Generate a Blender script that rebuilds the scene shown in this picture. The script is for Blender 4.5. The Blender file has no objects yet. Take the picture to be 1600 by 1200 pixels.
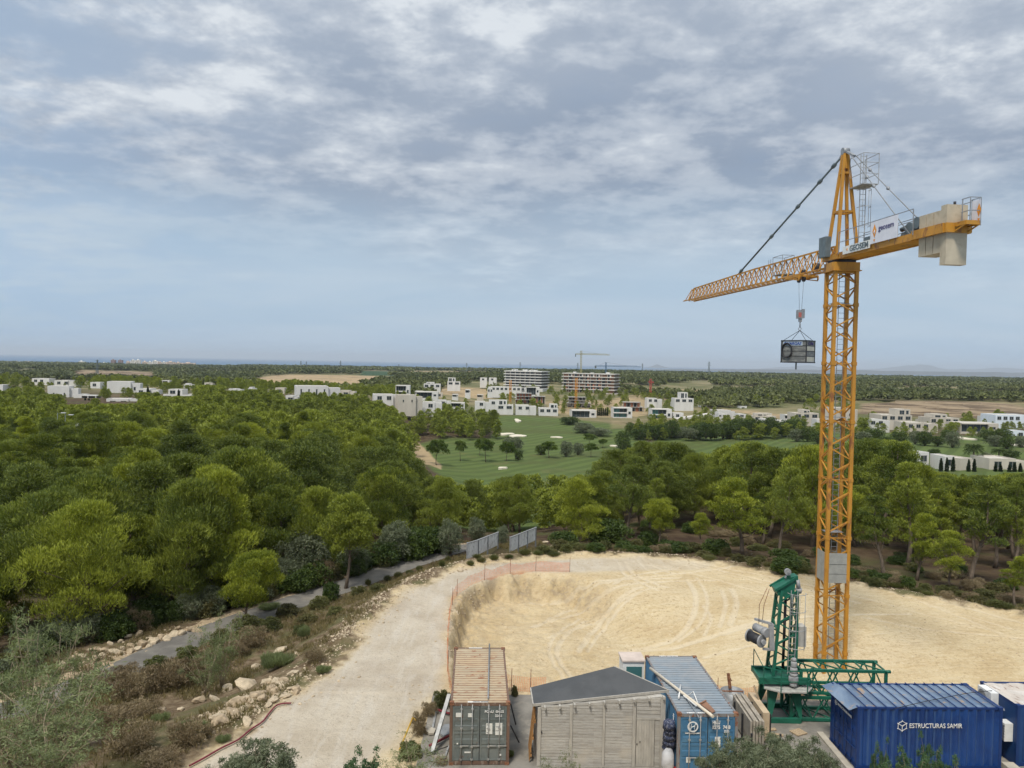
import bpy, bmesh, math, random
import numpy as np
from mathutils import Vector, Matrix
R = math.radians
rng = np.random.default_rng(7)
random.seed(7)
scene = bpy.context.scene

# ------------------------------------------------------------------ camera
F = 1202.0                      # focal length in pixels of the 1600 px wide photograph
CZ = 16.4                       # eye height above the concrete pad
ROLL = math.atan(0.0190); PITCH = math.atan(33.5 / F)
def ray(px, py):
    u, v = px - 800.0, 600.0 - py
    c, s = math.cos(ROLL), math.sin(ROLL)
    a, b = u * c - v * s, u * s + v * c
    cp, sp = math.cos(PITCH), math.sin(PITCH)
    return np.array([a, F * cp + b * sp, b * cp - F * sp]) / F
def proj(x, y, z):
    x = np.asarray(x, float); y = np.asarray(y, float); z = np.asarray(z, float) - CZ
    cp, sp = math.cos(PITCH), math.sin(PITCH)
    f = y * cp - z * sp; b = (y * sp + z * cp) / f * F; a = x / f * F
    c, s = math.cos(ROLL), math.sin(ROLL)
    u = a * c + b * s; v = -a * s + b * c
    return u + 800.0, 600.0 - v
def at_z(px, py, z=0.0):
    r = ray(px, py); t = (z - CZ) / r[2]
    return np.array([r[0] * t, r[1] * t, z])
def at_y(px, py, Y):
    r = ray(px, py); t = Y / r[1]
    return np.array([r[0] * t, Y, CZ + r[2] * t])

cam = bpy.data.cameras.new("camera"); camo = bpy.data.objects.new("camera", cam)
scene.collection.objects.link(camo); scene.camera = camo
cam.sensor_width = 36; cam.sensor_fit = 'HORIZONTAL'; cam.lens = F / 1600 * 36
cam.clip_start = 0.5; cam.clip_end = 200000
_f = ray(800, 600); _r = ray(801, 600) - _f; _u = ray(800, 599) - _f
_f = Vector(_f).normalized(); _r = Vector(_r).normalized(); _u = Vector(_u).normalized()
camo.matrix_world = Matrix(((_r.x, _u.x, -_f.x, 0), (_r.y, _u.y, -_f.y, 0), (_r.z, _u.z, -_f.z, CZ), (0, 0, 0, 1)))

# ------------------------------------------------------------------ light
SUN_EL, SUN_AZ = R(58), R(205)            # azimuth clockwise from +Y: behind and to the left of the camera
EXPOSURE = 1.12
sd = bpy.data.lights.new("sun", 'SUN'); so = bpy.data.objects.new("sun", sd); scene.collection.objects.link(so)
sd.energy = 1.5; sd.angle = R(11); sd.color = (1.0, 0.95, 0.86)
_d = Vector((math.sin(SUN_AZ) * math.cos(SUN_EL), math.cos(SUN_AZ) * math.cos(SUN_EL), math.sin(SUN_EL)))
so.rotation_euler = _d.to_track_quat('Z', 'Y').to_euler()

# ------------------------------------------------------------------ node helper
class NT:
    def __init__(s, tree): s.t = tree; tree.nodes.clear()
    def n(s, typ, ins=None, **props):
        nd = s.t.nodes.new(typ)
        for k, v in props.items(): setattr(nd, k, v)
        for k, v in (ins or {}).items(): s.set(nd, k, v)
        return nd
    def set(s, nd, k, v):
        sock = nd.inputs[k]
        if isinstance(v, bpy.types.NodeSocket): s.t.links.new(v, sock)
        elif isinstance(v, bpy.types.Node): s.t.links.new(v.outputs[0], sock)
        else:
            if isinstance(v, (tuple, list)) and sock.type == 'RGBA' and len(v) == 3: v = (*v, 1)
            sock.default_value = v
    def math(s, op, a, b=None, c=None, clamp=False):
        nd = s.t.nodes.new('ShaderNodeMath'); nd.operation = op; nd.use_clamp = clamp
        for i, v in enumerate((a, b, c)):
            if v is not None: s.set(nd, i, v)
        return nd.outputs[0]
    def mix(s, f, a, b, mode='MIX'):
        nd = s.t.nodes.new('ShaderNodeMix'); nd.data_type = 'RGBA'; nd.blend_type = mode
        s.set(nd, 0, f); s.set(nd, 6, a); s.set(nd, 7, b)
        return nd.outputs[2]
    def noise(s, vec, scale, detail=4, rough=0.55, dist=0.0, out=0):
        nd = s.t.nodes.new('ShaderNodeTexNoise')
        if vec is not None: s.set(nd, 'Vector', vec)
        s.set(nd, 'Scale', scale); s.set(nd, 'Detail', detail); s.set(nd, 'Roughness', rough); s.set(nd, 'Distortion', dist)
        return nd.outputs[out]
    def ramp(s, f, lo, hi, a=0.0, b=1.0, smooth=True):
        nd = s.t.nodes.new('ShaderNodeMapRange'); nd.interpolation_type = 'SMOOTHSTEP' if smooth else 'LINEAR'
        s.set(nd, 0, f); s.set(nd, 1, lo); s.set(nd, 2, hi); s.set(nd, 3, a); s.set(nd, 4, b)
        return nd.outputs[0]
    def scale(s, vec, sc, rot=(0, 0, 0)):
        nd = s.t.nodes.new('ShaderNodeMapping'); s.set(nd, 0, vec); nd.inputs['Scale'].default_value = sc; nd.inputs['Rotation'].default_value = rot
        return nd.outputs[0]

# ------------------------------------------------------------------ sky
world = bpy.data.worlds.new("World"); scene.world = world; world.use_nodes = True
w = NT(world.node_tree)
sky = w.n('ShaderNodeTexSky', sky_type='NISHITA', sun_disc=False, sun_elevation=SUN_EL, sun_rotation=SUN_AZ, altitude=100, air_density=1.0, dust_density=1.5, ozone_density=1.5)
tc = w.n('ShaderNodeTexCoord').outputs['Generated']
sep = w.n('ShaderNodeSeparateXYZ', {0: tc})
zz = w.math('MAXIMUM', sep.outputs[2], 0.0)
den = w.math('ADD', zz, 0.17)
pv = w.n('ShaderNodeCombineXYZ', {0: w.math('DIVIDE', sep.outputs[0], den), 1: w.math('DIVIDE', sep.outputs[1], den), 2: 0.37}).outputs[0]
pr = w.scale(pv, (1.0, 1.18, 1.0), (0, 0, R(-28)))
n_big = w.noise(pr, 0.62, 3, 0.5, 0.25)
n_mid = w.noise(pr, 3.6, 8, 0.53, 0.1)
n_fine = w.noise(pv, 10.0, 6, 0.6, 0.1)
n_tiny = w.noise(pv, 24.0, 4, 0.6, 0.1)
puff = w.math('ADD', w.math('ADD', w.math('MULTIPLY', n_mid, 0.60), w.math('MULTIPLY', n_fine, 0.30)), w.math('MULTIPLY', n_tiny, 0.10))
lum = w.math('ADD', w.ramp(n_big, 0.36, 0.64, 0.0, 0.26), w.ramp(puff, 0.42, 0.58, 0.0, 0.42))
hot = w.ramp(w.math('ADD', puff, w.math('MULTIPLY', w.math('SUBTRACT', n_big, 0.5), 0.35)), 0.535, 0.67)
lum = w.math('ADD', lum, w.math('MULTIPLY', hot, 0.40), clamp=True)
grey = (0.245, 0.305, 0.398); white = (0.630, 0.670, 0.715)
cloud = w.mix(lum, grey, white)
veil = w.noise(w.scale(pv, (0.5, 1.3, 1)), 0.8, 4, 0.5, 0.6)
low = w.mix(w.ramp(veil, 0.35, 0.7), (0.380, 0.495, 0.612), (0.445, 0.540, 0.635))
hf = w.ramp(w.math('ADD', zz, w.math('MULTIPLY', w.math('SUBTRACT', n_big, 0.5), 0.18)), 0.085, 0.235)
col = w.mix(hf, low, cloud)
# clearer, bluer air over the sea on the left
lf = w.math('MULTIPLY', w.ramp(sep.outputs[0], -0.15, -0.75), w.ramp(n_mid, 0.62, 0.40))
col = w.mix(w.math('MULTIPLY', lf, 0.55), col, (0.300, 0.440, 0.625))
hz_ = w.ramp(zz, 0.05, 0.0)
col = w.mix(w.math('MULTIPLY', hz_, 0.45), col, (0.355, 0.475, 0.620))
up = w.ramp(zz, 0.40, 0.90)            # thin bright overcast overhead, where the sun is behind the cloud
col = w.mix(w.math('MULTIPLY', up, 0.8), col, (0.70, 0.75, 0.82))
skyc = w.mix(1.0, sky.outputs[0], (0.06, 0.06, 0.06), 'MULTIPLY')
# cloud layer is seen over the Nishita sky; thickness from the noise
thick = w.ramp(n_mid, 0.20, 0.45, 0.88, 1.0)
K = 0.535
colk = w.mix(1.0, col, (K, K, K), 'MULTIPLY')
fin = w.mix(thick, skyc, colk)
bg = w.n('ShaderNodeBackground', {0: fin, 1: 1.0})
out = w.n('ShaderNodeOutputWorld', {0: bg})

scene.view_settings.view_transform = 'Standard'; scene.view_settings.look = 'None'
scene.view_settings.exposure = EXPOSURE; scene.view_settings.gamma = 1.0
scene.view_settings.use_curve_mapping = False
cy = scene.cycles
scene.render.engine = 'CYCLES'
cy.max_bounces = 5; cy.diffuse_bounces = 3; cy.glossy_bounces = 2; cy.transmission_bounces = 2; cy.transparent_max_bounces = 8
cy.volume_bounces = 0; cy.use_denoising = True; cy.caustics_reflective = False; cy.caustics_refractive = False
cy.use_adaptive_sampling = True; cy.adaptive_threshold = 0.02
world.cycles.sampling_method = 'AUTOMATIC'

# ------------------------------------------------------------------ objects
COL = scene.collection
def tag(o, label=None, cat=None, group=None, kind=None):
    if label: o['label'] = label
    if cat: o['category'] = cat
    if group: o['group'] = group
    if kind: o['kind'] = kind
    return o
def empty(name, loc, label, cat, group=None, rz=0.0, scale=None):
    o = bpy.data.objects.new(name, None); COL.objects.link(o); o.location = Vector([float(v) for v in loc]); o.rotation_euler = (0, 0, rz)
    if scale is not None: o.scale = scale if isinstance(scale, (tuple, list)) else (scale,) * 3
    o.empty_display_size = 0.3
    return tag(o, label, cat, group)
def link_mesh(name, me, mat, parent=None):
    o = bpy.data.objects.new(name, me); COL.objects.link(o)
    if mat is not None and not me.materials:
        for m in (mat if isinstance(mat, (list, tuple)) else [mat]): me.materials.append(m)
    if parent is not None: o.parent = parent
    return o
KIDS = {}
def children(o): return [c for c in scene.objects if c.parent == o]
def copy_tree(o, kids, loc, rz, sc, label, group):
    """kids: [(child, [grandchildren])]"""
    r = o.copy(); COL.objects.link(r); r.location = loc; r.rotation_euler = (0, 0, rz); r.scale = sc
    if label: r['label'] = label
    if group: r['group'] = group
    for c, gs in kids:
        k = c.copy(); COL.objects.link(k); k.parent = r
        for g in gs:
            gg = g.copy(); COL.objects.link(gg); gg.parent = k
    return r

class MB:
    """collects boxes, bars and tubes into ONE mesh"""
    def __init__(s): s.v = []; s.f = []; s.m = []; s.smooth = []
    def add(s, vs, fs, m=0, sm=False):
        b = len(s.v); s.v += [tuple(float(c) for c in v) for v in vs]
        for f in fs: s.f.append([b + i for i in f]); s.m.append(m); s.smooth.append(sm)
        return s
    def box(s, x0, x1, y0, y1, z0, z1, m=0):
        return s.add([(x0, y0, z0), (x1, y0, z0), (x1, y1, z0), (x0, y1, z0), (x0, y0, z1), (x1, y0, z1), (x1, y1, z1), (x0, y1, z1)],
                     [(3, 2, 1, 0), (4, 5, 6, 7), (0, 1, 5, 4), (1, 2, 6, 5), (2, 3, 7, 6), (3, 0, 4, 7)], m)
    def bar(s, a, b, w, h=None, m=0, up=(0, 0, 1)):
        h = w if h is None else h
        a = Vector([float(c) for c in a]); b = Vector([float(c) for c in b]); d = (b - a)
        if d.length < 1e-6: return s
        d.normalize(); u = Vector(up)
        if abs(d.dot(u)) > 0.97: u = Vector((1, 0, 0))
        x = d.cross(u).normalized() * (w / 2); y = x.cross(d).normalized() * (h / 2)
        vs = [a - x - y, a + x - y, a + x + y, a - x + y, b - x - y, b + x - y, b + x + y, b - x + y]
        return s.add(vs, [(3, 2, 1, 0), (4, 5, 6, 7), (0, 1, 5, 4), (1, 2, 6, 5), (2, 3, 7, 6), (3, 0, 4, 7)], m)
    def tube(s, pts, r, n=8, m=0, cap=True, sm=True):
        pts = [Vector([float(c) for c in p]) for p in pts]; k = len(pts)
        rs = r if isinstance(r, (list, tuple, np.ndarray)) else [r] * k
        vs = []; prev = None
        for i, p in enumerate(pts):
            d = (pts[min(i + 1, k - 1)] - pts[max(i - 1, 0)]).normalized()
            if prev is None:
                u = Vector((0, 0, 1)) if abs(d.z) < 0.9 else Vector((1, 0, 0)); x = d.cross(u).normalized()
            else: x = (prev - d * prev.dot(d)).normalized()
            prev = x; y = d.cross(x)
            for j in range(n):
                t = 2 * math.pi * j / n; vs.append(p + (x * math.cos(t) + y * math.sin(t)) * rs[i])
        fs = [(i * n + j, i * n + (j + 1) % n, (i + 1) * n + (j + 1) % n, (i + 1) * n + j) for i in range(k - 1) for j in range(n)]
        s.add(vs, fs, m, sm)
        if cap: 
            b = len(s.v) - len(vs)
            s.f.append([b + j for j in range(n)][::-1]); s.m.append(m); s.smooth.append(False)
            s.f.append([b + (k - 1) * n + j for j in range(n)]); s.m.append(m); s.smooth.append(False)
        return s
    def quad(s, a, b, c, d, m=0): return s.add([a, b, c, d], [(0, 1, 2, 3)], m)
    def prism(s, poly, z0, z1, m=0):
        n = len(poly); vs = [(x, y, z0) for x, y in poly] + [(x, y, z1) for x, y in poly]
        fs = [tuple(range(n))[::-1], tuple(range(n, 2 * n))] + [(i, (i + 1) % n, n + (i + 1) % n, n + i) for i in range(n)]
        return s.add(vs, fs, m)
    def hexa(s, b, t, m=0):
        """four bottom points and four top points"""
        return s.add(list(b) + list(t), [(3, 2, 1, 0), (4, 5, 6, 7), (0, 1, 5, 4), (1, 2, 6, 5), (2, 3, 7, 6), (3, 0, 4, 7)], m)
    def build(s, name, mat, parent=None, fixn=False):
        me = bpy.data.meshes.new(name); me.from_pydata(s.v, [], s.f)
        for m in (mat if isinstance(mat, (list, tuple)) else [mat]): me.materials.append(m)
        me.polygons.foreach_set('material_index', s.m); me.polygons.foreach_set('use_smooth', s.smooth)
        if fixn:
            bm = bmesh.new(); bm.from_mesh(me); bmesh.ops.recalc_face_normals(bm, faces=bm.faces); bm.to_mesh(me); bm.free()
        me.update()
        return link_mesh(name, me, None, parent)
def np_mesh(name, V, quads=None, attrs=None, mats=None, smooth=False, tris=None):
    me = bpy.data.meshes.new(name); V = np.ascontiguousarray(V, dtype=np.float32)
    me.vertices.add(len(V)); me.vertices.foreach_set('co', V.ravel())
    Fq = quads if quads is not None else tris; k = Fq.shape[1]
    me.loops.add(Fq.size); me.loops.foreach_set('vertex_index', np.ascontiguousarray(Fq, dtype=np.int32).ravel())
    me.polygons.add(len(Fq)); me.polygons.foreach_set('loop_start', np.arange(len(Fq), dtype=np.int32) * k)
    try: me.polygons.foreach_set('loop_total', np.full(len(Fq), k, dtype=np.int32))
    except Exception: pass
    me.polygons.foreach_set('use_smooth', np.full(len(Fq), smooth, dtype=bool))
    me.update(calc_edges=True)
    for nm, arr in (attrs or {}).items():
        arr = np.ascontiguousarray(arr, dtype=np.float32)
        if arr.ndim == 1:
            a = me.attributes.new(nm, 'FLOAT', 'POINT'); a.data.foreach_set('value', arr)
        else:
            a = me.attributes.new(nm, 'FLOAT_COLOR', 'POINT'); a.data.foreach_set('color', arr.ravel())
    for m in (mats or []): me.materials.append(m)
    return me
def text_mesh(txt, size, depth=0.01, align='CENTER', bold=0.0, shear=0.0):
    cu = bpy.data.curves.new("t", 'FONT'); cu.body = txt; cu.size = size; cu.extrude = depth; cu.align_x = align; cu.align_y = 'CENTER'
    cu.offset = bold; cu.shear = shear; cu.resolution_u = 3
    o = bpy.data.objects.new("t", cu); COL.objects.link(o); bpy.context.view_layer.update()
    me = bpy.data.meshes.new_from_object(o.evaluated_get(bpy.context.evaluated_depsgraph_get()))
    bpy.data.objects.remove(o); bpy.data.curves.remove(cu)
    return me
def text(txt, size, loc, rot, mat, parent, name="lettering", bold=0.0, width=None, depth=0.008, align='CENTER', shear=0.0):
    me = text_mesh(txt, size, depth, align, bold, shear)
    if width:
        xs = [v.co.x for v in me.vertices]; k = width / max(1e-6, max(xs) - min(xs))
        for v in me.vertices: v.co.x *= k
    me.materials.clear(); me.materials.append(mat)
    o = bpy.data.objects.new(name, me); COL.objects.link(o); o.parent = parent; o.location = loc; o.rotation_euler = rot
    return o

# ------------------------------------------------------------------ materials
def new_mat(name):
    m = bpy.data.materials.new(name); m.use_nodes = True; return m, NT(m.node_tree)
def simple(name, col, rough=0.6, var=0.15, sc=3.0, metal=0.0, bump=0.0, col2=None, thr=(0.45, 0.7), stretch=(1, 1, 1), amt2=1.0, detail=6, bsc=None, spec=0.4):
    """base colour with fine tonal variation, optional patches of a second colour (rust, dirt) and bump"""
    m, t = new_mat(name)
    oc = t.n('ShaderNodeTexCoord').outputs['Object']
    v = t.noise(t.scale(oc, stretch), sc, detail, 0.6)
    a = tuple(c * (1 - var) for c in col); b = tuple(min(1, c * (1 + var)) for c in col)
    c = t.mix(t.ramp(v, 0.3, 0.7), a, b)
    if col2:
        v2 = t.noise(t.scale(oc, stretch), sc * 1.7, 8, 0.65, 0.6)
        c = t.mix(t.math('MULTIPLY', t.ramp(v2, thr[0], thr[1]), amt2), c, col2)
    bs = t.n('ShaderNodeBsdfPrincipled', {'Base Color': c, 'Roughness': rough, 'Metallic': metal, 'Specular IOR Level': spec})
    if bump:
        bn = t.n('ShaderNodeBump', {'Strength': 0.6, 'Distance': bump, 'Height': t.noise(oc, bsc or sc * 4, 8, 0.65)})
        t.set(bs, 'Normal', bn)
    t.n('ShaderNodeOutputMaterial', {0: bs})
    return m
def leaf_mat(name, dark, light, rnd=0.25, trans=0.35, rough=0.55, hue=None):
    m, t = new_mat(name)
    at = t.n('ShaderNodeAttribute', attribute_name='tint').outputs['Fac']
    oi = t.n('ShaderNodeObjectInfo').outputs['Random']
    f = t.math('ADD', at, t.math('MULTIPLY', t.math('SUBTRACT', oi, 0.5), rnd), clamp=True)
    c = t.mix(f, dark, light)
    if hue:
        h2 = t.math('FRACT', t.math('MULTIPLY', oi, 7.31))
        c = t.mix(t.math('MULTIPLY', h2, 0.55), c, hue)
    d = t.n('ShaderNodeBsdfPrincipled', {'Base Color': c, 'Roughness': rough, 'Specular IOR Level': 0.25})
    tr = t.n('ShaderNodeBsdfTranslucent', {'Color': t.mix(1.0, c, (1.0, 1.05, 0.6), 'MULTIPLY')})
    mx = t.n('ShaderNodeMixShader', {0: trans, 1: d, 2: tr})
    t.n('ShaderNodeOutputMaterial', {0: mx})
    return m
M = {}
M['pine'] = leaf_mat('pine_needles', (0.072, 0.102, 0.018), (0.370, 0.405, 0.046), 0.70, 0.20, hue=(0.105, 0.145, 0.040))
M['pine_young'] = leaf_mat('young_pine_needles', (0.120, 0.160, 0.022), (0.370, 0.400, 0.045), 0.2, 0.25)
M['pine_dark'] = leaf_mat('dark_pine_needles', (0.058, 0.084, 0.020), (0.190, 0.225, 0.038), 0.4, 0.2)
M['stone_pine'] = leaf_mat('stone_pine_needles', (0.055, 0.095, 0.018), (0.150, 0.205, 0.034), 0.35, 0.3)
M['olive'] = leaf_mat('olive_leaves', (0.085, 0.108, 0.060), (0.225, 0.250, 0.155), 0.3, 0.25)
M['broad'] = leaf_mat('broad_leaves', (0.038, 0.066, 0.018), (0.115, 0.160, 0.034), 0.4, 0.25)
M['wattle'] = leaf_mat('wattle_leaves', (0.125, 0.155, 0.075), (0.280, 0.320, 0.150), 0.2, 0.35)
M['dry'] = leaf_mat('dry_brush', (0.155, 0.115, 0.068), (0.320, 0.255, 0.155), 0.5, 0.2)
M['scrub'] = leaf_mat('green_scrub', (0.060, 0.078, 0.026), (0.155, 0.165, 0.055), 0.6, 0.25, hue=(0.16, 0.13, 0.06))
M['cypress'] = leaf_mat('cypress_leaves', (0.012, 0.025, 0.010), (0.035, 0.058, 0.020), 0.3, 0.2)
M['red_shrub'] = leaf_mat('rust_leaves', (0.11, 0.05, 0.025), (0.19, 0.085, 0.04), 0.2, 0.2)
M['bark'] = simple('pine_bark', (0.15, 0.115, 0.085), 0.9, 0.35, 6, stretch=(1, 1, 0.3), bump=0.02)
M['twig'] = simple('pale_twig', (0.30, 0.24, 0.16), 0.8, 0.25, 9)
# villas: (px0, px1, py_top, py_base, distance, colour, style, label)
VILLAS = [
 (50, 76, 591, 603, 620, 'w', 'cube', 'small white cube house standing highest at the far left of the wood'),
 (85, 117, 594, 602, 590, 'w', 'low', 'long low white house behind the trees right of the small cube house'),
 (74, 116, 603, 630, 400, 'w', 'side2', 'white two storey house with a plain wall and one tiny window'),
 (115, 150, 616, 630, 398, 'w', 'porch', 'low white wing with open porch and short cypresses before it'),
 (107, 131, 625, 640, 385, 'c', 'low', 'small cream walled annex lowest of the white cluster at left'),
 (-12, 4, 601, 616, 420, 'w', 'cube', 'white house cut by the left edge of the view'),
 (167, 214, 596, 616, 470, 'w', 'big', 'large plain white block house with a flat roof above the wood'),
 (213, 246, 607, 620, 465, 'w', 'low', 'white wing stepping down beside the large plain block house'),
 (166, 210, 623, 640, 370, 'w', 'side', 'low white building half hidden by pines beneath the block house'),
 (255, 300, 608, 632, 430, 'w', 'step', 'white stepped house with a dark cypress standing in front'),
 (141, 156, 597, 608, 560, 'w', 'cube', 'tiny white house between the two big houses at left'),
 (463, 531, 603, 624, 410, 'w', 'long2', 'long white villa with tall window slots above the middle wood'),
 (446, 464, 618, 632, 400, 'w', 'low', 'low white terrace block left of the long villa with window slots'),
 (530, 554, 610, 620, 430, 'c', 'low', 'beige low annex right of the long villa'),
 (584, 626, 616, 636, 420, 'w', 'side', 'broad flat roofed white villa at the top of the pine bank'),
 (622, 661, 617, 636, 415, 'c', 'side2', 'beige flat villa with columns beside the broad white one'),
 (618, 640, 601, 620, 520, 'w', 'frame', 'two storey house with dark glass balconies behind the beige villa'),
 (650, 684, 611, 622, 560, 'w', 'glass', 'white villa with wide dark glazing right of the dark balconies'),
 (660, 690, 628, 637, 430, 'w', 'low', 'low white terrace wall below the beige villa'),
 (662, 688, 597, 605, 700, 'w', 'step', 'white stepped villa left of the earth plot'),
 (699, 719, 590, 603, 760, 'w', 'step2', 'white two storey villa standing at the back of the earth plot'),
 (750, 761, 590, 599, 900, 'w', 'cube', 'small white house behind the right end of the earth plot'),
 (764, 776, 590, 598, 880, 'w', 'cube', 'white cube house nearest to the left hotel block'),
 (684, 704, 625, 634, 540, 'w', 'low', 'low white villa first in the row above the pine bank'),
 (704, 726, 628, 636, 535, 'w', 'glass', 'low villa with grey glazing second in the row above the bank'),
 (742, 766, 627, 636, 545, 'w', 'low', 'pale low villa just before the fairway villas begin'),
 (764, 780, 625, 637, 560, 'w', 'cube', 'white villa with small cubes above the treeline by the fairway'),
 (776, 802, 625, 641, 560, 'w', 'step2', 'white stacked villa left of the orange mast'),
 (806, 838, 633, 643, 560, 'w', 'low', 'low white villa with garden wall in the fairway row'),
 (842, 872, 631, 648, 560, 'w', 'tower', 'white villa with a taller cube at its right in the fairway row'),
 (767, 842, 604, 613, 740, 'w', 'long', 'very long low white building below the left hotel'),
 (822, 843, 604, 617, 730, 'w', 'glass', 'white pavilion with glazed front at the end of the long building'),
 (893, 932, 640, 652, 555, 'w', 'glass', 'long low villa with deep flat roof beside the tall hedge'),
 (958, 988, 636, 652, 560, 'w', 'glass2', 'two storey villa with turquoise glass facing the fairway'),
 (1018, 1050, 638, 656, 560, 'w', 'glass2', 'two storey white villa with dark glass left of the wedge roof'),
 (1011, 1035, 622, 632, 640, 'w', 'low', 'small white pavilion on the earth slope below the red mast'),
 (1054, 1084, 613, 634, 620, 'w', 'tower2', 'tall narrow white villa among the trees on the hillside'),
 (1052, 1068, 645, 656, 560, 'w', 'cube', 'white box beside the sloping wedge roof'),
 (1121, 1154, 641, 657, 555, 'w', 'side2', 'plain white villa with a bright end wall in the valley row'),
 (1178, 1213, 646, 658, 540, 'c', 'step', 'cream villa with rounded roof line left of the white gabled one'),
 (1194, 1230, 655, 667, 500, 'w', 'low', 'long low white villa nearest the green left of the crane mast'),
 (1241, 1280, 640, 658, 500, 'c', 'top', 'cream villa with small roof pavilion left of the crane mast'),
 (1276, 1302, 655, 667, 480, 'w', 'low', 'low white garden building just left of the crane mast'),
 (1308, 1349, 637, 660, 480, 'c', 'side2', 'cream villa cut by the crane mast'),
 (1376, 1426, 639, 662, 470, 'c', 'tower', 'big beige villa with a tall cube on its right end'),
 (1357, 1392, 655, 667, 450, 'w', 'low', 'low white villa in front of the big beige one'),
 (1416, 1468, 660, 672, 440, 'c', 'low', 'low cream villa behind the round olive trees'),
 (1453, 1500, 647, 664, 480, 'c', 'step', 'cream stepped villa with blue shutters below the terraced hill'),
 (1501, 1562, 660, 675, 430, 'c', 'glass', 'wide cream villa with glazed corner above the bunker'),
 (1555, 1612, 648, 670, 470, 'b', 'big2', 'bluish white villa at the right edge of the view'),
 (1583, 1612, 673, 683, 410, 'b', 'low', 'pale blue terrace wall under the bluish white villa'),
 (1434, 1460, 707, 724, 255, 'w', 'side', 'white flat roof with roof lights partly behind the bright pines'),
 (1475, 1500, 713, 742, 250, 'w', 'low', 'white terrace with skylights behind the three thin cypresses'),
 (1499, 1533, 716, 748, 248, 'c', 'side2', 'pale walled villa behind the pair of thick cypresses'),
 (1545, 1612, 716, 745, 252, 'c', 'low', 'long pale villa behind the row of short cypresses at the right edge'),
]
_q = np.random.default_rng(90)
for _px0, _px1, _b0, _b1, _d, _n, _w in [(640, 770, 610, 622, 640, 7, 'behind the row above the pine bank'), (1040, 1240, 628, 640, 640, 6, 'among the trees right of the red mast'), (1110, 1240, 650, 660, 530, 4, 'before the wooded slope left of the crane mast'), (1340, 1600, 655, 664, 500, 6, 'in the second line below the terraced hill'), (330, 450, 612, 618, 480, 3, 'half hidden in the trees left of the long slotted villa'), (240, 330, 600, 606, 600, 3, 'far behind the stepped house')]:
    for _k in range(_n):
        _x = _px0 + (_px1 - _px0) * (_k + .3 + .4 * _q.random()) / _n; _wd = 10 + 9 * _q.random(); _bs = _b0 + (_b1 - _b0) * _q.random(); _h = 4.5 + 3.5 * _q.random()
        VILLAS.append((_x, _x + _wd * 600 / _d * .8, _bs - _h, _bs, _d + 12 * (_k % 3), 'wwc'[_k % 3], ['low', 'step', 'glass', 'cube'][_q.integers(4)], ['small', 'low', 'wide', 'flat roofed', 'tiny', 'pale', 'plain'][_k] + ' villa ' + _w))
BIGS = [(786, 860, 577, 612, 890), (876, 969, 581, 616, 890), (805, 852, 615, 630, 640), (886, 925, 620, 633, 640), (973, 1005, 628, 641, 610)]
def clear_of_houses(x, y, z, h):
    """largest height a tree may have so that the house behind it stays in view as in the photograph"""
    px, pb = proj(x, y, z); r = 3.2 * F / y
    for a, b, t_, bs, d, *_ in VILLAS + BIGS:
        if y > d - 3 and y < d + 15 and a - 4 < px < b + 4: return 0
        if y < d and a - r * 0.8 < px < b + r * 0.8:
            lim = bs - 0.52 * (bs - t_); top = float(proj(x, y, z + h)[1])
            if top < lim: h = max(0, (float(pb) - lim) * y / F)
    return h
# ------------------------------------------------------------------ noise and distances (numpy)
_T = rng.random((256, 256))
def vnoise(x, y):
    xi = np.floor(x).astype(np.int64); yi = np.floor(y).astype(np.int64); fx = x - xi; fy = y - yi
    fx = fx * fx * (3 - 2 * fx); fy = fy * fy * (3 - 2 * fy)
    g = lambda a, b: _T[a & 255, b & 255]
    return (g(xi, yi) * (1 - fx) + g(xi + 1, yi) * fx) * (1 - fy) + (g(xi, yi + 1) * (1 - fx) + g(xi + 1, yi + 1) * fx) * fy
def fbm(x, y, o=4):
    s = 0; a = 1; t = 0
    for i in range(o): s = s + a * vnoise(x * 2 ** i + 17.3 * i, y * 2 ** i + 5.1 * i); t += a; a *= 0.5
    return s / t
def sstep(x): x = np.clip(x, 0, 1); return x * x * (3 - 2 * x)
def seg_dist(x, y, pts, closed=False):
    d = np.full(np.shape(x), 1e9); n = len(pts)
    for i in range(n if closed else n - 1):
        ax, ay = pts[i][:2]; bx, by = pts[(i + 1) % n][:2]
        dx, dy = bx - ax, by - ay; L = dx * dx + dy * dy + 1e-12
        t = np.clip(((x - ax) * dx + (y - ay) * dy) / L, 0, 1)
        d = np.minimum(d, (x - ax - t * dx) ** 2 + (y - ay - t * dy) ** 2)
    return np.sqrt(d)
def inside(x, y, pts):
    r = np.zeros(np.shape(x), bool); n = len(pts)
    for i in range(n):
        ax, ay = pts[i][:2]; bx, by = pts[(i + 1) % n][:2]
        c = (ay > y) != (by > y)
        r ^= c & (x < (bx - ax) * (y - ay) / (by - ay + 1e-12) + ax)
    return r
def sdist(x, y, pts): return np.where(inside(x, y, pts), 1, -1) * seg_dist(x, y, pts, True)
def px_of(x, y): return 800 + F * x / np.maximum(y, 1e-3) - 0.019 * 90     # column of the photograph, near enough
def smooth_line(pts, n=6):
    P = [np.array(p[:2], float) for p in pts]; out = []
    for i in range(len(P) - 1):
        p0, p1, p2, p3 = P[max(i - 1, 0)], P[i], P[i + 1], P[min(i + 2, len(P) - 1)]
        for k in range(n):
            t = k / n; out.append(0.5 * ((2 * p1) + (-p0 + p2) * t + (2 * p0 - 5 * p1 + 4 * p2 - p3) * t * t + (-p0 + 3 * p1 - 3 * p2 + p3) * t ** 3))
    out.append(P[-1]); return out

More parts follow.
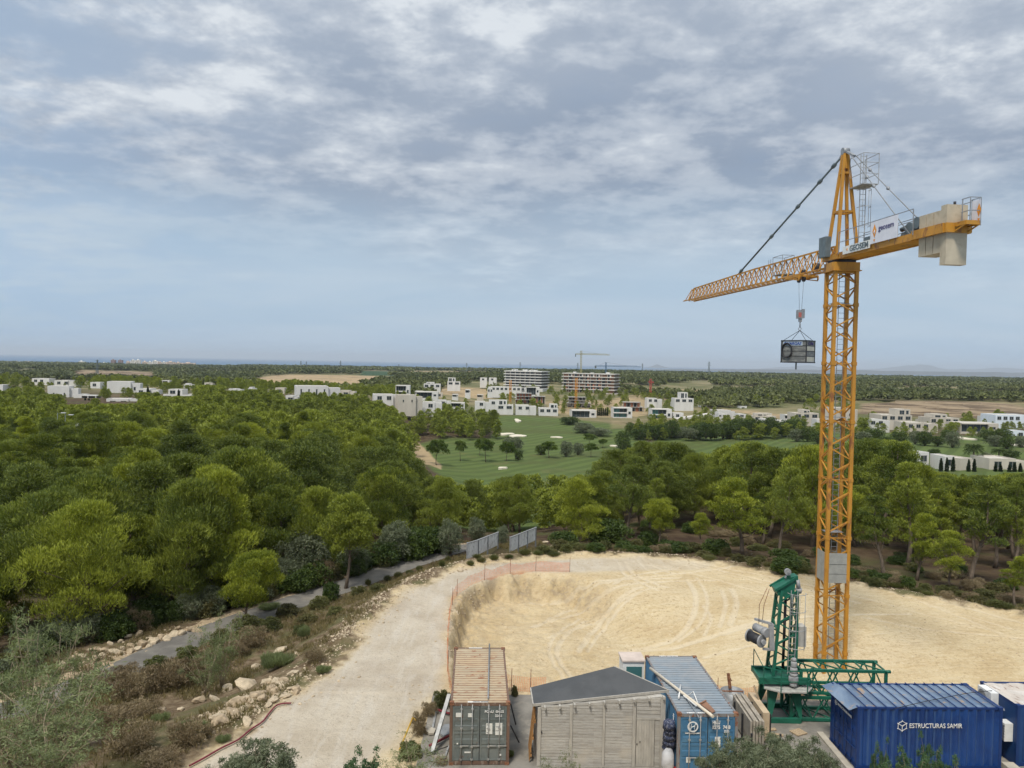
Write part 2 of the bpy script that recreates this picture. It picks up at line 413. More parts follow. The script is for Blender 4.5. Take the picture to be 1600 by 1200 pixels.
# natural ground: rows by distance, columns by the direction seen
_cols = np.array([0, 250, 450, 600, 660, 780, 950, 1100, 1300, 1600], float)
_rows = [
 (5,   [10.5] * 10), (15, [7.0] * 10), (20, [4.5] * 10), (25, [2.3, 2.0, 1.8, 1.8, 1.8, 1.8, 1.8, 1.8, 1.8, 1.8]),
 (31,  [0.3, -0.2, -0.3, -0.5, -0.5, -0.5, -0.5, -0.5, -0.5, -0.5]),
 (38,  [-1.6, -1.6, -1.6, -1.6, -2, -2, -2, -2, -2, -2]),
 (47,  [-3.1, -3.0, -2.8, -2.8, -2.8, -3, -3, -3, -3, -3]),
 (60,  [-3.5, -3.4, -3.0, -2.6, -2.4, -2.5, -3, -3, -3, -3]),
 (75,  [-4.5, -4.2, -3.6, -3.0, -2.4, -2.0, -3, -3.2, -3.2, -3.5]),
 (95,  [-5.5, -5, -4.8, -5, -5, -5, -4.5, -4.5, -4.5, -5]),
 (130, [-6.5, -6, -6, -7, -9.5, -12, -9.5, -7, -6, -7]),
 (180, [-7, -7, -7, -9, -13, -18, -16, -12, -10, -11]),
 (250, [-7, -7, -8, -11, -19, -23.5, -22, -20, -17, -15.5]),
 (300, [-7, -6.5, -7, -12, -23, -24, -24, -23, -18, -17]),
 (385, [-6, -6, -5.5, -12, -24, -24, -24.5, -24, -20, -17.5]),
 (430, [-6, -6, -5.3, -7, -17, -24, -24, -24, -21, -18]),
 (500, [-7, -7, -6.5, -9, -15, -22.8, -23.5, -23, -21, -18.5]),
 (560, [-8, -8, -8, -11, -14, -21.5, -22.5, -22, -20, -18]),
 (700, [-10, -10, -12, -13, -14, -19, -19, -17, -12, -10]),
 (890, [-14, -14, -15, -14, -14, -15.5, -16.5, -16, -14, -12]),
 (1200, [-25, -25, -17, -16, -15, -13, -13, -14, -14, -13]),
 (1450, [-27, -27, -17, -16, -16, -12, -11, -13, -14, -14]), (1750, [-19, -19, -17, -17, -17, -13, -12, -14, -15, -15]),
 (2200, [-27, -27, -19, -18, -18, -14, -13, -15, -17, -17]),
 (3500, [-33, -33, -25, -24, -24, -22, -20, -20, -20, -20]),
 (4500, [-52] * 6 + [-50, -50, -50, -50]), (5500, [-76] * 10), (6500, [-84] * 10), (9000, [-84] * 10)]
_rd = np.log(np.array([r[0] for r in _rows], float)); _rz = np.array([r[1] for r in _rows], float)
_fine = np.linspace(_rd[0], _rd[-1], 600)
_tab = np.stack([np.interp(_fine, _rd, _rz[:, i]) for i in range(10)], 1)
_k = np.array([1, 2, 3, 4, 3, 2, 1], float); _k /= _k.sum()
_tab = np.stack([np.convolve(np.pad(_tab[:, i], 3, mode='edge'), _k, 'valid') for i in range(10)], 1)
def natural(x, y):
    x = np.asarray(x, float); y = np.asarray(y, float)
    ld = np.log(np.clip(y, 5.01, 8900)); fi = (ld - _fine[0]) / (_fine[1] - _fine[0]); i = np.clip(fi.astype(int), 0, 598); t = fi - i
    px = np.clip(800 + F * x / np.maximum(y, 1), 0, 1600); j = np.clip(np.searchsorted(_cols, px, side='right') - 1, 0, 8)
    s = (px - _cols[j]) / (_cols[j + 1] - _cols[j]); s = s * s * (3 - 2 * s)
    z = (_tab[i, j] * (1 - s) + _tab[i, j + 1] * s) * (1 - t) + (_tab[i + 1, j] * (1 - s) + _tab[i + 1, j + 1] * s) * t
    amp = np.clip((y - 30) * 0.02, 0.08, 1.6) * np.where((y > 260) & (y < 540), 0.6, 1)
    return z + (fbm(x / 30 + 3, y / 30, 4) - 0.5) * amp + (fbm(x / 2.1, y / 2.1, 3) - 0.5) * 0.25 * (y < 300)

P0 = lambda *p: [at_z(a, b)[:2] for a, b in p]
SITE = P0((250, 1225), (330, 1170), (392, 1128), (440, 1098), (505, 1048), (560, 990), (618, 930), (690, 893), (760, 876), (850, 868), (950, 866), (1060, 873), (1180, 888), (1300, 908), (1420, 930), (1500, 945), (1600, 963), (1760, 995), (2000, 1060), (2200, 1200))
SITE = [tuple(p) for p in SITE] + [(40.0, 24.0), (-12.0, 24.0)]
CUT = smooth_line(P0((716, 1110), (706, 1085), (703, 1040), (704, 1000), (707, 962), (717, 932), (742, 912), (775, 900), (820, 893.5), (870, 894), (930, 901), (1010, 915), (1100, 926), (1220, 948), (1400, 985), (1600, 1020), (1900, 1075)), 4)
CUTPOLY = [tuple(p) for p in CUT] + [(45.0, 30.0), (-2.0, 30.0)]
PATHC = smooth_line([at_z(a, b, -3.0)[:2] for a, b in ((-160, 1160), (40, 1103), (185, 1049), (255, 1017), (350, 978), (450, 944), (540, 918), (620, 893), (690, 872), (735, 857), (765, 848))], 5)
PATHW = 1.45
def path_z(x, y): return -3.05 + 0.55 * sstep((np.asarray(y, float) - 58) / 18) - 0.16 * np.maximum(0, np.asarray(y, float) - 78)
def pit_depth(x, y):
    px = px_of(x, y)
    wall = np.interp(px, [700, 780, 900, 1000, 1200], [0.7, 1.1, 3.2, 9, 15])
    wob = (fbm(x * 0.9, y * 0.9, 4) - 0.5) * 1.1
    s = sdist(x, y, CUTPOLY) + wob * np.interp(px, [700, 800, 1000], [0.7, 1.0, 0.6])
    a = sstep(s / wall)
    a = np.where(px < 900, np.clip(a * 0.86 + sstep(s / 4.5) * 0.14, 0, 1), a)
    return 1.85 * np.minimum(a, sstep((y - 38.4) / 1.4))
def ground_z(x, y, full=False):
    x = np.asarray(x, float); y = np.asarray(y, float)
    z = natural(x, y)
    near = y < 110
    if np.any(near):
        xn, yn = x[near] if x.ndim else x, y[near] if y.ndim else y
        zn = z[near] if z.ndim else z
        pdist = seg_dist(xn, yn, PATHC); pw = sstep((5.0 - pdist) / 3.0); zn = zn * (1 - pw) + path_z(xn, yn) * pw
        sd = sdist(xn, yn, SITE)
        W = np.where(xn < 2, 7.5, 5.0)
        k = sstep((sd + W) / W) * (yn > 29.5) + sstep((sd + W) / W) * (yn <= 29.5) * sstep((yn - 27.5) / 2)
        zn = zn * (1 - k) + k * 0.0
        berm = np.exp(-((sd + 0.6) / 0.8) ** 2) * 0.32 * (yn > 44) * (0.4 + fbm(xn * 0.7, yn * 0.7, 3))
        zn = zn + berm
        dep = pit_depth(xn, yn)
        ins = sstep((sd - 0.5) / 2)
        rough = (fbm(xn * 1.3, yn * 1.3, 4) - 0.5)
        slope = np.clip(dep * (2.0 - dep), 0, 1)
        zn = zn - dep * ins + rough * (0.10 + 0.9 * slope * (px_of(xn, yn) < 960)) * sstep((yn - 37.5) / 1.2) 
        zn = np.where(yn < 37.5, zn - 0.05 * sstep((sd) / 1), zn)
        if z.ndim: z = z.copy(); z[near] = zn
        else: z = zn
    return z
def hit(px, py, y0=8.0, y1=6000.0):
    """where the ray through a pixel of the photograph meets the ground"""
    r = ray(px, py); ys = np.exp(np.linspace(math.log(y0), math.log(y1), 3000)); xs = r[0] / r[1] * ys; zs = CZ + r[2] / r[1] * ys
    g = ground_z(xs, ys); b = np.where(zs < g)[0]
    i = b[0] if len(b) else len(ys) - 1
    return np.array([xs[i], ys[i], float(g[i])])
def on_ground(x, y): return np.array([x, y, float(ground_z(np.array([x]), np.array([y]))[0])])

# ------------------------------------------------------------------ ground mesh
us = np.concatenate([np.linspace(-1.05, -0.72, 30)[:-1], np.linspace(-0.72, 0.72, 960), np.linspace(0.72, 1.05, 30)[1:]])
ys = [4.0]
while ys[-1] < 8500:
    y = ys[-1]; ys.append(y + (0.6 if y < 28 else 0.22 if y < 36 else 0.10 if y < 69 else max(0.16, y * 0.0115)))
ys = np.array(ys)
U, Y = np.meshgrid(us, ys); X = U * Y; nr, nc = X.shape
Xf, Yf = X.ravel(), Y.ravel()
Z = ground_z(Xf, Yf)
PX = px_of(Xf, Yf)

ZP = lambda pts, z=0.0: [tuple(at_z(a, b, z)[:2]) for a, b in pts]
nrm = Yf < 110
Xn, Yn, PXn = Xf[nrm], Yf[nrm], PX[nrm]
nz1 = fbm(Xn * 0.55, Yn * 0.55, 5); nz2 = fbm(Xn * 2.3 + 9, Yn * 2.3, 4)
sdn = sdist(Xn, Yn, SITE) + (nz1 - 0.5) * 2.4 + (nz2 - 0.5) * 1.0
depn = pit_depth(Xn, Yn)
za = np.zeros((len(Xf), 4)); zb = np.zeros((len(Xf), 4)); za[:, 3] = 0; 
site = sstep((sdn + 0.4) / 0.9) * (Yn > 28)
# pale gravel of the access road: left of the cut and round the back of it
ROAD = ZP([(240, 1230), (330, 1175), (400, 1120), (470, 1080), (530, 1030), (590, 960), (640, 920), (700, 893), (770, 879), (900, 872), (1000, 870), (1120, 880), (1120, 892), (1000, 893), (900, 897), (820, 893), (742, 912), (717, 932), (707, 962), (703, 1000), (703, 1060), (680, 1100), (560, 1230)])
rd = sstep((sdist(Xn, Yn, ROAD) + (nz1 - 0.5) * 1.2 + 0.3) / 1.2)
rd *= np.interp(PXn, [850, 1120], [1, 0.45])
za[nrm, 0] = site; za[nrm, 1] = rd * site
# wheel tracks
TR = [[(885, 1068), (868, 1042), (858, 1015), (872, 990), (905, 968)], [(893, 1062), (878, 1040), (870, 1018), (884, 994), (915, 972)],
      [(905, 1020), (925, 990), (955, 970), (1000, 957)], [(918, 1020), (937, 993), (965, 974), (1008, 961)],
      [(830, 948), (950, 945), (1060, 934), (1150, 921)], [(832, 983), (880, 966), (950, 956), (1030, 948), (1120, 945)],
      [(858, 997), (900, 984), (960, 970), (1030, 957)], [(848, 977), (880, 958), (960, 946), (1060, 941)],
      [(1074, 945), (1086, 972), (1080, 998), (1050, 1014), (985, 1018)], [(1088, 942), (1103, 972), (1098, 1000), (1060, 1016)],
      [(1126, 962), (1133, 985), (1124, 1010)], [(1142, 960), (1150, 985), (1140, 1010)], [(1098, 985), (1110, 1000), (1100, 1016)],
      [(966, 916), (974, 934), (1000, 950), (1026, 962)], [(976, 914), (986, 932), (1010, 946), (1040, 958)],
      [(990, 906), (1006, 924), (1030, 938)], [(1000, 905), (1020, 921), (1050, 934)], [(1062, 924), (1030, 930), (985, 938), (960, 950)],
      [(1100, 1040), (1200, 1036), (1320, 1034)], [(1130, 1019), (1250, 1008), (1420, 1003)], [(985, 1018), (1060, 1022), (1130, 1017), (1180, 1010)],
      [(1035, 912), (1120, 932), (1210, 955), (1330, 990)], [(1060, 910), (1150, 928), (1260, 952), (1380, 985)], [(1048, 911), (1140, 932), (1235, 956), (1340, 984)],
      [(1090, 908), (1190, 927), (1320, 955)], [(1020, 918), (1110, 942), (1190, 968), (1250, 990)], [(1330, 935), (1450, 975), (1600, 1020)], [(1340, 948), (1460, 990), (1600, 1036)],
      [(1380, 960), (1480, 1000), (1600, 1055)], [(1350, 1010), (1450, 1030), (1600, 1045)], [(1350, 975), (1440, 1003), (1540, 1030)], [(940, 1050), (1020, 1040), (1100, 1045)]]
trk = np.zeros(len(Xn)); rut = np.zeros(len(Xn)); sub = (Yn > 36) & (Yn < 68) & (PXn > 700)
xs_, ys_ = Xn[sub], Yn[sub]; acc = np.zeros(len(xs_)); rr = np.zeros(len(xs_))
for i, t_ in enumerate(TR):
    L = smooth_line([at_z(a, b, -1.9)[:2] for a, b in t_], 6)
    bx = np.array(L); m_ = (xs_ > bx[:, 0].min() - 1) & (xs_ < bx[:, 0].max() + 1) & (ys_ > bx[:, 1].min() - 1) & (ys_ < bx[:, 1].max() + 1)
    if not m_.any(): continue
    d_ = seg_dist(xs_[m_], ys_[m_], L); wdt = 0.10 + 0.04 * (i % 3)
    st = 0.95 if i < 21 else 0.55
    a_ = st * sstep((wdt + 0.09 - d_) / 0.14); acc[m_] = np.maximum(acc[m_], a_)
    rr[m_] += 0.030 * np.exp(-((d_ - wdt - 0.12) / 0.08) ** 2) - 0.035 * sstep((wdt - d_) / 0.1)
brk = 0.55 + 0.9 * fbm(xs_ * 1.1, ys_ * 1.1, 3)
trk[sub] = np.clip(acc * brk, 0, 1); rut[sub] = rr
za[nrm, 2] = trk * site * (1 - rd)
Z[nrm] += rut * site
# fine parallel scraper grooves across the open platform
za[nrm, 3] = np.clip(depn * (2 - depn), 0, 1) * sstep((1010 - PXn) / 130) * site * np.clip(fbm(Xn*.8,Yn*.8,4)*2.6-.6,0,1)       # raw cut face

def zone(pts, soft=6.0, amp=14.0):
    """polygon given by (photo column, distance)"""
    p = [(a, math.log(d) * 400) for a, d in pts]
    qx = PX + (fbm(Xf / (Yf * 0.02), Yf / (Yf * 0.03 + 1) + np.log(Yf) * 30, 3) - 0.5) * amp; qy = np.log(Yf) * 400 
    return sstep((sdist(qx, qy, p) + soft) / (2 * soft))
far = Yf >= 100
golf = np.zeros(len(Xf))
_m = Yf > 95
def zset(arr, pts, soft=6.0, amp=14.0, s=1.0):
    p = [(a, math.log(d) * 400) for a, d in pts]; xs = [a for a, d in pts]; ds = [d for a, d in pts]
    m = (PX > min(xs) - 40) & (PX < max(xs) + 40) & (Yf > min(ds) * 0.8) & (Yf < max(ds) * 1.2)
    qx = PX[m] + (fbm(Xf[m] / (Yf[m] * 0.02), np.log(Yf[m]) * 40, 3) - 0.5) * amp
    v = s * sstep((sdist(qx, np.log(Yf[m]) * 400, p) + soft) / (2 * soft)); arr[m] = np.maximum(arr[m], v)
zset(golf, [(655, 300), (700, 215), (780, 125), (860, 125), (960, 165), (1150, 235), (1165, 330), (1150, 395), (1010, 405), (1000, 500), (940, 520), (880, 545), (770, 555), (745, 480), (775, 440), (765, 405), (690, 392), (655, 372)])
zset(golf, [(690, 150), (720, 118), (820, 110), (850, 140), (800, 175)], 8)
zset(golf, [(1225, 390), (1420, 300), (1700, 290), (1700, 400), (1500, 415), (1225, 440)])
zset(golf, [(355, 172), (395, 165), (400, 185), (360, 190)], 6)
tan = np.zeros(len(Xf))
zset(tan, [(372, 860), (480, 850), (560, 1000), (625, 1250), (590, 1560), (500, 1620), (440, 1560), (400, 1300)], 5, 12)
zset(tan, [(98, 1380), (150, 1360), (240, 1380), (240, 1700), (200, 1760), (120, 1760)], 8, 40, 0.95)
zset(tan, [(672, 740), (720, 710), (770, 730), (768, 900), (730, 930), (690, 900)], 5, 10, 0.9)
zset(tan, [(850, 590), (900, 570), (1010, 570), (1030, 700), (1040, 850), (1010, 890), (975, 830), (960, 760), (900, 740), (850, 720)], 8, 60, 0.8)
zset(golf, [(1020, 290), (1400, 290), (1420, 330), (1400, 450), (1020, 480)]); zset(golf, [(1390, 172), (1720, 168), (1720, 300), (1370, 300)])
zset(tan, [(1128, 640), (1250, 570), (1235, 545), (1190, 575), (1128, 625)], 3, 6, 0.85)
zset(tan, [(1340, 585), (1460, 560), (1620, 560), (1610, 640), (1530, 700), (1400, 700), (1345, 660)], 6, 10, 0.92)
zset(tan, [(640, 2500), (760, 2450), (760, 2800), (640, 2800)], 4, 30, 0.7); zset(tan, [(1030, 900), (1110, 880), (1120, 1000), (1040, 1050)], 5, 40, 0.7); zset(tan, [(250, 1900), (360, 1850), (360, 2200), (250, 2200)], 5, 40, 0.6); zset(tan, [(1120, 1900), (1220, 1800), (1220, 2300), (1120, 2300)], 5, 50, 0.6); zset(tan, [(1560, 1700), (1700, 1650), (1700, 1900), (1560, 1900)], 5, 30, 0.6)
zset(tan, [(1228, 1250), (1280, 1200), (1300, 1300), (1240, 1400)], 4, 10, 0.8)
zset(tan, [(1400, 1350), (1480, 1300), (1500, 1450), (1400, 1480)], 4, 10, 0.5)
zset(tan, [(645, 300), (690, 262), (690, 285), (655, 375), (643, 370)], 2, 3, 0.9)     # path beside the fairway
zset(tan, [(955, 480), (1000, 490), (1000, 530), (955, 535)], 4, 8, 0.35)
orch = np.zeros(len(Xf))
zset(orch, [(560, 1650), (760, 1500), (790, 2300), (560, 2500)], 6, 10)
zset(orch, [(1500, 900), (1640, 850), (1640, 1000), (1540, 1050)], 6, 10)
strata = np.zeros(len(Xf))
zset(strata, [(1330, 575), (1460, 550), (1640, 550), (1610, 650), (1530, 710), (1400, 710), (1340, 670)], 6, 6)
zset(strata, [(98, 1350), (240, 1350), (240, 1780), (120, 1790)], 8, 20)
zb[:, 0] = golf; zb[:, 1] = tan; zb[:, 2] = orch; zb[:, 3] = strata
# stepped terraces on the cut hillside
st_ = strata * (Yf < 900); Z = Z + st_ * (np.round(Z / 2.2) * 2.2 - Z) * 0.8
Z = Z + golf * 0.25 * (fbm(Xf / 24, Yf / 24, 2) - 0.5) * 6 * 0.5
idx = np.arange(nr * nc).reshape(nr, nc)
Q = np.stack([idx[:-1, :-1], idx[:-1, 1:], idx[1:, 1:], idx[1:, :-1]], -1).reshape(-1, 4)

m, t = new_mat("ground")
geo = t.n('ShaderNodeNewGeometry'); pos = geo.outputs['Position']
A = t.n('ShaderNodeAttribute', attribute_name='za'); B = t.n('ShaderNodeAttribute', attribute_name='zb')
sa = t.n('ShaderNodeSeparateColor', {0: A.outputs['Color']}); sb = t.n('ShaderNodeSeparateColor', {0: B.outputs['Color']})
n1 = t.noise(pos, 0.35, 8, 0.62); n2 = t.noise(pos, 2.2, 8, 0.65); n3 = t.noise(pos, 9.0, 6, 0.7); n4 = t.noise(pos, 0.02, 6, 0.6); n5 = t.noise(pos, 0.10, 6, 0.6)
soil = t.mix(t.ramp(n2, 0.35, 0.65), (0.115, 0.078, 0.048), (0.235, 0.180, 0.115))
soil = t.mix(t.ramp(n1, 0.45, 0.62), soil, (0.125, 0.115, 0.055))
soil = t.mix(t.math('MULTIPLY', t.ramp(n3, 0.60, 0.72), 0.7), soil, (0.42, 0.35, 0.25))
# woodland floor farther out
yy = t.n('ShaderNodeSeparateXYZ', {0: pos}).outputs[1]
floor_ = t.mix(t.ramp(n1, 0.35, 0.65), (0.055, 0.036, 0.025), (0.105, 0.075, 0.045))
floor_ = t.mix(t.ramp(n5, 0.5, 0.7), floor_, (0.080, 0.085, 0.032))
soil = t.mix(t.ramp(yy, 60, 74), soil, floor_)
farveg = t.mix(t.ramp(n4, 0.4, 0.65), (0.105, 0.112, 0.045), (0.250, 0.210, 0.120))
soil = t.mix(t.ramp(yy, 350, 600), soil, farveg)
# pale sand of the platform
sand = t.mix(t.ramp(n1, 0.32, 0.68), (0.600, 0.490, 0.305), (0.520, 0.400, 0.230))
sand = t.mix(t.ramp(t.noise(pos, 0.16, 5, 0.6, 0.8), 0.42, 0.66), sand, (0.600, 0.490, 0.315))
sand = t.mix(t.math('MULTIPLY', t.ramp(n2, 0.54, 0.74), 0.55), sand, (0.400, 0.285, 0.150))
# graded, streaked strokes left by the blade
wv = t.scale(pos, (0.5, 3.2, 1.0), (0, 0, R(28)))
sand = t.mix(t.math('MULTIPLY', t.ramp(t.noise(wv, 1.3, 6, 0.65, 0.5), 0.50, 0.70), 0.55), sand, (0.415, 0.300, 0.160))
wv2 = t.scale(pos, (0.35, 4.2, 1.0), (0, 0, R(-12)))
sand = t.mix(t.math('MULTIPLY', t.ramp(t.noise(wv2, 1.0, 6, 0.65, 0.4), 0.52, 0.68), 0.45), sand, (0.610, 0.505, 0.335))
sand = t.mix(t.math('MULTIPLY', t.ramp(n3, 0.56, 0.66), 0.55), sand, (0.330, 0.235, 0.130))
n6 = t.noise(pos, 4.5, 7, 0.7, 0.6); sand = t.mix(t.math('MULTIPLY', t.ramp(n6, 0.54, 0.62), t.ramp(n5, 0.35, 0.6, 0.2, 0.75)), sand, (0.370, 0.270, 0.155))
sand = t.mix(t.math('MULTIPLY', t.ramp(n6, 0.44, 0.36), 0.5), sand, (0.660, 0.570, 0.410))
sc1 = t.noise(t.scale(pos, (0.16, 3.4, 1.0), (0, 0, R(38))), 2.6, 5, 0.7, 0.2); sc2 = t.noise(t.scale(pos, (0.18, 3.0, 1.0), (0, 0, R(8))), 2.4, 5, 0.7, 0.2)
sand = t.mix(t.math('MULTIPLY', t.ramp(sc1, 0.53, 0.62), t.ramp(n1, 0.45, 0.60, 0.0, 0.55)), sand, (0.395, 0.290, 0.165))
sand = t.mix(t.math('MULTIPLY', t.ramp(sc2, 0.53, 0.62), t.ramp(n1, 0.55, 0.40, 0.0, 0.5)), sand, (0.640, 0.550, 0.390))
road = t.mix(t.ramp(n1, 0.3, 0.7), (0.555, 0.490, 0.390), (0.445, 0.380, 0.290))
rw = t.noise(t.scale(pos, (2.6, 0.35, 1.0), (0, 0, R(20))), 0.8, 6, 0.6, 0.5)
road = t.mix(t.math('MULTIPLY', t.ramp(rw, 0.46, 0.66), 0.6), road, (0.560, 0.510, 0.430))
road = t.mix(t.math('MULTIPLY', t.ramp(n5, 0.50, 0.66), 0.55), road, (0.330, 0.265, 0.200))
road = t.mix(t.math('MULTIPLY', t.ramp(n3, 0.55, 0.66), 0.45), road, (0.290, 0.240, 0.185))
road = t.mix(t.math('MULTIPLY', t.ramp(t.noise(pos, 4.2, 7, 0.7, 0.5), 0.55, 0.64), 0.45), road, (0.330, 0.275, 0.215))
plat = t.mix(sa.outputs[1], sand, road)
plat = t.mix(t.math('MULTIPLY', sa.outputs[2], 0.48), plat, (0.670, 0.590, 0.450))
cutc = t.mix(t.ramp(n2, 0.38, 0.62), (0.480, 0.365, 0.200), (0.290, 0.225, 0.150))
cutc = t.mix(t.math('MULTIPLY', t.ramp(n3, 0.55, 0.68), 0.6), cutc, (0.62, 0.56, 0.46))
plat = t.mix(t.math('MULTIPLY', A.outputs['Alpha'], 0.85), plat, cutc)
c = t.mix(sa.outputs[0], soil, plat)
# mown fairways
gb = t.n('ShaderNodeTexWave', {'Vector': t.scale(pos, (1, 1, 0), (0, 0, R(33))), 'Scale': 0.045, 'Distortion': 2.2, 'Detail': 1.0, 'Detail Scale': 0.3}, wave_type='BANDS')
grass = t.mix(t.ramp(gb.outputs[0], 0.35, 0.65), (0.078, 0.108, 0.033), (0.100, 0.136, 0.040))
grass = t.mix(t.ramp(t.noise(pos, 0.030, 4, 0.6, 0.6), 0.50, 0.62), grass, (0.085, 0.105, 0.034))
grass = t.mix(t.math('MULTIPLY', t.ramp(t.noise(pos, 0.06, 5, 0.6), 0.58, 0.7), 0.7), grass, (0.135, 0.135, 0.052))
c = t.mix(sb.outputs[0], c, grass)
tanc = t.mix(t.ramp(t.noise(pos, 0.03, 7, 0.65), 0.38, 0.64), (0.420, 0.310, 0.180), (0.300, 0.225, 0.140))
tanc = t.mix(t.ramp(t.noise(pos, 0.11, 6, 0.6), 0.55, 0.7), tanc, (0.140, 0.120, 0.070))
pz = t.n('ShaderNodeSeparateXYZ', {0: pos}).outputs[2]
stv = t.n('ShaderNodeCombineXYZ', {0: t.math('MULTIPLY', t.n('ShaderNodeSeparateXYZ', {0: pos}).outputs[0], 0.02), 1: 0.0, 2: t.math('MULTIPLY', pz, 0.9)})
strc = t.mix(t.ramp(t.noise(stv, 1.6, 5, 0.6), 0.42, 0.58), (0.120, 0.085, 0.058), (0.310, 0.235, 0.155))
tanc = t.mix(B.outputs['Alpha'], tanc, strc)
c = t.mix(sb.outputs[1], c, tanc)
orc = t.mix(t.ramp(t.n('ShaderNodeTexWave', {'Vector': pos, 'Scale': 0.03, 'Distortion': 0.5}).outputs[0], 0.3, 0.7), (0.030, 0.062, 0.030), (0.050, 0.090, 0.045))
c = t.mix(sb.outputs[2], c, orc)
bs = t.n('ShaderNodeBsdfPrincipled', {'Base Color': c, 'Roughness': 0.95, 'Specular IOR Level': 0.1})
hb = t.math('ADD', t.math('MULTIPLY', n2, 0.7), t.math('MULTIPLY', n3, 0.35))
bmp = t.n('ShaderNodeBump', {'Strength': t.ramp(yy, 90, 140, 0.9, 0.0), 'Distance': 0.20, 'Height': hb})
t.set(bs, 'Normal', bmp); t.n('ShaderNodeOutputMaterial', {0: bs})
M['ground'] = m
tag(link_mesh('ground', np_mesh('ground', np.stack([Xf, Yf, Z], 1), quads=Q, attrs={'za': za, 'zb': zb}, mats=[m], smooth=True), None), 'dry scrubland, sandy building platform and golf fairways', None, kind='structure')
del X, Y, U, idx, Q, Z

# sea
m, t = new_mat("sea")
pos = t.n('ShaderNodeNewGeometry').outputs['Position']
sn = t.noise(t.scale(pos, (0.0002, 0.0008, 1)), 1.0, 4, 0.5)
bs = t.n('ShaderNodeBsdfPrincipled', {'Base Color': t.mix(t.ramp(sn, 0.4, 0.6), (0.035, 0.110, 0.215), (0.050, 0.135, 0.245)), 'Roughness': 0.6, 'Specular IOR Level': 0.15})
t.n('ShaderNodeOutputMaterial', {0: bs})
mb = MB(); mb.quad((-59000, 5200, -80), (59000, 5200, -80), (59000, 59000, -80), (-59000, 59000, -80))
tag(mb.build('sea', m), 'blue sea beyond the coast', None, kind='structure')

# distant hills across the bay on the right, a cone hill by itself nearer the middle
def ridge(name, pts, Yd, depth, label, col):
    """pts: (px, py of the crest)"""
    top = [at_y(a, b, Yd) for a, b in pts]; xs = np.array([p[0] for p in top]); zs = np.array([p[2] for p in top])
    n = 160; gx = np.linspace(xs[0], xs[-1], n); gz = np.interp(gx, xs, zs); base = -82.0
    gz = gz + (fbm(gx / 460.0, gx * 0 + 3.3, 4) - 0.5) * 75 * np.clip((gz - base) / 200, 0, 1)
    V = []; prof = [(-1.0, 0.0), (-0.7, 0.25), (-0.4, 0.6), (-0.15, 0.9), (0, 1.0), (0.4, 0.6), (1.0, 0.0)]
    for k, (dy, h) in enumerate(prof):
        wob = (fbm(gx / 500.0, gx * 0 + k * 2.1, 3) - 0.5) * depth * 0.25
        V.append(np.stack([gx, Yd + dy * depth + wob * (h > 0), base + (gz - base) * h], 1))
    V = np.concatenate(V); I = np.arange(len(prof) * n).reshape(len(prof), n)
    Qd = np.stack([I[:-1, :-1], I[:-1, 1:], I[1:, 1:], I[1:, :-1]], -1).reshape(-1, 4)
    return tag(link_mesh(name, np_mesh(name, V, quads=Qd, mats=[col], smooth=True), None), label, None, kind='structure')
mh = simple('hill_rock', (0.060, 0.062, 0.055), 0.95, 0.3, 0.002)
ridge('hills', [(1130, 579), (1180, 577), (1215, 574), (1262, 571), (1300, 576), (1340, 577), (1375, 576), (1400, 573), (1420, 571), (1428, 572), (1440, 569), (1452, 573), (1480, 577), (1520, 577), (1565, 574.5), (1600, 576.5), (1660, 575), (1720, 580)], 36000, 3200, 'pale blue mountain ridge far across the bay', mh)
ridge('hill', [(1005, 575.4), (1015, 573.5), (1022, 571), (1027, 569.2), (1033, 571.5), (1042, 574), (1052, 575.5)], 30000, 1200, 'small cone shaped hill rising alone from the sea horizon', mh)
ridge('coast', [(980, 577.5), (1060, 576.5), (1150, 577), (1280, 577.5), (1400, 579.5), (1500, 581), (1650, 582.5)], 17000, 1500, 'low hazy coastal plain below the far mountains', mh)
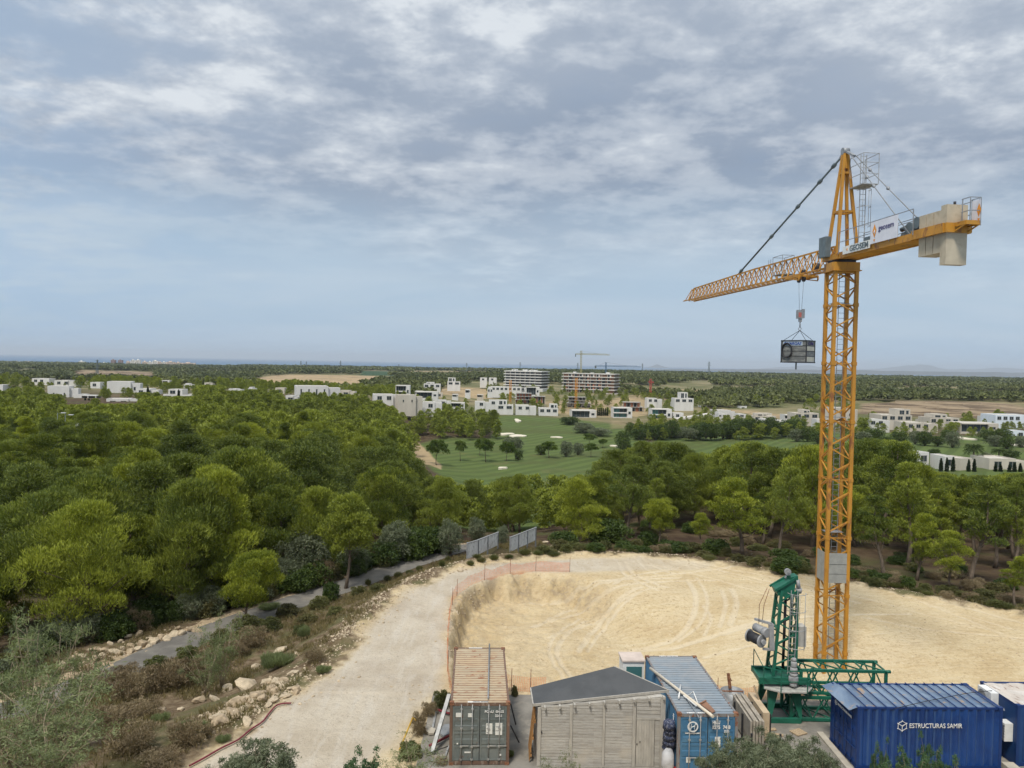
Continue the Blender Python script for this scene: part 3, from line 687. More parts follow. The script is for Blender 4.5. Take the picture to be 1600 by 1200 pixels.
# ------------------------------------------------------------------ paved path
m, t = new_mat("asphalt")
pos = t.n('ShaderNodeNewGeometry').outputs['Position']
c = t.mix(t.ramp(t.noise(pos, 0.8, 8, 0.65), 0.35, 0.65), (0.140, 0.132, 0.120), (0.205, 0.192, 0.170))
c = t.mix(t.math('MULTIPLY', t.ramp(t.noise(pos, 0.25, 6, 0.6), 0.52, 0.66), 0.5), c, (0.27, 0.24, 0.19))
bs = t.n('ShaderNodeBsdfPrincipled', {'Base Color': c, 'Roughness': 0.95, 'Specular IOR Level': 0.1})
t.n('ShaderNodeOutputMaterial', {0: bs}); M['asphalt'] = m
def ribbon(name, line, w, lift, mat, kind, label, zf=None, edge=0.0, nx=5):
    L = [np.array(p) for p in line]; V = []
    dense = []
    for a, b in zip(L[:-1], L[1:]):
        k = max(1, int(np.linalg.norm(b - a) / 0.5)); dense += [a + (b - a) * i / k for i in range(k)]
    dense.append(L[-1]); D = np.array(dense); T = np.gradient(D, axis=0); T /= np.linalg.norm(T, axis=1)[:, None]; N = np.stack([-T[:, 1], T[:, 0]], 1)
    for j in range(nx):
        s = (j / (nx - 1) * 2 - 1) * w
        off = s + (fbm(D[:, 0] * 1.3 + j * 5, D[:, 1] * 1.3, 3) - 0.5) * edge * (abs(s) > w * 0.9)
        xy = D + N * off[:, None]; z = ground_z(xy[:, 0], xy[:, 1]) if zf is None else zf(xy[:, 0], xy[:, 1])
        V.append(np.stack([xy[:, 0], xy[:, 1], z + lift], 1))
    V = np.stack(V, 1).reshape(-1, 3); I = np.arange(len(D) * nx).reshape(len(D), nx)
    Qd = np.stack([I[:-1, :-1], I[:-1, 1:], I[1:, 1:], I[1:, :-1]], -1).reshape(-1, 4)
    return tag(link_mesh(name, np_mesh(name, V, quads=Qd, mats=[mat], smooth=True), None), label, None, kind=kind)
ribbon('path', PATHC, PATHW, 0.035, M['asphalt'], 'structure', 'narrow grey asphalt path along the edge of the pine wood', zf=path_z, edge=0.25)
M['verge'] = simple('verge_gravel', (0.40, 0.31, 0.20), 0.95, 0.25, 1.5, bump=0.03, col2=(0.2, 0.13, 0.08), thr=(0.5, 0.65))
ribbon('path_verge', [p + np.array([-0.9, 2.1]) for p in PATHC[:70]], 0.6, 0.02, M['verge'], 'structure', 'strip of tan gravel on the wood side of the path', edge=0.9)

# ------------------------------------------------------------------ foliage builders
def unit(v): return v / (np.linalg.norm(v, axis=-1, keepdims=True) + 1e-9)
def leaves(C, Rad, n, L, W, rg, up=0.4, out=0.7, flat=0.8, tint=(0.5, 0.25), shell=0.55, jit=0.42, low=-0.55):
    """C (K,3) clump centres, Rad (K,) radii, n (K,) leaf counts -> diamond shaped leaves (4 vertices each) and tint"""
    K = np.repeat(np.arange(len(C)), n); N = len(K)
    d = unit(rg.normal(size=(N, 3))); d[:, 2] = np.where(d[:, 2] < low, -d[:, 2], d[:, 2])
    r = shell + (1 - shell) * rg.random(N) ** 0.5
    lump = 1 + 0.22 * np.sin(d[:, 0] * 7 + K) * np.cos(d[:, 1] * 6 + K * 1.7)
    P = C[K] + d * (Rad[K] * r * lump)[:, None] * np.array([1, 1, flat])
    ax = unit(d * out + np.array([0, 0, up]) + rg.normal(size=(N, 3)) * jit)
    wd = unit(np.cross(ax, rg.normal(size=(N, 3))))
    l = (L * (0.7 + 0.6 * rg.random(N)))[:, None]; w_ = (W * (0.7 + 0.6 * rg.random(N)))[:, None]
    V = np.stack([P - ax * l * 0.5, P - wd * w_ * 0.5 + ax * l * 0.05, P + ax * l * 0.5, P + wd * w_ * 0.5 + ax * l * 0.05], 1)
    kt = rg.random(len(C)) * 0.7 - 0.35
    tn = np.clip(tint[0] + kt[K] + tint[1] * rg.normal(size=N), 0, 1)
    return V, np.repeat(tn, 4)
def leaf_obj_mesh(name, parts, mat):
    V = np.concatenate([p[0].reshape(-1, 3) for p in parts]); T = np.concatenate([p[1] for p in parts])
    return np_mesh(name, V, quads=np.arange(len(V)).reshape(-1, 4), attrs={'tint': T}, mats=[mat])
def pine_parts(h, cr, seed, K=34, dens=150, L=0.42, W=0.13, base=0.30, shape='dome', lean=0.0, up=0.55, fill=0.55, thin=1.0):
    """an Aleppo pine: (leaf parts, trunk MB). h height, cr crown radius, base start of crown as share of h"""
    rg = np.random.default_rng(seed)
    bend = rg.normal(size=2) * 0.05 * h + np.array([lean * h, 0])
    axis = lambda s: np.array([bend[0] * s * s + 0.03 * h * math.sin(s * 5 + seed), bend[1] * s * s + 0.02 * h * math.sin(s * 7 + seed * 2), s * h])
    tr = MB(); n = 8; r0 = 0.017 * h + 0.03
    tr.tube([axis(i / n * 0.93) for i in range(n + 1)], [r0 * (1.25 if i == 0 else 1) * (1 - 0.85 * i / n) for i in range(n + 1)], 7)
    C = []; Rd = []
    for k in range(K):
        f = (k + 0.5) / K; s = base + (1 - base) * f ** 0.85
        if shape == 'dome': env = math.sin(min(1, (1 - (s - base) / (1 - base)) * 1.0 + 0.06) * math.pi * 0.62) if s > base + 0.25 * (1 - base) else 0.65 + 1.2 * (s - base)
        elif shape == 'cone': env = (1 - (s - base) / (1 - base)) ** 0.75 * (0.5 + min(0.5, (s - base) * 4)) + 0.08
        elif shape == 'ball': q = (s - base) / (1 - base) * 2 - 1; env = math.sqrt(max(0.05, 1 - q * q))
        elif shape == 'umbrella': s = base + (1 - base) * (0.25 + 0.75 * f); env = math.sqrt(max(0.0, 1 - ((s - base) / (1 - base)) ** 2)) * 1.0 + 0.1
        else: env = 0.9
        a = k * 2.399 + rg.normal() * 0.5; rad = cr * env * (fill + (1 - fill) * rg.random()) * (0.8 if k % 3 else 0.35)
        A = axis(s); pr_ = cr * (0.20 + 0.17 * rg.random()) * (0.75 + 0.35 * min(1, env))
        c = A + np.array([math.cos(a) * rad, math.sin(a) * rad, rg.normal() * 0.02 * h]); c[2] = min(c[2], h - pr_ * 0.6)
        C.append(c); Rd.append(pr_)
        if k % 2 == 0 and rad > 0.2 * cr:
            s2 = max(0.12, s - 0.10 - 0.08 * rg.random()); B = axis(s2); mid = (B + c) / 2 + np.array([0, 0, -0.02 * h])
            rr = r0 * 0.42 * (1.1 - s); tr.tube([B, mid, c], [rr, rr * 0.7, rr * 0.35], 5)
    C = np.array(C); Rd = np.array(Rd)
    n_ = np.maximum(8, (dens * (Rd / Rd.mean()) ** 2 * thin)).astype(int)
    return [leaves(C, Rd, n_, L, W, rg, up=up, low=-0.25, tint=(.5, .2))], tr
def plant_mesh(name, parts, tr, mat, bark=None):
    return leaf_obj_mesh(name + '_crown', parts, mat), tr

PROTO = {}
def proto(key, parts, tr, mat, bark='bark', crown='crown'):
    cm = leaf_obj_mesh(key + '_leaves', parts, mat)
    tm = None
    if tr is not None and tr.v:
        tm = bpy.data.meshes.new(key + '_wood'); tm.from_pydata(tr.v, [], tr.f); tm.materials.append(M[bark]); tm.polygons.foreach_set('use_smooth', [True] * len(tm.polygons)); tm.update()
    PROTO[key] = (cm, tm, crown)
def put(key, name, x, y, z, sc, rz, label, cat, group, tilt=None):
    cm, tm, crown = PROTO[key]
    r = empty(name, (x, y, z), label, cat, group, rz, sc if isinstance(sc, tuple) else (sc, sc, sc))
    o = bpy.data.objects.new(crown, cm); COL.objects.link(o); o.parent = r
    if tm is not None:
        o2 = bpy.data.objects.new('trunk' if crown == 'crown' else 'stem', tm); COL.objects.link(o2); o2.parent = r
    return r
# near pines, all nominally 10 m tall
PINES = []
for i, (cr, K, base, shp, fill) in enumerate([(3.9, 58, .12, 'dome', .5), (3.3, 50, .16, 'dome', .45), (4.3, 62, .18, 'dome', .5), (3.1, 52, .06, 'cone', .45), (3.7, 56, .24, 'ball', .5), (2.9, 46, .10, 'dome', .42), (4.0, 54, .14, 'dome', .45)]):
    p, tr = pine_parts(10, cr, 11 + i * 7, K=K, dens=520, L=0.30, W=0.046, base=base, shape=shp, fill=fill, up=1.05)
    proto('pine%d' % i, p, tr, M['pine']); PINES.append('pine%d' % i)
for i, (cr, K, base, shp) in enumerate([(3.6, 66, .16, 'dome'), (4.2, 76, .2, 'dome'), (3.2, 60, .25, 'ball')]):
    p, tr = pine_parts(10, cr, 61 + i * 7, K=K, dens=380, L=0.26, W=0.055, base=base, shape=shp)
    proto('dpine%d' % i, p, tr, M['pine_dark'])
# light open pine with a tall stem
for i, (cr, K, base) in enumerate([(2.6, 44, .36), (2.2, 36, .42), (3.0, 48, .38)]):
    p, tr = pine_parts(10, cr, 91 + i * 5, K=K, dens=260, L=0.25, W=0.052, base=base, shape='dome', lean=0.04 * (i - 1), up=0.6)
    proto('tall%d' % i, p, tr, M['pine'])
# middle distance
MID = []
for i, (cr, K, base, shp) in enumerate([(3.8, 34, .10, 'dome'), (3.2, 30, .12, 'dome'), (4.2, 38, .12, 'dome'), (3.2, 28, .06, 'cone'), (3.6, 32, .15, 'ball')]):
    p, tr = pine_parts(10, cr, 131 + i * 7, K=K, dens=52, L=0.72, W=0.22, base=base, shape=shp)
    MID.append(p[0])
# stone pines
for i, (cr, K) in enumerate([(4.4, 26), (3.8, 22)]):
    p, tr = pine_parts(8, cr, 171 + i * 7, K=K, dens=120, L=0.6, W=0.22, base=.36, shape='umbrella', fill=.6)
    proto('stone%d' % i, p, tr, M['stone_pine'])
def blob_parts(h, r, seed, K, dens, L, W, up=0.2, low=0.15, jit=0.6, flat=0.85, shell=.5):
    rg = np.random.default_rng(seed); C = []; Rd = []
    for k in range(K):
        a = k * 2.399; f = (k + .5) / K; s = low + (0.92 - low) * f; q = (s - low) / (1 - low) * 2 - 0.9
        rad = r * math.sqrt(max(0.04, 1 - q * q)) * (0.35 + 0.5 * rg.random())
        C.append([math.cos(a) * rad, math.sin(a) * rad, s * h * 0.88]); Rd.append(r * (0.30 + 0.18 * rg.random()))
    C = np.array(C); Rd = np.array(Rd)
    return [leaves(C, Rd, np.full(K, dens), L, W, rg, up=up, jit=jit, flat=flat, shell=shell)], C
def stems(C, r, base=(0, 0, 0)):
    tr = MB()
    for c in C: tr.tube([base, (c[0] * 0.4, c[1] * 0.4, c[2] * 0.5), c], [r, r * 0.7, r * 0.3], 5)
    return tr
p, C = blob_parts(6, 3.0, 201, 20, 150, 0.42, 0.2); proto('olive_tree', p, stems(C[::2], 0.16), M['olive'])
p, C = blob_parts(7, 3.4, 203, 22, 150, 0.48, 0.25); proto('broad_tree', p, stems(C[::2], 0.18), M['broad'])
p, C = blob_parts(7, 3.4, 205, 24, 420, 0.30, 0.12); proto('grey_tree', p, stems(C[::2], 0.16), M['olive'])
p, C = blob_parts(2.4, 1.5, 207, 16, 260, 0.22, 0.09, low=0.1); proto('scrub_bush', p, stems(C[::3], 0.03), M['scrub'], crown='foliage')
p, C = blob_parts(2.4, 1.5, 209, 16, 260, 0.24, 0.05, low=0.1, jit=0.4, up=0.8); proto('dry_bush', p, stems(C[::2], 0.02), M['dry'], bark='twig', crown='foliage')
p, C = blob_parts(2.6, 1.9, 211, 18, 320, 0.26, 0.13, low=0.1); proto('dark_bush', p, stems(C[::3], 0.03), M['broad'], crown='foliage')
rq = np.random.default_rng(213); C = np.array([[math.cos(k * 2.4) * .5 * math.sqrt(k / 10), math.sin(k * 2.4) * .5 * math.sqrt(k / 10), .35] for k in range(10)]); proto('broom_bush', [leaves(C, np.full(10, .42), np.full(10, 130), .75, .022, rq, up=.9, out=1.0, jit=.2, shell=.1, low=-.1)], stems(C[::2], 0.01), M['scrub'], crown='foliage')
p, C = blob_parts(2.4, 1.7, 215, 14, 160, 0.26, 0.12, low=0.1); proto('rust_bush', p, stems(C[::3], 0.03), M['red_shrub'], crown='foliage')
C = np.array([[math.cos(k * 2.4) * .62 * math.sqrt(k / 14), math.sin(k * 2.4) * .62 * math.sqrt(k / 14), .35 + .2 * rq.random()] for k in range(14)]); proto('green_tuft', [leaves(C, np.full(14, .36), np.full(14, 230), .45, .022, rq, up=.9, out=.9, jit=.25, shell=.1, low=-.1)], None, M['wattle'], crown='foliage')
rg = np.random.default_rng(5)
Cc = np.array([[0, 0, 0.5 + i * 0.55] for i in range(11)]); Rc = np.array([0.55 * math.sin(min(1, (11.6 - i) / 9) * 1.5) for i in range(11)])
proto('cypress', [leaves(Cc, Rc, np.full(11, 110), 0.5, 0.16, rg, up=1.6, jit=0.25, flat=1.3)], None, M['cypress'])
# palm
pm = MB(); pm.tube([(0, 0, 0), (0.1, 0, 2.5), (0, 0, 5)], [0.3, 0.22, 0.25], 8)
fr = []
for k in range(34):
    a = k * 2.399; e0 = 1.2 - 1.9 * (k / 34); pts = []
    for s in np.linspace(0, 1, 16): pts.append([math.cos(a) * 2.6 * s * math.cos(e0 * 0.6), math.sin(a) * 2.6 * s * math.cos(e0 * 0.6), 5 + 2.2 * s * math.sin(e0) - 1.5 * s * s])
    fr.append(pts)
Cp = np.array(fr).reshape(-1, 3); proto('palm', [leaves(Cp, np.full(len(Cp), 0.22), np.full(len(Cp), 7), 0.6, 0.09, rg, up=-0.3, jit=0.8)], pm, M['broad'])

# ------------------------------------------------------------------ pines standing by themselves in front
def hero(key, bx, by, top, width, label, name='pine_tree', h0=10.0, cr0=3.6, cat='pine tree', group=None, rz=0.0, y=None):
    b = hit(bx, by) if y is None else at_y(bx, by, y)
    h = (by - top) * b[1] / F; wd = width * b[1] / F / 2
    s = h / h0; sx = wd / cr0
    return put(key, name, b[0], b[1], b[2] - 0.1, (sx, sx, s), rz, label, cat, group)
proto('hero_a', *pine_parts(10, 3.6, 303, K=76, dens=300, L=0.32, W=0.075, base=.42, shape='dome', lean=0.03, up=0.5), M['pine'])
proto('hero_b', *pine_parts(10, 3.6, 305, K=80, dens=300, L=0.34, W=0.07, base=.28, shape='ball', up=1.1), M['pine_young'])
proto('hero_c', *pine_parts(10, 3.6, 307, K=70, dens=300, L=0.32, W=0.07, base=.36, shape='ball', up=0.7), M['pine_young'])
for i, (cr, K, base) in enumerate([(2.6, 48, .34), (2.2, 38, .42), (3.0, 50, .40)]): proto('htall%d' % i, *pine_parts(10, cr, 391 + i * 5, K=K, dens=260, L=0.25, W=0.055, base=base, shape='dome', lean=0.05 * (i - 1), up=0.7), M['pine_young'])
HERO = []
def H(*a, **k): 
    o = hero(*a, **k); HERO.append((o.location.x, o.location.y)); return o
H('hero_a', 543, 921, 772, 102, 'big pine with bare curving trunk at the edge of the asphalt path', rz=2.2)
H('hero_b', 388, 976, 862, 92, 'bright rounded young pine beside the path above the brown brush', rz=0.7)
H('hero_c', 1030, 854, 780, 56, 'round yellow green pine with thick short trunk at the clearing edge', rz=0.2)
H('hero_c', 881, 838, 797, 33, 'small ball shaped pine on a thin stem beyond the sand rim', rz=1.1)
H('htall0', 1154, 872, 745, 100, 'light feathery pine with pale slender trunk, tallest before the clearing', cr0=2.6, rz=0.5)
H('htall1', 1586, 950, 866, 48, 'small leaning pine with thin crooked trunk at the sand edge', cr0=2.2, rz=2.9)
H('tall2', 1222, 872, 728, 82, 'dark forked pine with black trunk between clearing and crane mast', cr0=3.0, rz=1.9)
H('htall0', 1437, 908, 800, 66, 'thin pine leaning over the shade behind the sand platform', cr0=2.6, rz=2.4)
H('htall2', 1484, 925, 828, 72, 'pale green pine nearest the sand rim below the white villas', cr0=3.0, rz=3.9)
H('tall1', 1375, 905, 775, 70, 'pine with tall straight grey trunk just beyond the crane mast', cr0=2.2, rz=0.1)
H('tall0', 1192, 850, 760, 60, 'dim pine with a slanting trunk behind the feathery one', cr0=2.6, rz=4.4)
H('htall2', 1094, 858, 800, 40, 'young thin pine sapling on the bare clearing', cr0=3.0, rz=1.4)

# ------------------------------------------------------------------ the wood: one tree at a time
sky_l = [(-300, 600), (0, 606), (40, 600), (60, 602), (80, 604), (145, 604), (165, 604), (215, 604), (250, 602), (300, 600), (330, 600), (350, 588), (400, 600), (440, 604), (455, 606), (530, 606), (570, 610), (625, 622), (655, 700), (664, 742), (700, 744), (760, 747), (800, 740), (850, 736), (890, 742), (930, 742), (945, 706), (975, 690), (1050, 681), (1095, 706), (1130, 695), (1160, 684), (1240, 700), (1290, 690), (1350, 684), (1425, 688), (1445, 722), (1470, 736), (1530, 742), (1600, 737), (1800, 735)]
def skyline(px): return np.interp(px, [a for a, b in sky_l], [b for a, b in sky_l])
cand = []
rg = np.random.default_rng(21)
def scatter(u0, u1, d0, d1, sp, test, cl):
    d = d0
    while d < d1:
        s = sp(d); x = u0 * d + rg.random() * s
        while x < u1 * d:
            cx = x + rg.normal() * s * 0.28; cyy = d + rg.normal() * s * 0.28
            if test(cx, cyy): cand.append((cx, cyy, cl))
            x += s
        d += s * 0.86
u_ = lambda px: (px - 800) / F
def t_left(x, y):
    px = 800 + F * x / y
    dp = seg_dist(np.array([x]), np.array([y]), PATHC)[0]
    if dp < 2.5: return False
    # only the far side of the path
    pyy = np.interp(px, [-160, 185, 350, 540, 690, 770, 822], [1160, 1049, 978, 918, 872, 845, 824])
    q = proj(x, y, -3)[1]
    if q > pyy - 5: return False
    if 80 < px < 318 and q > np.interp(px, [80, 200, 318], [1010, 985, 962]): return False
    if 255 < px < 310 and 150 < y < 175: return False
    return True
scatter(u_(-60), u_(640), 44, 400, lambda d: 5.0 if d < 72 else 6.2 if d < 150 else 7.4, t_left, 'left')
scatter(u_(640), u_(950), 86, 150, lambda d: 5.8, lambda x, y: not (700 < 800 + F * x / y < 910 and y < 94), 'mid')
def t_right(x, y):
    px = 800 + F * x / y; sd = float(sdist(np.array([x]), np.array([y]), SITE)[0])
    if sd > (-12.5 if px > 1345 else -15) or (930 < px < 1345 and y < 83): return False
    if px > 1345 and sd > -16 and rg.random() < .45: return False
    q = proj(x, y, -4)[1]
    if 1040 < px < 1340 and q > 820: return rg.random() < 0.14
    return True
scatter(u_(640), u_(705), 300, 430, lambda d: 8, lambda x, y: 800 + F*x/y < 640 + (430-y)*.1, 'belt')
scatter(u_(1130), u_(1720), 152, 243, lambda d: 8.5, lambda x, y: True, 'right')
scatter(u_(930), u_(1700), 62, 150, lambda d: 5.6 if d < 110 else 6.6, t_right, 'right')
# slope strip between the villas and the fairway
scatter(u_(640), u_(772), 392, 452, lambda d: 7.5, lambda x, y: True, 'strip')
scatter(u_(-80), u_(640), 402, 700, lambda d: 10.5, lambda x, y: fbm(np.array([x/60]),np.array([y/60]))[0] > 0.42, 'belt')
scatter(u_(640), u_(770), 455, 560, lambda d: 13, lambda x, y: rg.random() < .5, 'belt')
scatter(u_(1000), u_(1250), 412, 500, lambda d: 9.5, lambda x, y: not(1060 < 800 + F*x/y < 1150 and y < 440), 'belt')
scatter(u_(1040), u_(1650), 500, 700, lambda d: 14, lambda x, y: rg.random() < .55 and not (1335 < 800 + F*x/y and y > 540) and not (1120 < 800 + F*x/y < 1255 and y > 535 and y<650), 'belt')
scatter(u_(1255), u_(1650), 395, 480, lambda d: 10.5, lambda x, y: rg.random() < .6, 'belt')
scatter(u_(770), u_(1060), 575, 880, lambda d: 15, lambda x, y: rg.random() < .5, 'belt')
FREE = []    # the areas kept open for houses, (px0, px1, py_top, py_base, distance)
trees = []
for x, y, cl in cand:
    if any((x - a) ** 2 + (y - b) ** 2 < 9 for a, b in HERO): continue
    z = float(ground_z(np.array([x]), np.array([y]))[0]); h = {'left': 9.4, 'mid': 7.8, 'right': 10.8, 'strip': 9.5, 'belt': 7.6}[cl] * (0.62 + 0.62 * rg.random())
    if cl == 'left' and y < 72: h *= 0.98
    if cl == 'left' and y > 200: h *= 0.9
    if cl not in ('strip', 'belt'):
        px, py = proj(x, y, z + h); lim = min(skyline(px - 12 * 60 / y), skyline(px + 12 * 60 / y), key=lambda v: -v) + rg.random() * 6
        lim = max(skyline(px - 14), skyline(px), skyline(px + 14)) + rg.random() * 5
        if py < lim:
            h2 = CZ - z + (h - (CZ - z)) ; hz = (float(proj(x, y, z)[1]) - lim) * y / F
            if hz < 2.0: continue
            h = hz
    h1 = h; h = clear_of_houses(x, y, z, h)
    if h < min(1.9, .45 * h1): continue
    trees.append([x, y, z, h, cl])
trees.sort(key=lambda q: -q[3] / q[1] * (0.001 if q[4] == 'belt' else 1))
NEAR_MAX = 262
WOOD = {'left': ('pine in the dense wood left of the asphalt path', 'pines of the left wood'),
        'mid': ('pine on the dip between the sand platform and the fairway', 'pines before the fairway'),
        'right': ('pine in the shaded wood behind the sand platform', 'pines of the right wood'),
        'strip': ('pine on the bank below the white villas beside the fairway', 'pines on the villa bank')}
KIND = {'pine0': 'broad domed pine', 'pine1': 'domed pine', 'pine2': 'wide spreading pine', 'pine3': 'cone shaped pine', 'pine4': 'round crowned pine', 'pine5': 'narrow pine', 'pine6': 'ragged domed pine', 'dpine0': 'dark domed pine', 'dpine1': 'dark spreading pine', 'dpine2': 'dark round pine', 'tall0': 'open long stemmed pine', 'tall1': 'thin leaning pine', 'tall2': 'open broad pine'}
def pine_label(x, y, h, key, cl):
    px = float(proj(x, y, 0)[0])
    if cl == 'left':
        a = 'in the first row by the path' if y < 66 else 'in the second rank' if y < 84 else 'in the middle of the wood' if y < 112 else 'far back in the wood'
        b = 'below the small cube house' if px < 75 else 'below the plain two storey house' if px < 160 else 'below the large block house' if px < 245 else 'below the stepped house' if px < 320 else 'above the bright pine' if px < 430 else 'below the long slotted villa' if px < 530 else 'behind the curved pine' if px < 600 else 'near the cart path end'
    elif cl == 'right':
        a = 'at the wood front' if y < 76 else 'in the second rank' if y < 92 else 'in the third rank' if y < 116 else 'at the wood back'
        b = 'near the round bright pine' if px < 1020 else 'left of the feathery pine' if px < 1110 else 'by the feathery pine' if px < 1190 else 'left of the crane mast' if px < 1285 else 'right of the crane mast' if px < 1380 else 'below the cypresses' if px < 1500 else 'by the right edge'
    else: a, b = 'on the dip', 'left of the wall panels' if px < 740 else 'behind the wall panels' if px < 840 else 'right of the wall panels'
    n = len((KIND[key] + ' ' + a + ' ' + b).split())
    return (('low ' if h < 6.2 else 'tall ' if h > 9.6 else '') if n < 16 else '') + KIND[key] + ' ' + a + ' ' + b.replace('the shaded wood', 'it')
rest = []
for k, (x, y, z, h, cl) in enumerate(trees):
    if k < NEAR_MAX:
        v = rg.random()
        tex = vnoise(np.array([x / 22.0]), np.array([y / 22.0]))[0]
        if cl == 'right' and (y < 80 or (y < 98 and v < 0.68)): key = 'tall%d' % rg.integers(3)
        elif tex > 0.74 or v < (0.35 if cl == 'right' else 0.12): key = 'dpine%d' % rg.integers(3)
        else: key = PINES[rg.integers(len(PINES))]
        nm, cat = 'pine_tree', 'pine tree'
        gp = WOOD[cl][1]; lb = pine_label(x, y, h, key, cl)
        s = h / 10.0; wd = s * (1.02 + 0.26 * rg.random())
        wd = max(wd, 0.62)
        put(key, nm, x, y, z - 0.15, (wd, wd, s), rg.random() * 6.28, lb, cat, gp)
    else: rest.append((x, y, z, h, cl))
def merged_trees(lst, protos, mat, name, label, hn=10.0, wmul=1.1):
    Vs, Ts = [], []
    for x, y, z, h, cl in lst:
        V, T = protos[rg.integers(len(protos))]; s = h / hn; a = rg.random() * 6.28; c, sn = math.cos(a), math.sin(a); w_ = s * wmul * (0.9 + 0.25 * rg.random())
        V = V.reshape(-1, 3); q = np.empty_like(V); q[:, 0] = (V[:, 0] * c - V[:, 1] * sn) * w_ + x; q[:, 1] = (V[:, 0] * sn + V[:, 1] * c) * w_ + y; q[:, 2] = V[:, 2] * s + z
        tj = (vnoise(np.array([x / 40.0]), np.array([y / 40.0]))[0] - 0.5) * 0.5 + rg.normal() * 0.12
        Vs.append(q); Ts.append(np.clip(T + tj, 0, 1))
    V = np.concatenate(Vs); T = np.concatenate(Ts)
    return tag(link_mesh(name, np_mesh(name, V, quads=np.arange(len(V)).reshape(-1, 4), attrs={'tint': T}, mats=[mat]), None), label, 'wood', kind='stuff')
merged_trees(rest, MID, M['pine'], 'pine_wood', 'farther part of the pine wood reaching to the white villas')

# far woods
FARP = []
for i in range(5):
    r2 = np.random.default_rng(400 + i); K = 6; a = np.arange(K) * 2.4
    C = np.stack([np.cos(a) * 0.33 * (np.arange(K) > 0), np.sin(a) * 0.33 * (np.arange(K) > 0), 0.45 + 0.3 * r2.random(K)], 1)
    FARP.append(leaves(C, 0.26 + 0.1 * r2.random(K), np.full(K, 7), 0.42, 0.30, r2, up=0.1, jit=1.0))
def far_ok(x, y):
    px = px_of(x, y)
    ok = np.ones(len(x), bool)
    for arr in (tanP, ):
        for P in arr: ok &= ~inside(px, np.log(y) * 400, [(a, math.log(d) * 400) for a, d in P])
    return ok
tanP = [[(372, 700), (560, 700), (565, 1000), (625, 1250), (590, 1560), (500, 1620), (440, 1560), (400, 1300)],
        [(98, 1230), (150, 1240), (240, 1240), (240, 1700), (200, 1780), (120, 1780)],
        [(672, 640), (770, 640), (768, 900), (730, 930), (690, 900)],
        [(560, 1700), (790, 1550), (790, 2250), (560, 2450)], [(1500, 900), (1640, 850), (1640, 1000), (1540, 1050)],
        [(780, 700), (970, 700), (970, 930), (785, 930)],
        [(1128, 640), (1250, 570), (1235, 535), (1190, 560), (1128, 610)], [(1330, 540), (1640, 520), (1620, 660), (1530, 705), (1400, 705), (1340, 670)],
        [(1228, 1100), (1280, 1100), (1300, 1300), (1240, 1400)], [(640, 2250), (760, 2250), (760, 2800), (640, 2800)], [(1030, 840), (1110, 820), (1120, 1000), (1040, 1050)], [(250, 1750), (360, 1750), (360, 2200), (250, 2200)], [(1120, 1700), (1220, 1700), (1220, 2300), (1120, 2300)], [(1560, 1550), (1700, 1550), (1700, 1900), (1560, 1900)]]
pts = []
d = 430.0
while d < 3750:
    s = max(6.5, d * 0.0068); n = int(1.9 * d / s); u = rg.random(n) * 1.9 - 0.95
    dd = d + rg.normal(size=n) * s * 0.7; pts.append(np.stack([u * dd, dd, np.full(n, s)], 1)); d += s * 0.92
pts = np.concatenate(pts); xx, yy_, ss = pts.T
px = px_of(xx, yy_)
dens = fbm(xx / 90, yy_ / 90, 4) * .6 + .4 * fbm(xx / 330 + 7, yy_ / 260, 3)
edge = np.interp(px, [-300, 300, 560, 660, 770, 840, 960, 1040, 1100, 1250, 1330, 1440, 1560, 1900], [640, 640, 600, 640, 780, 900, 900, 760, 640, 640, 690, 700, 690, 640])
keep = (yy_ > edge) & far_ok(xx, yy_) & (dens > np.where((px > 640) & (px < 1100) & (yy_ < 950), 0.50, np.where(px < 620, 0.47, 0.465)))
# villas stand in the open band on the left
band = (px < 640) & (yy_ < 700); keep &= ~band | (dens > 0.47)
xx, yy_, ss = xx[keep], yy_[keep], ss[keep]; zz_ = ground_z(xx, yy_)
pid = rg.integers(0, 5, len(xx)); Vs, Ts = [], []
for i in range(5):
    mk = pid == i; V, T = FARP[i]; V = V.reshape(-1, 3); n = mk.sum(); a = rg.random(n) * 6.28; c, sn = np.cos(a), np.sin(a)
    w_ = ss[mk] * (0.65 + 1.0 * rg.random(n) ** 1.5); hh = (6.0 + 0.0012 * yy_[mk]) * (0.7 + 0.6 * rg.random(n)); hh = hh * np.interp(yy_[mk], [450, 1200, 4000], [0.8, 1.0, 1.0])
    q = np.empty((n, len(V), 3)); q[:, :, 0] = (V[None, :, 0] * c[:, None] - V[None, :, 1] * sn[:, None]) * w_[:, None] + xx[mk][:, None]
    q[:, :, 1] = (V[None, :, 0] * sn[:, None] + V[None, :, 1] * c[:, None]) * w_[:, None] + yy_[mk][:, None]; q[:, :, 2] = V[None, :, 2] * hh[:, None] * 1.15 + zz_[mk][:, None] - 0.5
    tj = (vnoise(xx[mk] / 120, yy_[mk] / 120) - 0.5) * 0.5 + (vnoise(xx[mk] / 500 + 3, yy_[mk] / 300) - .45) * .9 + rg.normal(size=n) * 0.14
    Vs.append(q.reshape(-1, 3)); Ts.append(np.clip(T[None, :] * 0.7 + tj[:, None], 0, 1).ravel())
V = np.concatenate(Vs); T = np.concatenate(Ts); print('far wood trees', len(xx))
M['far_pine'] = leaf_mat('far_pine_needles', (0.075, 0.092, 0.030), (0.165, 0.180, 0.058), 0, 0.15)
tag(link_mesh('distant_wood', np_mesh('distant_wood', V, quads=np.arange(len(V)).reshape(-1, 4), attrs={'tint': T}, mats=[M['far_pine']]), None), 'distant pine woods covering the rolling land to the coast', 'wood', kind='stuff')
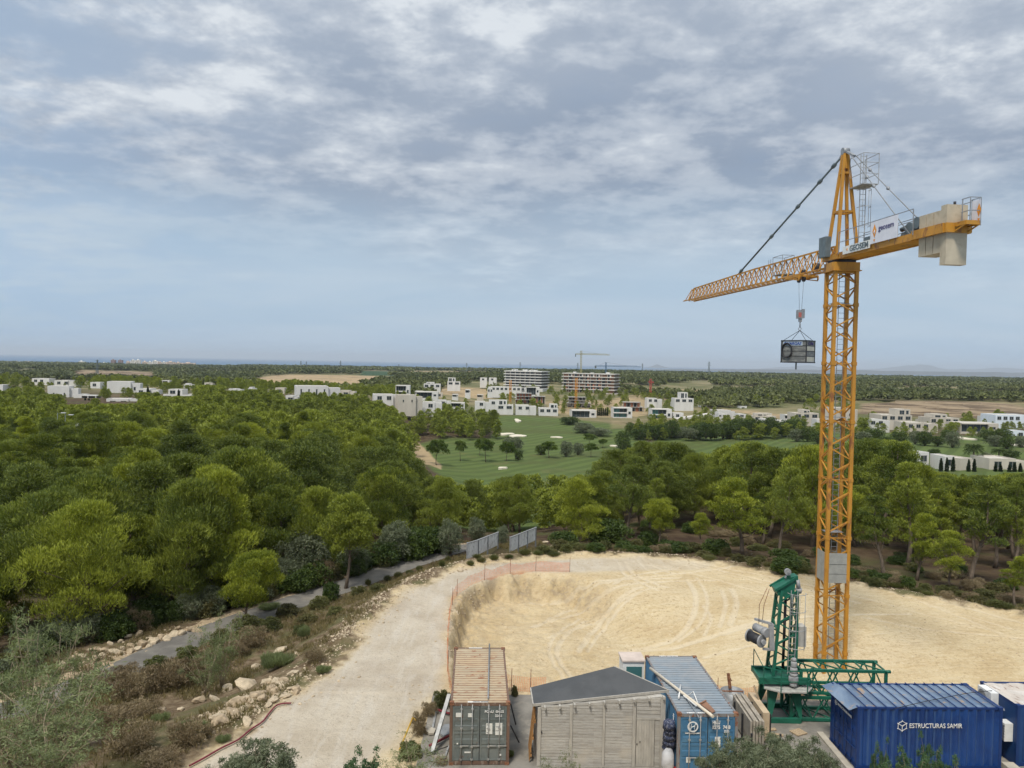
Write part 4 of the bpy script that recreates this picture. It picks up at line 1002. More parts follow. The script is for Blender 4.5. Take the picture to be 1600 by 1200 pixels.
# ------------------------------------------------------------------ houses
M['stucco'] = simple('white_stucco', (0.64, 0.63, 0.605), 0.85, 0.06, 0.25, col2=(0.58, 0.56, 0.51), thr=(0.55, 0.75), amt2=0.6, stretch=(1, 1, 0.3))
M['cream'] = simple('cream_stucco', (0.54, 0.495, 0.42), 0.85, 0.08, 0.25, col2=(0.50, 0.45, 0.37), thr=(0.55, 0.75), amt2=0.6, stretch=(1, 1, 0.3))
M['blueish'] = simple('bluish_white_paint', (0.68, 0.74, 0.80), 0.7, 0.05, 0.3)
M['roofgravel'] = simple('roof_gravel', (0.52, 0.48, 0.42), 0.95, 0.15, 0.5)
M['conc'] = simple('raw_concrete', (0.36, 0.345, 0.315), 0.9, 0.2, 0.35, col2=(0.22, 0.20, 0.17), thr=(0.5, 0.7))
M['slab'] = simple('pale_slab', (0.56, 0.53, 0.49), 0.85, 0.1, 0.3)
M['brick'] = simple('red_hollow_brick', (0.42, 0.17, 0.10), 0.9, 0.25, 0.8)
M['timber'] = simple('brown_cladding', (0.24, 0.13, 0.08), 0.8, 0.25, 0.4)
m, t = new_mat('dark_glass'); bs = t.n('ShaderNodeBsdfPrincipled', {'Base Color': (0.030, 0.042, 0.050), 'Roughness': 0.12, 'Specular IOR Level': 0.6}); t.n('ShaderNodeOutputMaterial', {0: bs}); M['glass'] = m
m, t = new_mat('turquoise_glass'); bs = t.n('ShaderNodeBsdfPrincipled', {'Base Color': (0.06, 0.16, 0.16), 'Roughness': 0.1, 'Specular IOR Level': 0.6}); t.n('ShaderNodeOutputMaterial', {0: bs}); M['tglass'] = m
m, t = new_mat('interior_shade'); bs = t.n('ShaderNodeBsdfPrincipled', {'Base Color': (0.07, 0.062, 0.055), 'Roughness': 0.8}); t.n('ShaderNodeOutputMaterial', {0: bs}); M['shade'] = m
def window(parent, x0, x1, z0, z1, y=0.0, glass='glass', side=None, frame='conc'):
    """a framed pane set on a wall; side = wall plane x for a side window (x0,x1 are then y)"""
    f = MB(); g = MB(); w_ = 0.12
    if side is None:
        g.box(x0, x1, y - 0.04, y + 0.02, z0, z1); f.box(x0 - w_, x1 + w_, y - 0.10, y + 0.01, z1, z1 + w_); f.box(x0 - w_, x1 + w_, y - 0.14, y + 0.01, z0 - w_, z0)
        if x1 - x0 > 2.2: f.box((x0 + x1) / 2 - .06, (x0 + x1) / 2 + .06, y - 0.08, y - 0.045, z0, z1)
    else:
        s = 1 if side > 0 else -1; X0 = side
        g.box(min(X0, X0 + .04 * s), max(X0, X0 + .04 * s), x0, x1, z0, z1); f.box(min(X0, X0 + .1 * s), max(X0, X0 + .1 * s), x0 - w_, x1 + w_, z1, z1 + w_)
    o = f.build('window', M[frame], parent); g.build('pane', M[glass], o); return o
def villa(px0, px1, pt, pb, d, colr, style, label):
    a = at_y(px0, pb, d); b = at_y(px1, pb, d); W = b[0] - a[0]; Hh = (pb - pt) * d / F; mat = M[{'w': 'stucco', 'c': 'cream', 'b': 'blueish'}[colr]]
    yaw = {'side': 0.25, 'side2': 0.30, 'big': 0.28, 'long2': 0.35}.get(style, 0.04 * (hash(label) % 5 - 2) * 0 + 0.05)
    r = empty('villa', (a[0], a[1], a[2]), label, 'villa', 'white villas around the golf course', 0.0)
    D = min(14, max(8, W * 0.7)); fl = 3.0; nf = 2 if Hh > 5.2 else 1
    w = MB(); u = MB(); rf = MB()
    def vol(mb, x0, x1, y0, y1, z0, z1, roof=True):
        mb.box(x0, x1, y0, y1, z0, z1)
        if roof:
            rf.box(x0 + .3, x1 - .3, y0 + .3, y1 - .3, z1 - 0.01, z1 + .04)
            for q in ((x0, x1, y0, y0 + .3), (x0, x1, y1 - .3, y1), (x0, x0 + .3, y0 + .3, y1 - .3), (x1 - .3, x1, y0 + .3, y1 - .3)): mb.box(*q, z1 + .002, z1 + .35)
    Ht = Hh - 0.35
    if style in ('cube', 'big', 'side', 'side2', 'long2', 'low', 'long', 'big2'):
        if style in ('side', 'side2', 'big', 'long2'):        # turned so that two walls show
            vol(w, 0, W * 0.72, 0, D, -5, Ht); vol(u, W * 0.72 + .003, W, 1.2, D * 0.8, -5, Ht * (0.86 if style != 'side' else 0.97))
        elif style == 'low' or style == 'long': vol(w, 0, W * 0.64, 0, D, -5, Ht); vol(u, W * 0.64 + .003, W, 0.8, D * .9, -5, Ht * 0.84)
        else: vol(w, 0, W, 0, D, -5, Ht)
        n = max(1, int(W / 5.5))
        for k in range(n):
            xc = W * 0.7 * (k + 0.6) / n
            if style == 'side2': window(r, xc - .3, xc + .3, Ht * .45, Ht * .62, 0)
            elif style == 'long2': window(r, xc - .35, xc + .35, Ht * .25, Ht * .80, 0)
            elif style == 'big': 
                if k == 0: window(r, W * .80, W * .86, Ht * .35, Ht * .6, 1.2)
            else: window(r, xc - min(1.2, W / n * .28), xc + min(1.2, W / n * .28), max(0.3, Ht - 2.6), max(1.4, Ht - .7), 0)
    elif style == 'porch':
        vol(w, 0, W * .35, 0, D, -5, Ht); u.box(W * .35, W, 0, D * .6, Ht - .4, Ht)
        for x in (W * .62, W * .96): u.box(x - .2, x + .2, 0, .4, -5, Ht - .4)
        u.box(W * .35, W, D * .6 - .3, D * .6, -5, Ht - .4)
    elif style in ('step', 'top', 'step2', 'tower', 'tower2'):
        x0u, x1u = {'step': (.15, .62), 'top': (.38, .66), 'step2': (.05, .62), 'tower': (.58, .97), 'tower2': (.30, .70)}[style]
        hl = Ht * {'step': .66, 'top': .70, 'step2': .52, 'tower': .60, 'tower2': .55}[style]
        vol(w, 0, W, 0, D, -5, hl); vol(u, W * x0u, W * x1u, 1.0, D * .85, hl + .36, Ht)
        u.box(W * x0u + .1, W * x1u - .1, 1.1, D * .8, hl - .1, hl + .355)
        n = max(2, int(W / 4.5))
        for k in range(n):
            xc = W * (k + .5) / n; window(r, xc - W / n * .3, xc + W / n * .3, max(.2, hl - 2.5), hl - .55, 0)
        if Ht - hl > 1.4: window(r, W * (x0u + .12 * (x1u - x0u)), W * (x0u + .5 * (x1u - x0u)), hl + .7, Ht - .4, 1.0)
        if Ht - hl > 1.4: window(r, W * (x0u + .66 * (x1u - x0u)), W * (x0u + .86 * (x1u - x0u)), hl + .9, Ht - .5, 1.0)
    else:  # glass, glass2, frame : deep roof slabs with glazing between
        levels = 2 if style in ('glass2', 'frame') else 1
        lh = Ht / levels
        w.box(W * .72, W, 0, D, -5, Ht); w.box(0, .4, 0, D, -5, Ht); w.box(.4, W * .72, D - .4, D, -5, Ht)
        for k in range(levels):
            u.box(0 - .003, W * .72, -1.0, D - .4, (k + 1) * lh - .5, (k + 1) * lh); 
            u.box(.4, W * .72, -.2, D - .4, k * lh - (5 if k == 0 else .02), k * lh + .12)
            window(r, .7, W * .33, k * lh + .3, (k + 1) * lh - .62, .5, 'tglass' if style == 'glass2' else 'glass'); window(r, W * .37, W * .69, k * lh + .3, (k + 1) * lh - .62, .5, 'tglass' if style == 'glass2' and k == 0 else 'glass')
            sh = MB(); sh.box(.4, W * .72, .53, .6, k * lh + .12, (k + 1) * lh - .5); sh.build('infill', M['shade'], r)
        window(r, W * .80, W * .92, Ht * .35, Ht * .6, 0)
        rf.box(.3, W - .3, .3, D - .6, Ht + .003, Ht + .06)
    w.build('wall', mat, r)
    if u.v: u.build('upper_wall' if style not in ('glass', 'glass2', 'frame') else 'roof_slab', mat, r)
    if rf.v: rf.build('roof', M['roofgravel'], r)
    r.rotation_euler.z = yaw
    return r
for v in VILLAS: villa(*v)

# wedge roofed club house
a = at_y(1062, 662, 545); r = empty('club_house', a, 'low modern building with a long sloping wedge roof behind the treeline', 'building')
mb = MB(); mb.hexa([(0, 0, -4), (20, 0, -4), (20, 9, -4), (0, 9, -4)], [(0, 0, 2.4), (20, 0, 4.6), (20, 9, 4.6), (0, 9, 2.4)]); mb.build('wall', M['shade'], r)
mb = MB(); mb.hexa([(-2, -1, 2.42), (21, -1, 5.2), (21, 10, 5.2), (-2, 10, 2.42)], [(-2, -1, 3.4), (21.8, -1, 7.4), (21.8, 10, 7.4), (-2, 10, 3.4)]); mb.build('roof', M['slab'], r)

# ------------------------------------------------------------------ two hotel blocks
def hotel(px0, pxc, px1, pt, pb, d, label, brown, nfl, seed):
    """front from px0 to pxc, end wall from pxc to px1"""
    th = R(-22); a = at_y(px0, pb, d); wF = (pxc - px0) * d / F / math.cos(th); wE = (px1 - pxc) * d / F / math.sin(-th)
    H_ = (pb - pt) * d / F; fh = H_ / nfl
    r = empty('apartment_building', a, label, 'apartment block', None, th); rg2 = np.random.default_rng(seed)
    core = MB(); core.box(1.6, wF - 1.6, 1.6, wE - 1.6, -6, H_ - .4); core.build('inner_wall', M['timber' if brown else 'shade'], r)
    for k in range(nfl):
        s = MB(); z = k * fh; o_ = 0.9 * math.sin(k * 1.7 + seed)
        s.box(0 - o_ * .3, wF + o_ * .4, -o_ * .4, wE, z + fh - .55, z + fh - .1 + .55)
        s.build('balcony_slab', M['slab' if brown else 'stucco'], r)
        n = int(wF / 6.5)
        for j in range(n):
            x = 1.8 + (wF - 4) * j / n
            if rg2.random() < .75: g = MB(); g.box(x, x + (wF - 4) / n * .55, 1.5, 1.595, z + .45, z + fh - .56); g.build('glazing', M['glass'], r)
            p_ = MB(); p_.box(x - .2, x + .15, .7, 1.59, z + (.46 if k else -5), z + fh - .56); p_.build('party_wall', M['slab'], r)
            if brown and rg2.random() < .35: p_ = MB(); p_.box(x + 2.6, x + 4.2, 1.0, 1.45, z + .46, z + fh - .56); p_.build('block_wall', M['brick' if k in (1, 2, 4) else 'slab'], r)
        for j in range(4): e = MB(); e.box(wF - 1.59, wF - 1.5, 3 + j * (wE - 6) / 4, 3 + (j + .55) * (wE - 6) / 4, z + .46, z + fh - .56); e.build('glazing', M['glass'], r)
    t_ = MB()
    for j in range(9 if not brown else 3):
        x = 3 + rg2.random() * (wF - 9); t_.box(x, x + 1.5 + 3 * rg2.random(), 3, 7, H_ + .46, H_ + 1.3 + rg2.random())
    t_.build('roof_plant_room', M['stucco'], r)
    b = MB(); b.box(-3, wF + 3, -4, wE + 1, -9, -0.3); b.build('podium', M['slab' if brown else 'stucco'], r)
    return r
hotel(787, 845, 859, 579.5, 605, 890, 'left white six floor apartment block with long balconies behind the villas', False, 6, 1)
hotel(877, 956, 969, 583, 612, 890, 'right brownish unfinished apartment block with bare balconies beside the white one', True, 6, 2)

# ------------------------------------------------------------------ unfinished houses on the earth slope
def shell_house(px0, px1, pt, pb, d, label, mats, floors=2, seed=0):
    a = at_y(px0, pb, d); W = (px1 - px0) * d / F; Hh = (pb - pt) * d / F; fh = Hh / floors; r = empty('unfinished_house', a, label, 'building site', 'unfinished houses on the earth slope'); q = np.random.default_rng(seed)
    s = MB(); c = MB(); w = MB(); sh = MB()
    for k in range(floors):
        x0 = W * (0.0 if k == 0 else .12 * q.random()); x1 = W * (1 if k == 0 else .6 + .3 * q.random())
        s.box(x0, x1, -1, 9, (k + 1) * fh - .35, (k + 1) * fh)
        for j in range(6): c.box(x0 + (x1 - x0 - .4) * j / 5, x0 + (x1 - x0 - .4) * j / 5 + .4, 0, .4, k * fh - (4 if k == 0 else 0), (k + 1) * fh - .352)
        for j in range(5):
            if q.random() < .6: w.box(x0 + (x1 - x0) * j / 5 + .5, x0 + (x1 - x0) * (j + .8) / 5, .6, .85, k * fh, (k + 1) * fh - .36)
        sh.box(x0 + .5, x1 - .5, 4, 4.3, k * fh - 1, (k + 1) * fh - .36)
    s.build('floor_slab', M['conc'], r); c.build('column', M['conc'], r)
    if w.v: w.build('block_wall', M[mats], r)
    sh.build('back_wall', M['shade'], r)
shell_house(805, 836, 614, 629, 640, 'unfinished house of grey slabs with red brick upper wall', 'brick', 3, 1)
shell_house(833, 852, 619, 630, 635, 'low red brick shell right of the grey slabbed house', 'brick', 1, 2)
shell_house(886, 924, 620, 634, 640, 'bare grey concrete frame of three open floors on the slope', 'conc', 3, 3)
shell_house(972, 1006, 628, 643, 610, 'red brick house shell next to the two storey glass villa', 'brick', 2, 4)

# ------------------------------------------------------------------ coast: blocks on the horizon
M['coastw'] = simple('coast_white', (0.85, 0.82, 0.76), 0.9, 0.1, 0.02); M['coastp'] = simple('coast_pink', (0.72, 0.58, 0.48), 0.9, 0.1, 0.02); M['coastd'] = simple('coast_brown', (0.30, 0.20, 0.18), 0.9, 0.1, 0.02)
def tower(px0, px1, pt, d, mat, label, grp):
    a = at_y(px0, pt - 1.2, d); W = (px1 - px0) * d / F; z0 = float(ground_z(np.array([a[0]]), np.array([d]))[0]) - 3
    r = empty('tower_block', (a[0], d, z0), label, 'tower block', grp); Hh = a[2] - z0
    b = MB(); b.box(0, W, 0, 18, 0, Hh); b.box(W * .3, W * .6, 4, 10, Hh, Hh + 4); b.build('wall', M[mat], r)
    s = MB(); n = max(3, int(Hh / 3.4))
    for k in range(n): s.box(W * .08, W * .92, -.3, -.02, Hh * (k + .35) / n, Hh * (k + .75) / n)
    s.build('balcony_band', M['shade'], r)
towers = [(173, 179, 563.5, 'coastd', 'dark slim tower block, first of the brown pair on the coast'), (184, 190, 564, 'coastd', 'dark slim tower block, second of the brown pair on the coast'),
 (197, 202, 566, 'coastp', 'lowest block at the left end of the coast row'), (204, 211, 564, 'coastw', 'bright tower block beside the tallest one of the coast row'), (212, 218, 563.6, 'coastw', 'tallest bright tower block of the coast row'),
 (222, 229, 566.2, 'coastp', 'pinkish low block after the tallest pair on the coast'), (231, 236, 566.5, 'coastw', 'small pale block between pinkish blocks on the coast'), (238, 246, 565, 'coastw', 'broad pale block in the middle of the coast row'),
 (247, 252, 567, 'coastp', 'small pink block right of the broad pale one on the coast'), (253, 258, 566.8, 'coastw', 'narrow pale block in the right half of the coast row'), (260, 272, 566.5, 'coastp', 'wide pinkish block in the right half of the coast row'),
 (274, 282, 567.6, 'coastp', 'pink block near the right end of the coast row'), (284, 304, 568, 'coastp', 'long low pink block closing the coast row'), (123, 130, 565.8, 'coastw', 'lone white building on the coast left of the lattice mast'), (159, 165, 568, 'coastw', 'small white house at the sea edge right of the lattice mast')]
for a, b, tp, mt, lb in towers: tower(a, b, tp, 3900, mt, lb, 'tower blocks on the coast')
for k in range(12): tower(-4 + k * 4.6, -0.6 + k * 4.6, 566.2 + (k % 3) * 0.4, 3900, 'coastw' if k % 2 else 'coastp', 'pale seaside block in the tight row at the left edge of the horizon', 'tight row of seaside blocks')

# ------------------------------------------------------------------ bunkers
M['bunker'] = simple('bunker_sand', (0.66, 0.60, 0.48), 0.95, 0.06, 0.5)
def bunker(px, py, w, h, seed, label):
    b = hit(px, py); q = np.random.default_rng(seed); n = 28; rx = w / 2 * b[1] / F; ry = h / 2 * b[1] / F * b[1] / (CZ - b[2]); mb = MB(); vs = [(b[0], b[1])]
    for k in range(n): 
        a = 2 * math.pi * k / n; rr = 1 + .25 * math.sin(2 * a + seed) + .15 * math.sin(3 * a + seed * 2) + .1 * q.normal() * .3; vs.append((b[0] + math.cos(a) * rx * rr, b[1] + math.sin(a) * ry * rr))
    V = np.array(vs); z = ground_z(V[:, 0], V[:, 1]) * 0 + float(ground_z(np.array([b[0]]), np.array([b[1]]))[0])
    z = ground_z(V[:, 0], V[:, 1]); z = np.maximum(z, z.mean()) + 0.45
    bot = [(x, y, zz - 1.2) for (x, y), zz in zip(vs, z)]; top = [(x, y, zz) for (x, y), zz in zip(vs, z)]
    mb.add(top + bot, [(0, i, i % n + 1) for i in range(1, n + 1)] + [(i, i % n + 1, i % n + 2 + n, i + 1 + n)[::-1] for i in range(1, n + 1)])
    tag(mb.build('bunker', M['bunker']), label, None, kind='structure')
for i, (px, py, w, h, lb) in enumerate([(788, 679, 26, 2.4, 'long'), (808, 682, 22, 3.5, 'wide'), (870, 684, 15, 1.8, 'small'), (964, 698, 17, 2.5, 'round'), (809, 658, 11, 3, 'far'), (1509, 686, 22, 3.5, 'right'), (1592, 697, 24, 4.5, 'edge'), (785, 732, 12, 2, 'near')]):
    bunker(px, py, w, h, i, lb + ' white sand bunker on the fairway')

# ------------------------------------------------------------------ trees on the course, by the villas
def G(key, name, px, py, top, w, label, cat, grp, h0=8.0, w0=8.6, y=None):
    b = hit(px, py) if y is None else at_y(px, py, y); h = (py - top) * b[1] / F; wd = w * b[1] / F
    s = h / h0; sx = wd / w0
    return put(key, name, b[0], b[1], b[2] - .1, (sx, sx, s), rg.random() * 6.28, label, cat, grp)
SP = [(682, 727, 688, 37, 'umbrella pine with a slanting trunk, nearest the cart path'), (719, 720, 689, 26, 'umbrella pine standing second along the near fairway edge'), (750, 713, 687, 22, 'small umbrella pine half behind a larger one'),
      (758, 722, 686, 34, 'wide umbrella pine in the middle of the near fairway row'), (792, 721, 691, 30, 'umbrella pine left of the pale bunker'), (857, 716, 690, 37, 'wide umbrella pine leaning right beside two grey olives'), (923, 715, 693, 27, 'umbrella pine below the tall round crowned one'),
      (921, 696, 678, 29, 'tall round crowned umbrella pine at the fairway bend'), (942, 700, 686, 19, 'small round umbrella pine beside the tall round one')]
for px, py, tp, w, lb in SP: G('stone%d' % (px % 2), 'stone_pine', px, py, tp, w, lb, 'stone pine', 'umbrella pines on the fairway')
OL = [(800, 706, 680, 40, 'grey olive behind the pale bunker'), (884, 714, 687, 24, 'grey olive between two umbrella pines'), (903, 711, 690, 22, 'second grey olive left of the umbrella pine'), (845, 711, 693, 18, 'small dark bush left of a leaning umbrella pine'),
      (810, 719, 702, 14, 'bright green shrub at the foot of an umbrella pine'), (973, 700, 672, 24, 'dark round tree at the edge of the big pines'), (975, 712, 682, 22, 'green tree before the dark round one')]
for px, py, tp, w, lb in OL: G('olive_tree' if 'olive' in lb else 'broad_tree', 'olive_tree' if 'olive' in lb else 'round_tree', px, py, tp, w, lb, 'tree', 'small trees on the fairway', 6.0 if 'olive' in lb else 7.0, 6.4)
G('broad_tree', 'round_tree', 890, 664, 650, 34, 'dark clump of shrubs in the middle of the far fairway', 'tree', None, 7, 7); G('grey_tree', 'grey_tree', 913, 676, 659, 42, 'grey brown brush clump right of the dark clump on the far fairway', 'tree', None, 7, 7)
G('grey_tree', 'grey_tree', 935, 681, 668, 40, 'low reedy brush right of the grey brown clump', 'tree', None, 7, 7); G('pine0', 'pine_tree', 769, 672, 640, 30, 'last tall pine where the bank meets the far fairway', 'pine tree', None, 10, 7.5, 405)
# belt of dark trees at the far edge of the fairway
q = np.random.default_rng(9)
for k in range(30):
    px = 990 + k * 8.6 + q.normal() * 2; py = 683 + 7 * q.random() if k < 19 else 676 + 6 * q.random(); hh = 22 + 8 * q.random()
    if 1060 < px < 1150: py = 684 + 2 * q.random()
    ol = q.random() < .42
    G('olive_tree' if ol else 'broad_tree', 'olive_tree' if ol else 'round_tree', px, py, py - hh * (.7 if ol else 1), (26 if ol else 24) + 6 * q.random(), ('grey olive' if ol else 'dark green round tree') + ' in the belt behind the fairway, ' + ['left end', 'left half', 'below the wedge roof', 'below the plain white villa', 'right half', 'right end'][min(5, k // 5)], 'tree', 'belt of trees behind the fairway' + (', olives' if ol else ''), 6 if ol else 7, 6.6, y=415 + 20 * q.random())
for k, (px, py, tp, w) in enumerate([(1245, 690, 668, 30), (1262, 690, 665, 26), (1278, 693, 672, 24), (1350, 695, 672, 30), (1365, 690, 668, 30), (1405, 696, 672, 26), (1430, 694, 671, 24), (1445, 696, 672, 26), (1465, 697, 680, 22), (1488, 699, 672, 28), (1482, 686, 671, 26), (1545, 688, 671, 34), (1555, 698, 678, 32), (1573, 702, 682, 22), (1567, 690, 668, 30), (1595, 700, 680, 26), (1340, 690, 674, 20), (1385, 700, 680, 26), (1540, 720, 705, 22), (1580, 718, 702, 26), (1460, 714, 700, 20)]):
    ol = k % 3 == 0
    G('olive_tree' if ol else 'broad_tree', 'olive_tree' if ol else 'round_tree', px, py, tp, w, ('grey olive' if ol else 'dark round tree') + ' on the green ' + ('left of the crane mast' if px < 1300 else 'just right of the crane mast' if px < 1380 else 'left of the bunker' if px < 1500 else 'behind the palms' if py > 705 else 'right of the bunker'), 'tree', 'trees on the far right green' + (', olives' if ol else ''), 6 if ol else 7, 6.6)
CY = [(1470, 738, 715, 'thin cypress, leftmost of the three before the white terrace'), (1479, 741, 714, 'thin cypress, middle of the three before the white terrace'), (1489, 737, 713, 'thin cypress, rightmost of the three before the white terrace'), (1513, 745, 717, 'thick cypress, left of the pair before the pale wall'), (1522, 740, 716, 'thick cypress, right of the pair before the pale wall'),
      (1555, 744, 723, 'short cypress first of the row at the right edge'), (1563, 742, 724, 'short cypress second of the row at the right edge'), (1577, 742, 724, 'short cypress third of the row at the right edge'), (1585, 738, 722, 'stout cypress fourth of the row at the right edge'), (1594, 740, 723, 'stout cypress last of the row at the right edge')]
for px, py, tp, lb in CY: G('cypress', 'cypress', px, py, tp, 6.5, lb, 'cypress', 'cypresses before the pale villas', 6.4, 1.15, y=244)
for px, py, tp, lb in [(279, 632, 608, 'dark cypress in front of the stepped white house'), (231, 622, 603, 'dark cypress beside the large block house'), (133, 637, 621, 'short cypress, left of three by the open porch'), (139, 637, 622, 'short cypress, middle of three by the open porch'), (145, 638, 623, 'short cypress, right of three by the open porch')]:
    G('cypress', 'cypress', px, py, tp, 5.0, lb, 'cypress', 'cypresses by the left villas', 6.4, 1.15, y=375)
for k, px in enumerate(range(934, 952, 3)): G('cypress', 'cypress', px, 650, 637, 3.0, 'clipped dark cypress in the tall hedge row beside the low villa', 'cypress', 'cypress hedge row', 6.4, 1.15, y=550)
G('palm', 'palm_tree', 1521, 722, 692, 30, 'bushy palm rising behind the pale walled villa', 'palm', None, 6.2, 5.2, y=262); G('palm', 'palm_tree', 1560, 716, 700, 22, 'smaller palm at the edge of the right green', 'palm', None, 6.2, 5.2, y=290)
# ------------------------------------------------------------------ yard
M['slabc'] = simple('yard_concrete', (0.205, 0.190, 0.165), 0.9, 0.25, 0.7, col2=(0.30, 0.27, 0.22), thr=(0.48, 0.68), bump=0.01)
M['kerb'] = simple('kerb_concrete', (0.42, 0.38, 0.31), 0.9, 0.15, 1.5)
mb = MB(); mb.box(-3.6, 24.5, 30.4, 37.6, -0.4, 0.0); tag(mb.build('concrete_pad', M['slabc']), 'stained grey concrete yard under the containers', None, kind='structure')
mb = MB(); mb.box(-3.6, 24.5, 30.05, 30.395, -0.5, 0.10); tag(mb.build('kerb', M['kerb']), 'pale concrete kerb along the front of the yard', None, kind='structure')
mb = MB(); mb.box(14.0, 20.9, 30.5, 30.95, 0.004, 0.07); mb.box(13.98, 14.25, 31.0, 34.1, 0.004, 0.10); mb.box(20.6, 21.1, 30.6, 31.5, 0.004, 0.22)
tag(mb.build('footing_strip', M['kerb']), 'low pale concrete footing around the blue container', 'footing')

# ------------------------------------------------------------------ shipping containers
def paint(name, base, rust, thr, scale=1.2, rough=0.55, fade=None, streak=(1, 1, 0.35), groove=None, per=0.121):
    m, t = new_mat(name); oc = t.n('ShaderNodeTexCoord').outputs['Object']
    c = t.mix(t.ramp(t.noise(t.scale(oc, streak), scale, 6, 0.6), 0.35, 0.65), tuple(v * .85 for v in base), base)
    if fade: c = t.mix(t.math('MULTIPLY', t.ramp(t.noise(oc, scale * .7, 7, 0.65, 0.6), 0.42, 0.62), 0.8), c, fade)
    r_ = t.noise(t.scale(oc, streak), scale * 3.1, 9, 0.7, 0.4)
    c = t.mix(t.ramp(r_, thr, thr + 0.08), c, rust)
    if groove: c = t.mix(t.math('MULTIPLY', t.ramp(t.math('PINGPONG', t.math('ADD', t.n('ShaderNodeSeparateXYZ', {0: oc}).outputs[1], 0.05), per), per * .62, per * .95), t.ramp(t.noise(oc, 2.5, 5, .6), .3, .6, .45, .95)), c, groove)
    bs = t.n('ShaderNodeBsdfPrincipled', {'Base Color': c, 'Roughness': rough, 'Specular IOR Level': 0.4})
    bn = t.n('ShaderNodeBump', {'Strength': 0.35, 'Distance': 0.01, 'Height': t.noise(oc, 9, 6, 0.6)}); t.set(bs, 'Normal', bn)
    t.n('ShaderNodeOutputMaterial', {0: bs}); return m
M['rust'] = simple('rust', (0.20, 0.085, 0.045), 0.9, 0.4, 5, col2=(0.33, 0.20, 0.12), thr=(0.5, 0.65))
M['steel'] = simple('dull_galvanised', (0.36, 0.36, 0.35), 0.55, 0.2, 5, metal=0.3)
M['greysteel'] = simple('grey_steel', (0.26, 0.27, 0.28), 0.5, 0.2, 4, metal=0.2)
M['black'] = simple('black_steel', (0.025, 0.025, 0.028), 0.6, 0.2, 5)
M['white'] = simple('white_paint', (0.72, 0.72, 0.70), 0.6, 0.06, 4)
M['label'] = simple('paper_label', (0.70, 0.70, 0.66), 0.8, 0.08, 8)
M['wood'] = simple('weathered_board', (0.40, 0.30, 0.19), 0.85, 0.25, 4, stretch=(4, 4, 0.6))
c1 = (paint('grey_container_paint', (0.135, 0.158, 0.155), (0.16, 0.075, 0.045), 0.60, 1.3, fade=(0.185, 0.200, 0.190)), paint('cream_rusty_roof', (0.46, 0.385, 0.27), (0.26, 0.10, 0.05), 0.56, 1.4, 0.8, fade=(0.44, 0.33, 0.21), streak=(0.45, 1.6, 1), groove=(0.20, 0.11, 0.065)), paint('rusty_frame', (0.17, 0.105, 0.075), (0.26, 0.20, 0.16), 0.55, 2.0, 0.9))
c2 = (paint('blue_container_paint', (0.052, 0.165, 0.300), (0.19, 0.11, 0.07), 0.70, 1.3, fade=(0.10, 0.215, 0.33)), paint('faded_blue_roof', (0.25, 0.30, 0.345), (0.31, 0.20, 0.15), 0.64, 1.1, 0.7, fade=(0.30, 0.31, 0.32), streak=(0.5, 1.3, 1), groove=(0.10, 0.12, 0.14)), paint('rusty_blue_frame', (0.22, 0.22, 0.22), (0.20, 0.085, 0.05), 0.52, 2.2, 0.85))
c3 = (paint('deep_blue_paint', (0.005, 0.036, 0.160), (0.10, 0.13, 0.22), 0.61, 1.0, 0.45, fade=(0.009, 0.055, 0.215), streak=(1, 1, 0.12), groove=(0.035, 0.085, 0.215), per=.174), paint('sky_blue_sheet_roof', (0.125, 0.185, 0.280), (0.36, 0.26, 0.17), 0.56, 0.8, 0.5, fade=(0.22, 0.29, 0.38), streak=(1, .8, 1)), paint('deep_blue_frame', (0.005, 0.033, 0.150), (0.08, 0.10, 0.18), 0.68, 1.5, 0.45))  # chalky lighter stripes on the blue side also paint in the shading of its folds
c4 = (paint('mid_blue_paint', (0.010, 0.052, 0.170), (0.09, 0.13, 0.22), 0.70, 1.0, 0.5), paint('chalky_roof', (0.56, 0.50, 0.44), (0.26, 0.17, 0.13), 0.56, 1.3, 0.9, fade=(0.62, 0.60, 0.57), streak=(.6, 1.6, 1)), paint('mid_blue_frame', (0.006, 0.034, 0.14), (0.20, 0.12, 0.10), 0.66, 1.5, 0.5))
def corrug(mb, p0, ax, nz, L, H, pitch, depth, vert=True, m=0):
    """sheet starting at p0, running L along ax, its height H along +Z (or along another axis), folded towards nz"""
    n = max(1, int(round(L / pitch))); pitch = L / n; xs = []
    for i in range(n): xs += [(i * pitch, 0), ((i + .32) * pitch, 0), ((i + .5) * pitch, 1), ((i + .82) * pitch, 1)]
    xs.append((L, 0)); p0 = Vector(p0); ax = Vector(ax); nz = Vector(nz); hv = Vector(vert if not isinstance(vert, bool) else (0, 0, 1))
    b = [p0 + ax * s - nz * depth * k for s, k in xs]; t_ = [p + hv * H for p in b]; N = len(xs)
    mb.add(b + t_, [(i, i + 1, N + i + 1, N + i) for i in range(N - 1)], m)
